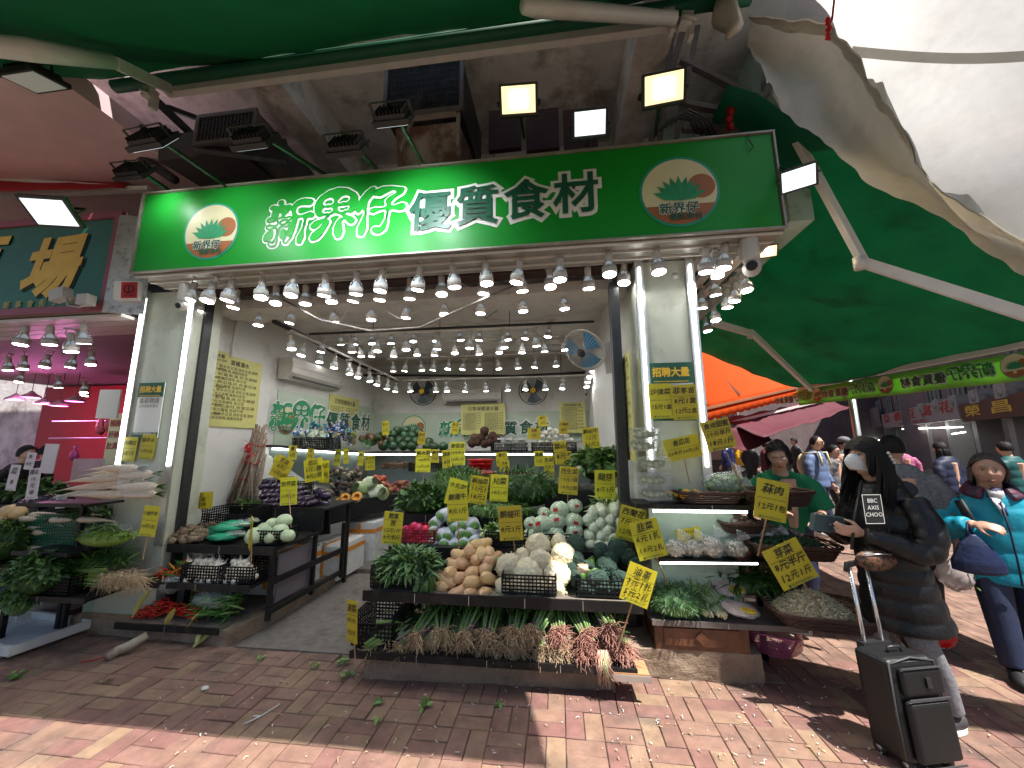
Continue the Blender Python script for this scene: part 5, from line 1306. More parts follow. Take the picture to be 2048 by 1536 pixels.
# pale bundles, vacuum pack
def bunch_pale(p, d, label):
    t = T('bundle', label, 'bundle', p); b = B()
    for k in range(45):
        o = Vector((rnd(-.03, .03), rnd(-.03, .03), rnd(-.012, .02))); e = o*1.7+Vector(d)*rnd(.9, 1.1)
        b.tube([o, e], .0025, 4, mi=0)
        b.ell(o-Vector(d)*.05, (.01, .01, .01), 6, 4, mi=1)
    for k in range(30): o = Vector((rnd(-.04, .04), rnd(-.03, .03), 0)); b.leaf(o+Vector(d), Vector(d)+Vector((rnd(-.1, .1), rnd(-.1, .1), rnd(-.05, .1))), .12, .008, 2)
    b.build('stalks', [g4, m_cream, g5], t); b = B(); q = Vector(d).to_track_quat('Z', 'Y').to_matrix(); b.lathe(Vector(d)*.35, [(.045, 0), (.045, .012)], 12, rot=q); b.build('band', g1, t); return t
bunch_pale(P(1412, 1225, Y=2.98), (-.03, .12, .09), 'bundle of pale yellow stalks, nearest the cut chives')
bunch_pale(P(1440, 1228, Y=2.97), (-.06, .1, .08), 'bundle of pale yellow stalks, nearest the clear packs')
bunch_pale(P(1458, 1215, Y=3.0), (-.07, .11, .07), 'bundle of pale yellow stalks, rearmost of the three')
m_pinkham = M('pink_slices', (.6, .38, .3), .4, var=.3, vs=20)
for i, (x, y, yy, rz, lab) in enumerate(((1478, 1222, 2.96, -.3, 'flat clear pack with a yellow sticker on the lowest right shelf'), (1455, 1175, 3.12, -.2, 'clear pack of pink slices leaning behind the flat pack'))):
    p = P(x, y, Y=yy); t = T('clear_pack', lab, 'clear pack', p, (.25+.4*i, .1, rz))
    b = B(); b.ell((0, 0, .02), (.12, .09, .018), 20, 10, nz=.25); b.build('film', m_bagp, t)
    b = B(); b.ell((0, 0, .018), (.1, .075, .012), 16, 8, nz=.5, nf=5); b.build('slices', m_pinkham, t)
    b = B(); b.ell((.05, -.03, .04), (.05, .03, .003), 20, 6); 
    for k in range(3): pass
    s_ = b.build('sticker', m_yellow, t); b = B(); put_text(b, '特價凍品', .02, .05, -.025, .0455); put_text(b, '急凍零下18℃', .014, .05, -.042, .0455); b.build('lettering', m_redp, s_)
# ---- individually piled produce
def pile(name, mk, spots, label, cat_, group, rots=None, scale_by_px=None, mats=None, jitter=.25):
    me = mk() if callable(mk) else mk
    mes = me if isinstance(me, list) else [me]
    sp = sorted(spots, key=lambda s: (-s[1], s[0]))
    # rows from the bottom
    rows = []; 
    for s in sp:
        if rows and abs(rows[-1][0][1]-s[1]) < (scale_by_px or 14): rows[-1].append(s)
        else: rows.append([s])
    for ri, row in enumerate(rows):
        row.sort()
        for ci, s in enumerate(row):
            x, y, Y, r = s[:4]; p = P(x, y, Y=Y)
            lab = f'{label}, {ORD[min(ci+1, 26)]} from left, {ROWS[ri] if ri < 6 else "top row"}'
            o = ob(name, mes[(ri+ci) % len(mes)], None, p, (rnd(-jitter, jitter), rnd(-jitter, jitter), rnd(-jitter, jitter)) if len(s) < 5 else s[4], label=lab, cat=cat_, group=group)
            k = r*SC(p); o.scale = (k, k, k)
def squash_mesh(seed):
    b = B()    # long pear shaped body
    prof = [(.01, -1.5), (.16, -1.48), (.2, -1.4), (.55, -1.28), (.9, -.9), (1.0, -.3), (.92, .3), (.8, .9), (.74, 1.5), (.5, 1.9), (.12, 2.05)]
    n = 20; k = len(prof); vs = []
    for i, (r, z) in enumerate(prof):
        for j in range(n):
            th = 2*math.pi*j/n; q = 1+.07*noise.noise(Vector((math.cos(th)*1.2, math.sin(th)*1.2, z*1.1+seed)))*2+.025*math.cos(th*9)
            vs.append(Vector((r*q*math.cos(th)+.12*math.sin(z*1.1+seed), z*1.18, r*q*math.sin(th))))
    b.add(vs, [(i*n+j, (i+1)*n+j, (i+1)*n+(j+1) % n, i*n+(j+1) % n) for i in range(k-1) for j in range(n)], 0, True)
    b.lathe((0, -1.5, 0), [(.19, -.05), (.2, .02), (.12, .03), (.11, .0)], 12, rot=(R(90), 0, 0), mi=1)
    return b.mesh('squash', [M('squash_skin', (.62, .4, .2), .5, var=.16, vs=1.6, bump=.25, bs=4, dirt=(.48, .25, .13), ds=1.6, tint=.07), M('squash_stem', (.6, .42, .28), .7)])
sq = [(882, 1174), (902, 1149), (906, 1129), (915, 1110), (923, 1155), (915, 1187), (941, 1187), (971, 1187), (947, 1165), (977, 1157), (947, 1144), (974, 1134), (982, 1120), (950, 1120), (964, 1107), (940, 1101), (924, 1111), (958, 1089), (977, 1104), (893, 1160), (927, 1128)]
pile('squash', [squash_mesh(1), squash_mesh(3), squash_mesh(5)], [(x, y, 2.86+(1190-y)*.0028, 12.8+rnd(-1.8, 1.2), (rnd(-.6, .5), rnd(-.4, .4), random.choice((-1, 1))*rnd(.1, 1.15))) for x, y in sq], 'tan butternut squash', 'squash', 'pile of tan squash on the long shelf', scale_by_px=13)
def floret(mat, stalk, nf, amp, seed, flat=.75):
    b = B(); nu, nv = 52, 26; vs = []
    for i in range(nv+1):
        ph = math.pi*.68*i/nv
        for j in range(nu):
            th = 2*math.pi*j/nu; d = Vector((math.sin(ph)*math.cos(th), -math.cos(ph)*.8-.2, math.sin(ph)*math.sin(th)))
            q1 = noise.voronoi(d*2.3+Vector((seed, 0, 0)))[0][0]; q2 = noise.voronoi(d*nf+Vector((seed, 3, 0)))[0][0]
            r = 1+.16*(.45-q1)-.0+amp*(.5-q2*nf*.35/ nf*2)
            vs.append(Vector((d.x*r, d.y*r*flat, d.z*r)))
    b.add(vs, [(i*nu+j, i*nu+(j+1) % nu, (i+1)*nu+(j+1) % nu, (i+1)*nu+j) for i in range(nv) for j in range(nu)], 0, True)
    b.lathe((0, .9, 0), [(.3, -.6), (.5, 0), (.75, .55)], 10, rot=(R(90), 0, 0), mi=1)
    if stalk is g4:
        for k in range(9):
            a = 6.28*k/9; p = Vector((.6*math.cos(a), .5, .6*math.sin(a))); b.leaf(p, Vector((math.cos(a)*.8, -.6, math.sin(a)*.8)), .75, .4, 1+k % 2, -.2, 4)
    me = b.mesh('floret', [mat, stalk, g3]); return me
m_cauli = M('cauliflower', (.78, .68, .46), .6, var=.08, vs=3, bump=.5, bs=14); m_broc = M('broccoli', (.05, .105, .075), .7, var=.3, vs=4, bump=1.5, bs=16)
ca = [(1018, 1132, 25), (1056, 1148, 29), (1076, 1092, 24), (1081, 1121, 24), (1114, 1150, 26), (1126, 1110, 23), (1045, 1113, 17), (1118, 1084, 16), (1008, 1176, 20), (1040, 1178, 22), (1075, 1178, 22), (1111, 1178, 21)]
pile('cauliflower', [floret(m_cauli, g4, 7, .25, s) for s in (1, 4, 9)], [(x, y, 2.9+(1190-y)*.002, r, (rnd(-.7, .1), rnd(-3, 3), rnd(-.4, .4))) for x, y, r in ca], 'cream cauliflower head', 'cauliflower', 'pile of cauliflowers on the long shelf', scale_by_px=16)
br = [(1153, 1157, 18), (1192, 1160, 25), (1213, 1136, 21), (1240, 1157, 18), (1153, 1089, 18), (1153, 1118, 15), (1201, 1102, 16), (1234, 1097, 21), (1221, 1117, 15), (1269, 1131, 16), (1172, 1180, 18), (1205, 1182, 18), (1235, 1180, 17), (1178, 1132, 15), (1255, 1112, 15), (1140, 1137, 13), (1262, 1158, 15)]
pile('broccoli', [floret(m_broc, g1, 9, .3, s) for s in (2, 6)], [(x, y, 2.9+(1190-y)*.0022, r, (rnd(-.9, -.1), rnd(-3, 3), rnd(-.4, .4))) for x, y, r in br], 'dark green broccoli head', 'broccoli', 'pile of broccoli on the long shelf', scale_by_px=16)
b = B()
for k in range(26): a = rnd(0, 6.28); b.leaf((0, 0, 0), (math.cos(a), -.6, math.sin(a)*.8+.3), .055, .016, k % 2, .2)
b.ell((0, -.02, 0), (.035, .03, .03), 10, 8, nz=.6, nf=6); b.build('cauliflower_floret', [m_cauli, m_cream], loc=P(1165, 1135, Y=2.9), label='small broken cauliflower floret lying on the broccoli', cat='cauliflower')
def cab_mesh(seed, wrap=True):
    b = B(); b.ell((0, 0, 0), (1, .95, .88), 22, 14, nz=.12, nf=2, seed=seed, mi=0)
    for k in range(7):
        a = k*.9+seed; 
        def lf(u, v, a=a):
            th = a+(u-.5)*1.5; ph = .25+v*1.9; r = 1.03+.03*math.sin(u*9)+.01*k
            return Vector((r*math.sin(ph)*math.cos(th), r*.96*math.sin(ph)*math.sin(th), r*.9*math.cos(ph)))
        b.grid(lf, 6, 7, 1)
    if wrap:
        b.ell((0, 0, 0), (1.09, 1.05, .98), 24, 16, nz=.1, nf=5, seed=seed+3, mi=2)
        b.grid(lambda u, v: Vector((.45*(u-.5)*1.2+.1, -1.13, .35*(v-.5)+.15)), 2, 2, 3)
    return b.mesh('cabbage', [M('cabbage_pale', (.42, .52, .3), .45, var=.2, vs=3, bump=.4, bs=5, tint=.1), M('cabbage_leaf', (.5, .6, .38), .45, var=.2), m_bagp, m_redp])
cb_ = [(1085, 1051, 22), (1112, 1044, 20), (1119, 1021, 20), (1149, 1013, 16), (1147, 1043, 19), (1088, 1026, 13), (1062, 1047, 15), (1060, 1070, 15), (1149, 1063, 17), (1111, 1068, 17), (1086, 1074, 15), (1130, 1079, 14)]
pile('cabbage', [cab_mesh(1), cab_mesh(2)], [(x, y, 3.38+(1080-y)*.002, r*.92, (rnd(-.3, .3), rnd(-.4, .4), rnd(-.7, .7))) for x, y, r in cb_], 'wrapped pale cabbage with red sticker', 'cabbage', 'pile of wrapped cabbages', scale_by_px=13)
pile('cabbage', cab_mesh(5), [(1240, 988, 3.7, 13), (1250, 1009, 3.6, 16), (1226, 1006, 3.75, 12)], 'wrapped cabbage against the corner column', 'cabbage', 'wrapped cabbages by the column')
def roundend(mat, mat2, L=2.6, rr=1.):
    b = B(); prof = [(.02, -1.25), (.3, -1.22), (.42, -1.15), (.8, -.98), (1.0, -.55), (1.0, .4), (.9, L-1)]
    b.lathe((0, 0, 0), prof, 16, rot=(R(-90), 0, 0)); b.lathe((0, -1.2, 0), [(.25, .03), (.3, -.03), (.1, -.05)], 10, rot=(R(-90), 0, 0), mi=1); return b.mesh('end', [mat, mat2])
le = [(1185, 1028), (1205, 1022), (1230, 1022), (1187, 1054), (1202, 1046), (1220, 1040), (1215, 1061), (1203, 1073), (1178, 1072), (1226, 1077), (1182, 1089), (1200, 1091), (1215, 1094), (1240, 1048), (1176, 1040)]
pile('leek', roundend(M('leek_white', (.68, .7, .55), .4, var=.12, vs=3, col2=(.4, .52, .25), mix=(.4, .8), ms=1.2), m_cream), [(x, y, 3.35+(1100-y)*.002, 11, (rnd(.1, .5), rnd(-1, 1), rnd(-.3, .3))) for x, y in le], 'white celtuce stem end by the wrapped cabbages', 'celtuce', 'stack of white celtuce stems', scale_by_px=12)
heap('celtuce_tops', PZ(1215, 1020, 3.75), (.15, .15, .08), 120, .12, .03, [g3, g1, g4], 'pale green leaf tops of the celtuce stems', .4, .7)
zu = [(884, 1032), (870, 1047), (911, 1057), (928, 1051), (948, 1051), (868, 1063), (879, 1073), (896, 1072), (941, 1067), (864, 1089), (889, 1089), (909, 1091), (928, 1087), (905, 1040), (922, 1069), (948, 1084)]
m_zuk = M('courgette_skin', (.07, .2, .045), .35, var=.3, vs=8, col2=(.2, .35, .1), ms=6)
m_net = M('foam_net', (.6, .62, .72), .7, var=.1, alpha=.8)
def zuk():
    b = B(); b.lathe((0, 0, 0), [(.05, -1.1), (.5, -1.05), (.9, -.8), (1, -.3), (1, 2.2), (.7, 2.6)], 16, rot=(R(-90), 0, 0)); b.lathe((0, -1.1, 0), [(.16, .05), (.22, -.25), (.1, -.3)], 8, rot=(R(-90), 0, 0), mi=1)
    b.lathe((0, 0, 0), [(1.12, -.55), (1.16, .4), (1.12, 2.0)], 18, rot=(R(-90), 0, 0), mi=2); return b.mesh('courgette', [m_zuk, g3, m_net])
pile('courgette', zuk, [(x, y, 3.34+(1095-y)*.0025, 10.5, (rnd(.05, .35), rnd(-1, 1), rnd(-.35, .35))) for x, y in zu], 'green courgette in white foam net', 'courgette', 'stack of netted courgettes', scale_by_px=10)
ra_ = [(811, 1062), (822, 1067), (838, 1058), (852, 1061), (810, 1084), (840, 1077), (853, 1074), (825, 1082), (828, 1055), (845, 1066)]
b = B(); b.ell((0, 0, 0), (1, 1, 1.15), 14, 10); b.tube([(0, -.9, -.3), (.05, -1.6, -.6), (.0, -2.1, -.7)], [.16, .06, .02], 6); pile('radish', b.mesh('radish', M('radish_red', (.55, .015, .06), .35, var=.15, tint=.1)), [(x, y, 3.42, 9.5) for x, y in ra_], 'bright red radish behind the leafy stems', 'radish', 'heap of red radishes', scale_by_px=9)
heap('pale_gourds', PZ(995, 1065, 3.38), (.14, .1, .07), 120, .05, .03, [g3, g4, g1], 'crate heap of small knobbly pale green gourds', .3, .7)
# rear ledge goods
co = [(969, 862), (963, 875), (950, 876), (985, 872), (944, 886), (955, 883), (980, 884), (993, 880), (969, 887)]
b = B(); b.ell((0, 0, 0), (1, 1, 1.05), 16, 12, nz=.1, nf=6); pile('coconut', b.mesh('coconut', M('coconut_husk', (.09, .045, .028), .9, var=.4, vs=3, bump=1, bs=10, tint=.15)), [(x, y, 6.5, 9) for x, y in co], 'brown coconut on the rear ledge', 'coconut', 'coconuts on the rear ledge', scale_by_px=7)
wm = [(813, 861), (827, 861), (795, 862), (786, 869), (809, 872), (824, 872), (838, 866), (783, 882), (799, 882), (816, 882), (832, 883), (857, 884), (766, 892), (786, 892), (807, 892), (824, 892), (868, 894), (887, 893), (855, 893)]
b = B(); b.ell((0, 0, 0), (1, 1.2, 1), 16, 10); pile('winter_melon', b.mesh('melon', M('melon_skin', (.03, .085, .035), .3, var=.4, vs=3, tint=.25)), [(x, y, 6.5+(895-y)*.008, 9.5) for x, y in wm], 'dark green melon on the rear ledge', 'melon', 'green melons on the rear ledge', scale_by_px=7)
we = [(1280, 145), (1320, 155), (1250, 170), (1290, 172), (1340, 170), (1225, 200), (1275, 205), (1320, 200), (1365, 185), (1400, 195), (1215, 240), (1260, 240), (1310, 240), (1360, 235), (1405, 225), (1435, 225), (1200, 275), (1240, 275), (1280, 275), (1320, 272), (1360, 270), (1415, 270)]
pile('white_radish', roundend(M('radish_white', (.7, .69, .63), .4, var=.06), m_cream), [(750+x/3.656, 820+y/3.656, 6.45, 5.6, (0, 0, 0)) for x, y in we], 'stacked white radish end on the rear ledge', 'white radish', 'stack of white radish ends on the rear ledge', scale_by_px=6)
b = B()
for k in range(24): b.box((rnd(-.3, .3), rnd(-.1, .1), .03+.04*(k % 4)), (.12, .08, .035), (0, 0, rnd(-.5, .5)))
b.build('white_packs', m_foam, loc=P(1030, 895, Y=6.5), label='loosely stacked small white packs on the rear ledge', cat='packs', kind='stuff')
# blue bags, green bag etc on the left ledge: lumpy print
def lumps(name, x0, x1, y0, y1, Y0, Y1, n, mats, label, s=.05):
    b = B(); c = P((x0+x1)/2, (y0+y1)/2, Y=(Y0+Y1)/2)
    for k in range(n):
        f = rnd(0, 1); p = P(x0+(x1-x0)*f, rnd(y0, y1), Y=Y0+(Y1-Y0)*f+rnd(-.1, .1)); b.ell(p-c, (s*rnd(.7, 1.3), s, s*rnd(.6, 1)), 10, 6, rot=(rnd(0, 1), rnd(0, 1), rnd(0, 3)), mi=k % len(mats), nz=.5, seed=k)
    return b.build(name, mats, loc=c, label=label, cat='bagged vegetables', kind='stuff')
m_bluebag = M('blue_print_bag', (.03, .1, .4), .25, var=.2, col2=(.7, .7, .75), mix=(.48, .52), ms=22); m_netb = M('pale_net', (.5, .56, .45), .4, var=.2, bump=1, bs=60); m_cyanbag = M('teal_print_bag', (.02, .25, .28), .25, col2=(.75, .72, .78), mix=(.5, .55), ms=20)
m_darkbag = M('dark_print_bag', (.03, .03, .06), .25, col2=(.6, .55, .6), mix=(.54, .58), ms=24)
lumps('blue_packets', 527, 600, 850, 888, 4.8, 5.2, 60, [m_bluebag, m_bluebag, m_cream], 'blue and white printed packets at the near end of the left ledge')
lumps('netted_bulbs', 600, 650, 862, 892, 5.2, 5.5, 50, [m_netb], 'pale netted bulbs in the middle of the left ledge', .045)
lumps('teal_packets', 605, 700, 845, 888, 5.3, 6.0, 70, [m_cyanbag, m_bluebag, m_darkbag], 'teal and purple printed packets on the left ledge', .045)
lumps('orange_gourds', 700, 770, 868, 890, 6.0, 6.6, 26, [M('brown_gourd', (.16, .09, .05), .5), g2], 'brown and green gourds at the rear corner of the ledge', .06)
lumps('red_onions', 770-5, 820, 965, 985, 5.6, 5.9, 60, [M('onion_red', (.32, .06, .07), .4), M('onion_brown', (.45, .2, .08), .4)], 'heap of red and brown onions behind the long counter', .04)
lumps('carrots_bin', 745, 770, 955, 968, 5.8, 6.0, 20, [M('carrot', (.5, .1, .05), .5)], 'few reddish roots behind the onions', .05)
lumps('wood_ear', 658, 720, 935, 995, 4.9, 5.4, 120, [m_mush, m_acdark, M('pale_cut', (.3, .25, .17), .7)], 'dark speckled dried fungus packets behind the pumpkin halves', .03)
# napa cabbages, pumpkins on counter
def napa(p, s, label, rz=0):
    t = T('napa_cabbage', label, 'napa cabbage', p, (.2, .2, rz)); b = B()
    for k in range(16):
        a = k*2.4; 
        def lf(u, v, a=a, k=k):
            th = a+(u-.5)*(1.6); r = s*(.45+.35*math.sin(math.pi*min(1, v*.9+.1)))*(1+.03*k/4); return Vector((r*math.cos(th), r*math.sin(th), s*(-.9+2.1*v)+.02*math.sin(u*14)*v))
        b.grid(lf, 6, 6, 0 if k % 2 else 1)
    b.build('leaves', [M('napa_green', (.4, .55, .22), .45, var=.25, vs=12), M('napa_white', (.68, .7, .56), .45, var=.1)], t); return t
for i, (x, y, r_) in enumerate(((722, 985, 0), (738, 975, 1.2), (748, 992, 2.4), (765, 995, .5), (731, 998, 2))):
    n_ = napa(P(x, y-8, Y=5.1+.08*i), .11, f'pale green napa cabbage, {ORD[i+1]} from the left behind the black counter board', r_); n_.rotation_euler = (R(70), rnd(-.4, .4), r_)
m_pump = M('pumpkin_flesh', (.75, .3, .03), .5, var=.15)
for i, (x, y, r_) in enumerate(((690, 996, .07), (713, 994, .075), (676, 1003, .05))):
    t = T('cut_pumpkin', f'cut pumpkin half, {["whitish skinned one in the middle","orange one nearest the napa cabbages","small one at the counter end"][i]}', 'pumpkin', P(x, y, Y=4.7), (R(60), 0, rnd(-.3, .3)))
    b = B(); b.lathe((0, 0, 0), [(.01, -r_*.8), (r_*.7, -r_*.6), (r_, 0), (r_*.98, .003)], 18); b.build('rind', [g3, m_cream, m_pump][i % 2], t)
    b = B(); b.lathe((0, 0, .004), [(r_*.95, 0), (r_*.5, .002), (r_*.45, -.012), (.002, -.016)], 18); b.build('flesh', m_pump, t)
# aubergines on the left rack
b = B(); b.lathe((0, 0, 0), [(.02, -2.9), (.55, -2.8), (.95, -2.2), (1, -1), (.85, 1), (.6, 2.2)], 14, rot=(R(-90), 0, 0)); b.lathe((0, 0, 0), [(.62, 2.1), (.5, 2.6), (.12, 2.7), (.1, 3.1)], 10, rot=(R(-90), 0, 0), mi=1)
au_m = b.mesh('aubergine', [M('aubergine_skin', (.022, .008, .03), .22, var=.2, spec=.7), g1])
au = [(535+(i*11.5)+(j % 2)*6, 1008-j*9.5-i*.4) for j in range(6) for i in range(9-j)]
pile('aubergine', au_m, [(x, y, 3.95+.05*(1010-y)/10, 6, (rnd(.1, .3), 0, rnd(-.5, -.1))) for x, y in au], 'glossy purple aubergine', 'aubergine', 'pile of aubergines on the left rack', scale_by_px=8)
for i, (x, y) in enumerate(((640, 985), (636, 1000), (648, 992), (645, 1008))):
    b = B(); b.ell((0, 0, 0), (.09, .05, .055), 16, 10); b.build('round_aubergine', m_sd if False else MATS['aubergine_skin'], loc=P(x, y, Y=4.15), label=f'{["upper","left","right","lowest"][i]} bagged round aubergine at the end of the aubergine pile', cat='aubergine', group='round aubergines')
heap('green_asparagus', PZ(500, 1010, 3.95), (.16, .1, .05), 160, .09, .012, [g1, g5, g2], 'bundle of thin green and purple spears left of the aubergines', .2, .6)
# long yams tied with red
t = T('yam_bundle', 'tall bundle of long brown yams tied in red leaning in the left corner', 'yam bundle')
b = B()
for k in range(46):
    a = P(482+rnd(-28, 28), 1012+rnd(-14, 14), Y=4.05+rnd(-.08, .08)); c = P(520+rnd(-15, 15), 880+rnd(-35, 30), Y=4.2+rnd(-.05, .05)); m_ = a.lerp(c, .5)+Vector((rnd(-.03, .03), rnd(-.03, .03), 0)); b.tube([a, m_, c], [.014, .013, .008], 6)
b.build('yams', M('yam_skin', (.27, .2, .15), .8, var=.35, vs=25, bump=.5), t)
b = B()
for x, y, r_ in ((502, 925, .085), (512, 890, .09), (494, 960, .08)):
    p = P(x, y, Y=4.12); b.tube([p+Vector((r_*1.2*math.cos(k/3), r_*math.sin(k/3), .02*math.sin(k))) for k in range(20)], .006, 5)
for k in range(20): p = P(498+rnd(-8, 8), 905+rnd(-20, 12), Y=4.0); b.leaf(p, (rnd(-.5, .5), -.3, rnd(-1, .3)), .08, .02)
b.build('red_ribbon', m_redcloth, t)
# left rack middle goods
chunks('brown_roots', P(375, 1075, Y=3.35), (.22, .14, .1), 110, .035, [M('taro_brown', (.12, .08, .05), .8, var=.4), M('yam_tan', (.2, .15, .09), .8, var=.3)], 'heap of knobbly brown arrowroot tubers at the left of the upper rack', 'roots', .7)
chunks('brown_roots', P(418, 1062, Y=3.5), (.2, .14, .08), 80, .03, [MATS['taro_brown']], 'second heap of dark brown tubers behind the card', 'roots', .7)
m_greenfilm = M('green_film', (.01, .3, .15), .15, var=.2, spec=.8, bump=.8, bs=30)
for i, (x, y, rz) in enumerate(((445, 1078, .1), (452, 1060, .3), (440, 1068, -.1), (470, 1052, .35))):
    t = T('bagged_greens', f'green printed bag of long greens, {ORD[i+1]} from the bottom of its heap', 'bagged greens', P(x, y, Y=3.3+.06*i), (0, 0, rz), 'green printed bags on the left rack')
    b = B(); b.ell((0, 0, .02), (.15, .07, .035), 20, 10, nz=.3, nf=4, seed=i); b.build('bag_film', m_greenfilm, t)
    b = B()
    for k in range(40): b.leaf((rnd(-.02, .1), rnd(-.05, .05), .035), (1, .4+rnd(-.3, .3), .25), .12, .012, k % 2)
    b.ell((.1, .03, .04), (.1, .06, .03), 14, 8, nz=.4, mi=2); b.build('green_tops', [g6, g4, m_bagp], t)
pc = [(512, 1073, 22), (530, 1060, 18), (545, 1075, 16), (560, 1062, 17), (545, 1048, 14), (575, 1072, 15), (568, 1042, 16)]
pile('pale_cabbage', cab_mesh(7, False), [(x, y, 3.3+(1075-y)*.003, r*.85) for x, y, r in pc], 'loose pale green cabbage on the upper left rack', 'cabbage', 'pale cabbages on the left rack', scale_by_px=10)
# bulbs
b = B(); b.lathe((0, 0, 0), [(.05, -.8), (.6, -.75), (1, -.2), (.9, .35), (.4, .75), (.15, 1.1), (.12, 1.7), (.02, 1.75)], 12)
bl_m = b.mesh('bulb', M('bulb_white', (.68, .6, .5), .5, var=.12, vs=3, bump=.2))
bs_ = [(380+j*15+rnd(-4, 4)+(i % 2)*7, 1160-i*9+rnd(-2, 2)) for i in range(5) for j in range(7 if i < 3 else 5)]+[(470+j*12+rnd(-3, 3), 1152-i*9) for i in range(4) for j in range(4-i//2)]
pile('kohlrabi_bulb', bl_m, [(x, y, 3.11+(1160-y)*.0028, 9, (rnd(-1.2, .6), rnd(-1, 1), rnd(-3, 3))) for x, y in bs_], 'white stemmed bulb in the lattice crates', 'bulb', 'white bulbs on the left rack', scale_by_px=7)
# thin red chillies and long green peppers in bags
m_chili = M('chilli_red', (.6, .025, .012), .3, var=.2); m_chilig = M('pepper_green', (.05, .17, .02), .25, var=.25)
b = B()
for k in range(420):
    f = rnd(0, 1); p = P(275+f*120+rnd(-8, 8), 1228-30*math.sin(f*3.1)*rnd(0, 1)+rnd(-4, 12), Y=3.06+rnd(0, .2)); a = rnd(0, 6.28); d = Vector((math.cos(a), math.sin(a)*.5, rnd(-.3, .3)))*.05; c_ = Vector((rnd(-1, 1), rnd(-1, 1), rnd(-.2, 1)))*.018
    b.tube([p-d, p+c_, p+d], [.0045, .0055, .0015], 5, mi=0)
    if k % 3 == 0: b.tube([p-d, p-d*1.5+c_*.4], .0022, 4, mi=1)
b.build('red_chillies', [m_chili, g5], label='tangled heap of thin red chillies on the lowest left shelf', cat='chillies', kind='stuff')
b = B()
for k in range(130):
    p = P(388+rnd(0, 80), 1205+rnd(-14, 34), Y=3.05+rnd(0, .25)); d = Vector((rnd(-1, .2), rnd(-1, 0), rnd(-.6, .4))).normalized()*.08; c_ = Vector((rnd(-1, 1), rnd(-1, 1), rnd(0, 1)))*.02
    b.tube([p+d*-1, p+c_, p+d], [.006, .011, .003], 6, mi=k % 4 == 0)
b.build('green_peppers', [m_chilig, g3], label='long green peppers spilling on the lowest left shelf', cat='peppers', kind='stuff')
for i, (x, y, lab) in enumerate(((430, 1205, 'large clear bag of long green peppers on the lowest left shelf'), (345, 1175, 'small clear bag of green peppers behind the chillies'))):
    b = B(); b.ell((0, 0, .03), (.19 if i == 0 else .1, .1, .07), 24, 14, nz=.3, nf=5, seed=i); b.build('bag_film', m_bagp, loc=P(x, y, Y=3.12), label=lab, cat='plastic bag')
b = B()
for x0, y0, x1, y1 in ((300, 1180, 260, 1235), (425, 1265, 375, 1300), (330, 1255, 350, 1210), (372, 1262, 395, 1220), (405, 1258, 390, 1290)):
    p, q = P(x0, y0, Y=3.0), P(x1, y1, Y=2.93); b.leaf(p, q-p, (q-p).length, .05, 0, .1, 4)
b.build('yellow_bag_ties', M('yellow_tie', (.6, .58, .18), .4, transl=.2), label='twisted pale yellow bag ends hanging off the chilli shelf', cat='bag ends', kind='stuff')
b = B()
for k in range(110):
    f = rnd(0, 1); p = P(305+f*70, 1165-f*28+rnd(-14, 8), Y=3.1+rnd(0, .2)); d = Vector((rnd(-1, -.2), rnd(-.6, .4), rnd(-.8, .5))).normalized()*.07
    b.tube([p-d, p+Vector((0, 0, .01)), p+d], [.003, .009, .003], 5, mi=(0, 1, 2, 0, 3)[k % 5])
b.build('mixed_peppers', [m_chilig, g2, M('orange_pepper', (.65, .2, .02), .3), m_chili], label='mixed green and orange peppers left of the white bulbs', cat='peppers', kind='stuff')
# ---------------------------------------------------------------- rooted bunches on the lowest shelf
def bunch_mesh(seed, pinkish=False, pale=False):
    random.seed(seed); b = B()
    for k in range(26):      # stems run back and up
        o = Vector((rnd(-.035, .035), 0, rnd(-.02, .03))); e = o*1.8+Vector((rnd(-.02, .02), .26, rnd(.01, .08)))
        b.tube([o, o.lerp(e, .5)+Vector((0, 0, .01)), e], [.007, .006, .004], 5, mi=0)
    for k in range(55): o = Vector((rnd(-.07, .07), rnd(.12, .3), rnd(.02, .1))); b.leaf(o, (rnd(-.5, .5), .5, rnd(.1, .9)), .08, .014, 1+k % 2)
    for k in range(16): o = Vector((rnd(-.035, .035), rnd(-.01, .03), rnd(-.015, .025))); b.tube([o, o+Vector((0, .05, .01))], .0085, 6, mi=3)
    for k in range(120):     # hair roots fall forward
        o = Vector((rnd(-.045, .045), rnd(-.02, .02), rnd(-.02, .03))); d = Vector((rnd(-1, 1), rnd(-1, -.05), rnd(-.8, .8))).normalized(); L = rnd(.03, .09)
        p1 = o+d*L*.5+Vector((rnd(-1, 1), rnd(-1, 0), rnd(-1, 1)))*.02; p2 = p1+d*L*.4+Vector((rnd(-1, 1)*.03, rnd(-.02, .01), rnd(-.045, .01))); b.tube([o, p1, p2], [.0026, .002, .001], 3, mi=4, cap=False)
    q = [Vector((.042*math.cos(a), .085, .012+.032*math.sin(a))) for a in [i*2*math.pi/12 for i in range(13)]]; b.tube(q, .006, 5, mi=5)
    random.seed(seed+100)
    return b.mesh('bunch', [g4 if pale else g3, g2, g1, M('onion_purple', (.25, .06, .2), .4, var=.3) if not pinkish else m_rootp, m_rootp if pinkish else m_root, m_purple])
bm_ = [bunch_mesh(s) for s in (11, 12, 13)]; bp_ = [bunch_mesh(s, True) for s in (21, 22)]; bw_ = [bunch_mesh(31, False, True)]
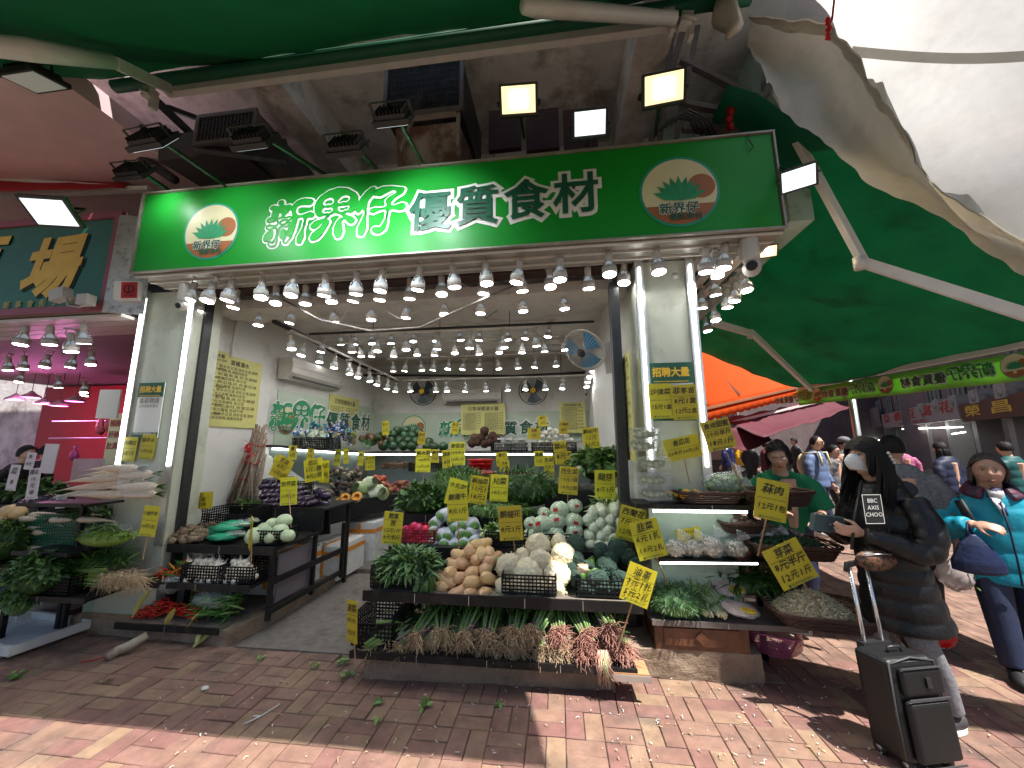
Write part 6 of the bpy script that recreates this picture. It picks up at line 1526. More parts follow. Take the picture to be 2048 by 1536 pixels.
bx = [(x_+rnd(-6, 6), 1268+rnd(-10, 10), rnd(-.4, .4), 0 if x_ < 1120 else 1, 1) for x_ in range(835, 1260, 48)]+[(745, 1300, -.75, 2), (775, 1292, -.6, 2), (800, 1298, -.5, 0), (835, 1290, -.5, 2), (858, 1292, -.35, 0), (893, 1265, -.15, 0), (905, 1290, -.1, 0), (930, 1285, 0, 0), (955, 1268, .1, 0), (965, 1293, .1, 0), (992, 1262, 0, 0), (1000, 1295, .1, 0), (1025, 1270, 0, 0), (1035, 1297, .15, 0), (1060, 1275, .1, 0), (1085, 1300, .2, 0), (1115, 1280, .15, 0), (1125, 1300, .1, 0), (1150, 1288, .2, 1), (1170, 1305, .1, 1), (1200, 1298, .3, 1), (1228, 1292, .2, 1), (1250, 1300, .3, 1), (1205, 1278, .2, 1)]
cnt_ = [0, 0]
for i, (x, y, rz, kd, *up_) in enumerate(sorted(bx)):
    cnt_[len(up_)] += 1
    me = (bm_ if kd == 0 else (bp_ if kd == 1 else bw_))[i % len(bm_ if kd == 0 else (bp_ if kd == 1 else bw_))]
    nm = ['spring onion bunch with purple band', 'spinach bunch with pink roots', 'celery bunch with pale stems'][kd]
    p = P(x, y, Y=2.75 if up_ else 2.74+(1305-y)*.004); o = ob('rooted_bunch', me, None, p, (rnd(-.1, .2), rnd(-.3, .3), rz), label=f'{nm}, {ORD[cnt_[len(up_)]]} from left in the {"upper" if up_ else "front"} layer', cat='vegetable bunch', group='rooted bunches on the lowest shelf')
    o.scale = (1.1,)*3
b = B()
for k in range(150):
    p = Vector((rnd(-1.35, .42), rnd(2.95, 3.15), rnd(.22, .3))); b.leaf(p, (rnd(-.6, .6), -.4, rnd(.1, .8)), .1, .03, k % 3)
b.build('dark_leaves', [g2, g1, g2], label='dark leafy tops filling the back of the lowest shelf', cat='vegetables', kind='stuff')
b = B()
for (x0, y0, x1, y1, w_) in ((735, 1295, 800, 1252, .016), (740, 1300, 810, 1250, .014), (730, 1290, 790, 1248, .014), (752, 1245, 810, 1246, .012)):
    b.tube([P(x0, y0, Y=2.72), P((x0+x1)/2, (y0+y1)/2-3, Y=2.76), P(x1, y1, Y=2.85)], [w_, w_*.8, w_*.5], 7)
b.build('celery_stalks', g3, label='thick pale celery stalks slanting at the left of the lowest shelf', cat='celery')
b = B()
for k in range(40): x = rnd(1195, 1215); b.tube([P(x, 1300, Y=2.68), P(x+rnd(-6, 10), 1325+rnd(0, 10), Y=2.66), P(x+rnd(-10, 26), 1345+rnd(0, 35), Y=2.64)], [.004, .003, .0015], 4, mi=k % 3 == 0)
b.build('dangling_roots', [m_rootp, g4], label='long pink roots dangling over the kerb edge', cat='roots', kind='stuff')
t = T('cardboard_flap', 'orange brown board flap at the right end of the lowest shelf', 'board', (.42, 2.74, .17))
b = B(); b.box((0, 0, 0), (.22, .16, .012)); b.build('flap', M('cardboard', (.5, .25, .12), .8), t); b = B(); b.box((0, -.085, -.02), (.24, .014, .035)); b.build('metal_edge', m_alu, t)
# red baskets
for i, (x, y, r_) in enumerate(((961, 930, .17), (962, 955, .2), (1035, 958, .18))):
    p = P(x, y, Y=5.0); t = T('red_basket', ['upper red plastic basin behind the greens', 'lower red plastic basin behind the greens', 'red plastic basin half hidden by water spinach'][i], 'basin', p)
    b = B(); b.lathe((0, 0, -.06), [(r_*.8, 0), (r_, .12), (r_*1.05, .125), (r_*1.05, .135), (r_*.97, .13), (r_*.78, .01), (.01, .008)], 24); b.build('basin_body', M('bright_red_plastic', (.5, .01, .015), .35), t)
    b = B(); b.tube([(r_*.93*math.cos(k*.3927), r_*.93*math.sin(k*.3927), .02) for k in range(17)], .008, 5); b.build('rib', MATS['bright_red_plastic'], t)
lumps('brown_sticks', 765, 825, 925, 935, 5.7, 5.8, 10, [m_mush], 'short dark roots in the crate below the rear ledge', .03)
b = B()
for k in range(60): p = P(rnd(762, 790), rnd(925, 938), Y=5.6); q = P(rnd(805, 832), rnd(924, 936), Y=5.75); b.tube([p, q], .007, 4)
b.build('burdock_roots', M('burdock', (.16, .09, .055), .8, var=.3), label='long thin burdock roots below the rear ledge', cat='roots', kind='stuff')
# ================================================================ neighbouring produce (left)
table('display_shelf', 'small black shelf with snow peas left of the column', -4.55, -4.0, 2.75, 3.05, .73, .03, ())
table('display_shelf', 'wood shelf with glass guard under the long white radishes', -4.6, -3.95, 2.75, 3.05, 1.12, .03, ((-4.3, 3.0), ), mat=m_blkshelf)
table('display_shelf', 'low black shelf under the flowering garlic', -4.6, -3.72, 2.72, 3.05, .41, .04, ((-4.35, 3.0), ))
table('display_shelf', 'neighbouring black table of roots and radishes', -6.4, -4.55, 2.75, 3.6, .6, .05, ((-4.6, 2.8), (-4.6, 3.5)))
table('display_shelf', 'neighbouring rear table of dark greens and aubergines', -6.6, -4.4, 3.6, 4.4, .95, .2, ((-4.5, 4.3), ))
m_dk = M('daikon', (.66, .53, .4), .45, var=.15, vs=4, dirt=(.45, .31, .19), ds=2.5)
b = B(); b.tube([(-9.5, .5, -.6), (-7.2, .2, -.2), (-4.6, 0, 0), (-1.2, 0, .1), (2.6, 0, .08), (3.8, 0, .02)], [.03, .12, .45, .9, 1, .5], 12); 
for k in range(16): b.leaf((3.7, 0, 0), (1, rnd(-.4, .4), rnd(-.2, .5)), 2.4, .4, 1, .2)
dk_m = b.mesh('radish', [m_dk, g1])
dkp = [(225, 938), (255, 950), (238, 962), (262, 974), (210, 968), (228, 985), (192, 958), (175, 975), (262, 990), (196, 990), (160, 985), (215, 948)]
pile('long_radish', dk_m, [(x+16, y, 2.85+.03*(i % 3), 8.6, (0, rnd(-.12, .02), rnd(.05, .3))) for i, (x, y) in enumerate(dkp)], 'long white radish behind the glass guard', 'white radish', 'long white radishes on the top wood shelf', scale_by_px=11)
b = B(); b.box(P(275, 960, Y=2.72), (.36, .006, .26)); b.build('glass_guard', m_clear, label='small glass guard in front of the long white radishes', cat='glass guard')
b = B(); b.box(P(175, 940, Y=3.2), (.36, .006, .22)); b.build('glass_guard', M('frosted_clear', (.5, .45, .48), .2, alpha=.55), label='frosted glass panel behind the radish tips', cat='glass guard')
nb2 = [(60, 1038), (80, 1030), (100, 1048), (120, 1040), (75, 1055), (165, 1030), (180, 1040), (90, 1065), (60, 1085), (75, 1098), (55, 1105), (150, 1045)]
pile('long_radish', dk_m, [(x, y, 3.0+.02*(i % 3), 6, (0, rnd(-.05, .15), rnd(-.2, .3)+3.14)) for i, (x, y) in enumerate(nb2)], 'white radish in the neighbouring green crate', 'white radish', 'white radishes of the neighbouring stall', scale_by_px=11)
for i, (x, y) in enumerate(((8, 1035), (20, 1022), (2, 1050), (-15, 1030), (35, 1026))):
    o = ob('orange_squash', bpy.data.meshes['squash'], None, P(x, y, Y=3.0), (0, 0, 1.3), label=f'{ORD[i+1]} orange squash at the far left edge of the neighbouring table', cat='squash', group='squashes of the neighbouring stall'); o.scale = (.06,)*3
chunks('neighbour_aubergines', P(95, 1012, Y=3.3), (.3, .15, .08), 60, .05, [MATS['aubergine_skin']], 'dark aubergines behind the neighbouring price card', 'aubergines', .2)
heap('bunched_greens', P(15, 1085, Y=2.95), (.22, .18, .2), 520, .05, .02, [g1, g5, g2], 'bunches of small leafy greens at the far left', .4, .9)
heap('bunched_greens', P(180, 1025, Y=3.1), (.2, .12, .06), 260, .05, .02, [g1, g2], 'greens of bunched radishes behind the green crate', .4, .9)
heap('dark_choy', P(60, 985, Y=3.9), (.6, .2, .12), 380, .1, .05, [g2, g1, g2], 'row of dark choy on the neighbouring rear table', .4, .8)
heap('celery_leaves', P(75, 1150, Y=2.75), (.24, .16, .18), 700, .05, .03, [g1, g6, g2], 'bushy celery leaves overhanging the low left shelf', .5, .9)
heap('celery_leaves', P(40, 1200, Y=2.72), (.11, .1, .14), 300, .05, .03, [g1, g6], 'drooping celery leaf tips above the foam tray', .7, .8)
heap('dark_chives', P(190, 1120, Y=2.95), (.32, .1, .06), 420, .12, .012, [g2, g1, g2], 'dark green chive leaves lying across the low left shelf', .2, .7)
b = B()
for k in range(120):
    y = rnd(1140, 1175); a = P(100+rnd(0, 30), y, Y=2.85+rnd(0, .15)); c = P(205+rnd(-8, 10), y+rnd(-8, 6), Y=2.82+rnd(0, .12)); b.tube([a, a.lerp(c, .5)+Vector((0, 0, .01)), c], .005, 4, mi=k % 2)
b.build('garlic_stems', [g3, g5], label='pale green flowering garlic stems in the low crate', cat='garlic stems', kind='stuff')
b = B()
for k in range(420):
    a = P(195+rnd(0, 90), 1168-rnd(0, 20)+rnd(-8, 8), Y=2.78+rnd(0, .14)); d = Vector((rnd(-.2, 1), rnd(-1, 1), rnd(-.7, .5))).normalized()*rnd(.04, .12); b.tube([a, a+d*.5+Vector((0, 0, rnd(-.02, .02))), a+d+Vector((0, 0, -rnd(0, .05)))], [.0026, .002, .001], 3, mi=0, cap=False)
for k in range(60): a = P(200+rnd(0, 75), 1165+rnd(-14, 12), Y=2.82+rnd(0, .1)); b.ell(a, (.02, .012, .012), 6, 5, mi=1)
b.build('garlic_roots', [MATS['root_tan'], m_cream], label='tangle of pale garlic roots at the column foot', cat='roots', kind='stuff')
m_pea = M('snow_pea', (.16, .26, .04), .45, var=.3)
b = B()
for k in range(330):
    th = rnd(0, 6.28); rr = rnd(0, 1)**.5; p = Vector((.26*rr*math.cos(th), .12*rr*math.sin(th), .02+.09*(1-rr**1.5))); b.leaf(p, (rnd(-1, 1), rnd(-1, 1), rnd(-.4, .5)), .055, .013, 0, .15, 3)
b.ell((0, 0, .01), (.24, .11, .07), 12, 6); b.build('snow_peas', m_pea, loc=P(210, 1078, Y=2.9), label='heap of snow peas on the small shelf left of the column', cat='snow peas', kind='stuff')
b = B(); b.ell((0, 0, 0), (.22, .13, .09), 24, 14, nz=.2, nf=4); b.build('bag_film', m_bagp, loc=P(215, 1070, Y=2.95), label='open clear bag around the snow peas', cat='plastic bag')
# foam tray, pipe, litter
t = T('foam_tray', 'large white foam tray lying on the ground at the far left', 'foam tray', P(40, 1272, Z=.03), (0, 0, -.12)); t.scale = (.85, .85, .9)
b = B(); b.box((0, 0, .01), (.95, .55, .02)); b.build('tray_base', m_foam, t)
for x, y, sx_, sy_ in ((0, -.27, .97, .03), (0, .27, .97, .03), (-.47, 0, .03, .51), (.47, 0, .03, .51)):
    b = B(); b.box((x, y, .045), (sx_, sy_, .07)); b.build('tray_rim', m_foam, t)
foambox(P(40, 1205, Y=3.3)-Vector((0, 0, .15)), (.8, .5, .3), 'white foam box with a red stripe below the neighbouring stall', tape=False)
foambox(P(-60, 1190, Y=3.3)-Vector((0, 0, .1)), (.6, .5, .35), 'white foam box partly out of sight at the far left', tape=False)
b = B(); b.box(P(15, 1160, Y=2.97), (.9, .02, .06)); b.build('red_tape_strip', M('dull_red', (.4, .02, .03), .5), label='red strip along the neighbouring table edge', cat='strip')
b = B(); b.tube([P(295, 1270, Z=.1), P(262, 1290, Z=.06), P(232, 1303, Z=.04), P(216, 1315, Z=.025)], [.03, .036, .034, .03], 12); b.build('drain_pipe', M('muddy_pipe', (.42, .36, .28), .7, var=.2, dirt=(.15, .1, .07), ds=8), label='short muddy drain pipe ending on the pavement', cat='pipe')
b = B(); b.tube([P(160, 1324, Z=.01), P(190, 1320, Z=.01), P(213, 1312, Z=.03), P(222, 1316, Z=.02)], .005, 5); b.build('red_string', m_redcloth, label='red string tied round the drain pipe end', cat='string')
b = B()
for (x, y, n) in ((686, 1322, 9), (692, 1352, 9), (762, 1402, 6), (848, 1410, 10), (35, 1352, 12), (520, 1320, 4), (625, 1330, 4), (995, 1415, 3), (758, 1440, 3), (210, 1365, 3)):
    for k in range(n): p = P(x+rnd(-9, 9), y+rnd(-5, 5), Z=.012); a = rnd(0, 6.28); b.leaf(p, (math.cos(a), math.sin(a), rnd(.05, .5)), rnd(.03, .06), .025, k % 2, .2)
b.build('fallen_leaves', [g3, g1], label='green leaf scraps fallen on the brick paving', cat='leaf litter', kind='stuff')
b = B()
for k in range(420):
    p = P(rnd(300, 2000), 1340+196*rnd(0, 1)**1.3, Z=.006) if k > 120 else P(rnd(1200, 1900), rnd(1300, 1530), Z=.006); a = rnd(0, 6.28); L = rnd(.003, .03)
    b.tube([p, p+Vector((math.cos(a)*L*.5, math.sin(a)*L*.5, .003)), p+Vector((math.cos(a+.5)*L, math.sin(a+.5)*L, 0))], rnd(.0012, .003), 4, mi=k % 3)
b.build('scattered_scraps', [m_spr, m_white, m_root], label='tiny pale sprout and root scraps on the paving', cat='litter', kind='stuff')
b = B(); b.tube([P(560, 1408, Z=.008), P(522, 1432, Z=.008), P(488, 1448, Z=.008)], .004, 4); b.tube([P(522, 1432, Z=.008), P(507, 1432, Z=.008)], .004, 4); b.build('white_twig', m_white, label='forked white plastic strip on the paving', cat='plastic strip')
b = B(); b.ell(P(410, 1376, Z=.012), (.03, .02, .008), 8, 5, nz=.8, nf=4); b.ell(P(3, 1308, Z=.02), (.06, .05, .02), 8, 5, nz=.8, nf=4); b.build('paper_scrap', m_white, label='crumpled white paper scraps on the paving', cat='paper', kind='stuff')
# pink colander
pc_ = P(1518, 1318, Z=.0); t = T('colander', 'pink plastic colander tilted on the step beside the boots', 'colander', (1.5, 3.15, .1), (-.25, .12, 0))
m_pinkp = M('pink_colander', (.62, .16, .33), .35, var=.06, alpha=.93)
b = B(); n = 40
for j in range(9):
    r_ = .09+.07*j/8; z = .12*j/8; q = [Vector((r_*math.cos(2*math.pi*i/n), r_*math.sin(2*math.pi*i/n), z)) for i in range(n+1)]; b.tube(q, .0022, 3, cap=False)
for i in range(n*2): a = math.pi*i/n; b.tube([(.09*math.cos(a), .09*math.sin(a), 0), (.16*math.cos(a), .16*math.sin(a), .12)], .0016, 3)
b.lathe((0, 0, 0), [(.01, 0), (.09, 0), (.09, .004)], n); b.build('mesh_bowl', m_pinkp, t, kind='stuff')
b = B(); b.lathe((0, 0, .12), [(.158, 0), (.178, .002), (.18, .01), (.158, .012)], n); b.build('rim', m_pinkp, t)
# ================================================================ price cards
m_ink = M('marker_ink', (.01, .01, .012), .5, var=0); m_footer = M('footer_green', (.03, .15, .05), .5, var=0)
def card(px, py, wpx, hpx, Y, lines, label, tilt=0., stick=None, yaw=0., head=True, mat=None, lean=0., front=True, ink=None, head2=None):
    p = P(px, py, Y=Y); s = SC(p); wd, ht = wpx*s, hpx*s
    t = T('price_card', label, 'price card', p, (0, 0, 0), 'handwritten price cards')
    t.rotation_euler = Euler((lean, tilt, yaw))
    b = B(); n_ = 4
    def gf(u, v, k=rnd(-.012, .012)): return Vector(((u-.5)*wd, k*math.sin(u*3)*0+k*v*.3, (v-.5)*ht))
    b.grid(gf, 2, 2, smooth=False); b.box((0, .0025, 0), (wd*.999, .003, ht*.999)); b.build('card_sheet', mat or m_yellow, t)
    b = B(); nl = len(lines); top = ht*.5-ht*.04
    fr = Matrix.Translation((0, -.0065, 0)) @ VERT.to_4x4()
    hh = ht*.86/nl
    for i, l in enumerate(lines):
        sz = hh*(.82 if nl > 2 else .62); cw = min(1., wd*.9/(max(1, sum(1. if ord(c) > 255 else .6 for c in l))*sz)); k = 0
        tot = sum((1. if ord(c) > 255 else .6) for c in l)*sz*cw; x = -tot/2; z0 = top-hh*(i+.5)
        if nl == 2 and i == 1: z0 -= ht*.0
        for c in l:
            w_ = (1. if ord(c) > 255 else .6)*sz*cw
            put_text(b, c, sz*cw*rnd(.92, 1.08), x+w_/2, z0+rnd(-.04, .04)*sz, 0, shear=.15, rot=rnd(-.08, .08), frame=fr, res=1, bold=.012); x += w_
    b.build('handwriting', ink or m_ink, t)
    if head:
        b = B(); b.box((0, -.0065, top-hh*1.02), (wd*.94, .001, max(.0016, ht*.008))); b.build('rule_line', m_ink, t)
    if hpx > 44:
        b = B(); put_text(b, '新界仔優質食材', wd*.085, wd*.05, -ht*.45, 0, frame=fr, res=1); disc(b, -wd*.3, -ht*.45, wd*.04, -.004, 10); b.build('footer', m_footer, t)
    if stick:
        e = P(stick[0], stick[1], Y=Y+(stick[2] if len(stick) > 2 else 0)); m4 = Euler((lean, tilt, yaw)).to_matrix(); ei = m4.inverted() @ (e-p)
        b = B(); b.bar((0, .007, ht*.1), ei+Vector((0, .008, 0)), .009, .006); b.build('stick', m_wood, t)
    return t
D = math.radians
card(785, 1056, 40, 62, 3.05, ['筒蒿', '芭', '12元1斤', '8元半斤'], 'yellow card on a stick over the radishes reading 12元1斤', D(4), (783, 1125))
card(915, 1010, 42, 62, 3.1, ['靚蓮牛', '8元1斤'], 'yellow card reading 8元1斤 in front of the courgettes', D(-3), (917, 1100))
card(1021, 1046, 47, 66, 3.0, ['靚福花', '8元1斤'], 'yellow card reading 靚福花 over the cauliflowers', D(-4), (1031, 1110))
card(957, 980, 37, 54, 3.6, ['靚油菜', '10元1', '18元2'], 'tilted yellow card reading 靚油菜 among the greens', D(8), (948, 1038))
card(998, 976, 36, 52, 3.62, ['兒菜', '14元1斤'], 'yellow card reading 兒菜 14元1斤 among the greens', D(3), (997, 1040))
card(912, 985, 38, 52, 3.4, ['水化菜', '8元'], 'tilted yellow card half hidden behind the 靚蓮牛 card', D(14), None)
card(915, 907, 31, 46, 4.5, ['麥苗菜', '10元半斤', '15元1斤'], 'yellow card reading 麥苗菜 above the fine greens', 0, (918, 955))
card(846, 921, 31, 46, 4.3, ['靚冰菜', '10元半斤', '16元1斤'], 'yellow card reading 靚冰菜 above the dark greens', 0, (846, 970))
card(1137, 961, 38, 54, 3.65, ['西生菜', '10元1個', '18元2個'], 'yellow card reading 西生菜 over the wrapped cabbages', D(5), (1135, 1005))
card(1210, 969, 40, 56, 3.6, ['龍芽', '8元1斤'], 'yellow card reading 龍芽 8元1斤 under the lettuce crate', D(1), (1211, 1010))
card(1262, 1048, 50, 66, 3.2, ['西蘭花', '7元1斤', '12元2斤'], 'shaded yellow card behind the chive card reading 西蘭花', D(14), None)
card(1296, 1078, 56, 74, 2.93, ['韭菜', '6元1扎', '10元2扎'], 'yellow card reading 6元1扎 10元2扎 on a stick in the chives', D(-14), (1340, 1178, .06))
card(1277, 1170, 56, 74, 2.62, ['油蔥', '3元1扎', '5元2扎'], 'yellow card reading 3元1扎 5元2扎 stuck in the pink roots', D(20), (1234, 1305, .05))
card(1580, 1128, 74, 80, 2.78, ['芽菜', '8元半斤', '12元1斤'], 'large yellow card reading 芽菜 stuck in the bean sprouts', D(-25), (1665, 1248, .05))
card(1543, 1000, 60, 78, 2.8, ['菻肉', '12元1包'], 'yellow card reading 12元1包 in front of the seller', D(12), (1517, 1112, .1))
card(1437, 869, 55, 60, 2.95, ['食用甜藍', '10元半斤', '18元1斤'], 'yellow card reading 18元1斤 in the bagged sprouts', D(-12), (1490, 985, .06))
card(1365, 896, 68, 44, 3.05, ['青瓜花', '20半斤30元1斤'], 'wide yellow card reading 青瓜花 over the orange blossoms', D(-12), (1380, 968))
card(1182, 877, 33, 44, 4.3, ['靚紹牛', '12元', '20元2'], 'yellow card on a stick in the lettuce crate', D(-4), (1187, 932))
card(577, 982, 36, 54, 3.55, ['包芥菜', '10元1斤'], 'yellow card reading 包芥菜 above the pale cabbages', D(-5), (581, 1055, -.1))
card(563, 936, 40, 44, 4.1, ['花菇', '8元1', '16元2斤'], 'strongly tilted yellow card above the aubergines', D(24), (548, 972))
card(627, 940, 40, 44, 4.1, ['茄瓜', '5元1個', '8元2個'], 'yellow card reading 茄瓜 tilted left above the aubergines', D(-10), None)
card(648, 943, 22, 44, 4.3, ['香瓜', '6元'], 'narrow yellow card behind the 茄瓜 card', D(-3), None)
card(501, 1066, 30, 60, 3.0, ['豆苗', '12元1包'], 'yellow card turned aslant in front of the pale cabbages', D(6), (500, 1125), yaw=-.75)
card(400, 1001, 56, 32, 3.5, ['淮山', '7元1條', '12元2條'], 'wide yellow card above the brown tubers', D(-4), (405, 1040))
card(397, 872, 42, 44, 3.75, ['靚蜜棗', '16元1斤'], 'yellow card taped on the left wall under the recipe sheets', 0, None, yaw=R(70))
card(449, 916, 36, 42, 4.3, ['柚子', '5元1', '8元2'], 'yellow card on the left wall beside the yam bundle', 0, None, yaw=R(65))
card(539, 915, 26, 42, 4.7, ['秋葵', '7元1個'], 'yellow card reading 7元1個 right of the yam bundle', 0, None)
card(299, 1042, 36, 58, 2.72, ['小葉芥菜', '10元1扎'], 'yellow card reading 小葉芥菜 at the left column foot', D(4), (283, 1120))
card(259, 898, 32, 48, 3.15, ['大南瓜', '6元1斤'], 'left one of two yellow cards on the left column, reading 大南瓜', D(3), None)
card(295, 893, 32, 50, 3.15, ['茄芋夫', '10元1斤'], 'right one of two yellow cards on the left column, reading 10元1斤', D(3), None)
card(704, 1243, 34, 76, 2.6, ['菠菜', '4元1扎', '7元2扎'], 'yellow card on a stick standing on the paving by the ramp', D(-5), (711, 1380, 0), yaw=-.5)
card(1321, 802, 44, 70, 3.13, ['沙律菜', '15元1盒'], 'left one of two yellow cards on the corner column', D(-1), None)
card(1369, 804, 48, 70, 3.12, ['菲苳苗', '8元1盒', '12元2盒'], 'right one of two yellow cards on the corner column', D(-2), None)
t = card(454, 868, 40, 44, 4.2, ['小心地滑', '⚠'], 'orange warning notice on the left wall', 0, None, yaw=R(65), mat=M('orange_card', (.75, .42, .02), .5))
for x, y, w_, h_, Y, l, lab in ((771, 856, 14, 28, 6.2, ['冬瓜', '6元'], 'at the left of the melons'), (843, 876, 15, 26, 6.2, ['節瓜', '5元'], 'in front of the melons'), (910, 856, 16, 24, 6.3, ['青瓜', '6元'], 'left of the coconuts'), (585, 905, 18, 28, 4.7, ['薑', '6元'], 'first under the left ledge tube'), (621, 908, 16, 24, 4.9, ['蒜', '7元'], 'second under the left ledge tube'), (675, 915, 13, 32, 5.2, ['蔥頭', '8元'], 'third under the left ledge tube'), (692, 912, 11, 30, 5.4, ['紅蔥', '6元'], 'fourth under the left ledge tube'), (722, 917, 12, 28, 5.7, ['粟米', '5元'], 'fifth under the left ledge tube'), (740, 926, 20, 28, 5.0, ['娃娃菜', '10元1', '16元2'], 'above the napa cabbages'), (1004, 918, 24, 28, 5.3, ['青瓜', '5元1斤'], 'behind the red basins'), (1009, 932, 20, 22, 5.2, ['豆角', '8元'], 'just over the red basins'), (894, 918, 20, 36, 5.0, ['通菜', '8元'], 'half hidden by the 麥苗菜 card'), (1078, 917, 19, 30, 5.5, ['蓮藕', '9元'], 'below the white packs'), (1098, 935, 20, 46, 4.6, ['生菜', '5元1', '8元2'], 'left of the lettuce crate'), (1121, 905, 26, 46, 5.0, ['菜心', '8元'], 'over the small white radishes'), (1133, 916, 18, 28, 5.4, ['莧菜', '6元'], 'behind the choy heads'), (1068, 867, 26, 22, 6.2, ['豆腐', '5元'], 'tilted on the white packs'), (1127, 855, 18, 26, 6.2, ['白蘿蔔', '4元'], 'on top of the radish stack'), (1085, 842, 18, 22, 6.9, ['腐竹', '8元'], 'on the rear brand panel'), (534, 822, 24, 32, 5.0, ['靚棗', '8元'], 'on the left brand panel'), (617, 812, 16, 26, 5.6, ['花生', '9元'], 'between the brush characters'), (1246, 895, 14, 30, 4.6, ['芫荽', '5元'], 'on the right wall edge'), (870, 912, 16, 26, 5.3, ['薯仔', '5元'], 'beside the 靚冰菜 card')):
    card(x, y, w_, h_, Y, l, f'small yellow price card {lab}', rnd(-.1, .1), None)
card(1378, 1070, 48, 26, 3.12, ['3個10元', '1個4元'], 'yellow card lying behind the mushroom bags', D(-10), None, head=False)
m_whc = M('white_card', (.66, .6, .62), .5, var=.05)
card(66, 967, 27, 60, 2.95, ['黃瓜', '10', '元', '磅'], 'white price card with handwritten 10 at the neighbouring stall', D(-3), None, mat=m_whc, head=False)
card(60, 922, 22, 34, 3.3, ['魚', '8元'], 'small white price card behind the taller one at the left', D(5), None, mat=m_whc, head=False)
card(121, 1003, 22, 26, 3.0, ['15', '元'], 'small white card at the radish tips', D(-4), None, mat=m_whc, head=False)
b = B(); b.box(P(99, 917, Y=3.3), (.17, .006, .3), (0, .04, 0)); b.build('blank_card', m_whc, label='blank white card standing beside the small price cards', cat='card')
card(26, 955, 0+24, 50, 3.0, ['瓜', '8'], 'dim white price card at the far left edge', D(3), None, mat=m_whc, head=False)
# ================================================================ people
m_skin = M('skin', (.6, .36, .26), .5, var=.08, vs=12, spec=.35); m_skin2 = M('skin_tan', (.48, .27, .19), .5, var=.08, vs=12)
m_hair = M('black_hair', (.005, .004, .004), .6, var=.5, vs=90, spec=.3, bump=.6, bs=120); m_hairg = M('greying_hair', (.075, .058, .05), .65, var=.6, vs=90, bump=.8, bs=110)
m_puff = M('black_puffer', (.005, .005, .0065), .4, var=.2, bump=.6, bs=25, spec=.45); m_teal_j = M('teal_jacket', (.0, .27, .38), .55, var=.1, bump=.5, bs=14)
m_shirt = M('green_tshirt', (.0, .16, .06), .8, var=.1, bump=.4, bs=14); m_navy = M('navy_cloth', (.015, .022, .06), .6, var=.2, bump=.3, bs=20)
m_legg = M('grey_leggings', (.2, .2, .22), .6, var=.35, vs=60); m_bluej = M('blue_jacket', (.1, .15, .28), .6, var=.15, bump=.3); m_dgrey = M('dark_grey_cloth', (.05, .05, .055), .7, var=.2, bump=.4, bs=20)
m_mask = M('white_mask', (.75, .74, .72), .7, var=.03); m_boot = M('brown_boot', (.07, .025, .02), .3, var=.2)
m_eye = M('eye_white', (.7, .68, .65), .3, var=0); m_iris = M('eye_dark', (.01, .008, .007), .2, var=0); m_lip = M('lip', (.3, .1, .09), .5, var=.05)
def head_into(b, c, q, s=1., res=(40, 30), jaw=1.):
    """head facing local -Y, centre c, frame q"""
    c = Vector(c); nu, nv = res; vs = []
    G = lambda x, z, cx, cz, sx_, sz_: math.exp(-((x-cx)/sx_)**2-((z-cz)/sz_)**2)
    for i in range(nv+1):
        ph = math.pi*i/nv
        for j in range(nu):
            th = 2*math.pi*j/nu
            d = Vector((math.sin(ph)*math.cos(th), math.sin(ph)*math.sin(th), -math.cos(ph)))
            x, y, z = d.x*.076, d.y*.093, d.z*.116
            if z < 0: k = 1-.30*(z/.116)**2*jaw; x *= k; y *= (1-.12*(z/.116)**2)
            if d.y < 0:
                f = min(1, -d.y*1.6)
                y -= f*(.022*G(x, z, 0, -.016, .011, .02)+.008*G(x, z, 0, .01, .009, .03)+.006*G(x, z, 0, .035, .05, .012)+.009*G(x, z, 0, -.06, .02, .012)+.010*G(x, z, 0, -.1, .026, .016)+.006*(G(x, z, .04, -.022, .022, .022)+G(x, z, -.04, -.022, .022, .022)))
                y += f*(.011*(G(x, z, .031, .012, .016, .012)+G(x, z, -.031, .012, .016, .012))+.004*G(x, z, 0, -.045, .02, .006))
            vs.append(c+q @ Vector((x*s, y*s, z*s)))
    b.add(vs, [(i*nu+j, i*nu+(j+1) % nu, (i+1)*nu+(j+1) % nu, (i+1)*nu+j) for i in range(nv) for j in range(nu)], 0, True)
    for sx_ in (-1, 1): b.ell(c+q @ Vector((sx_*.077*s, .008*s, -.002*s)), (.009*s, .018*s, .03*s), 10, 8, rot=q)
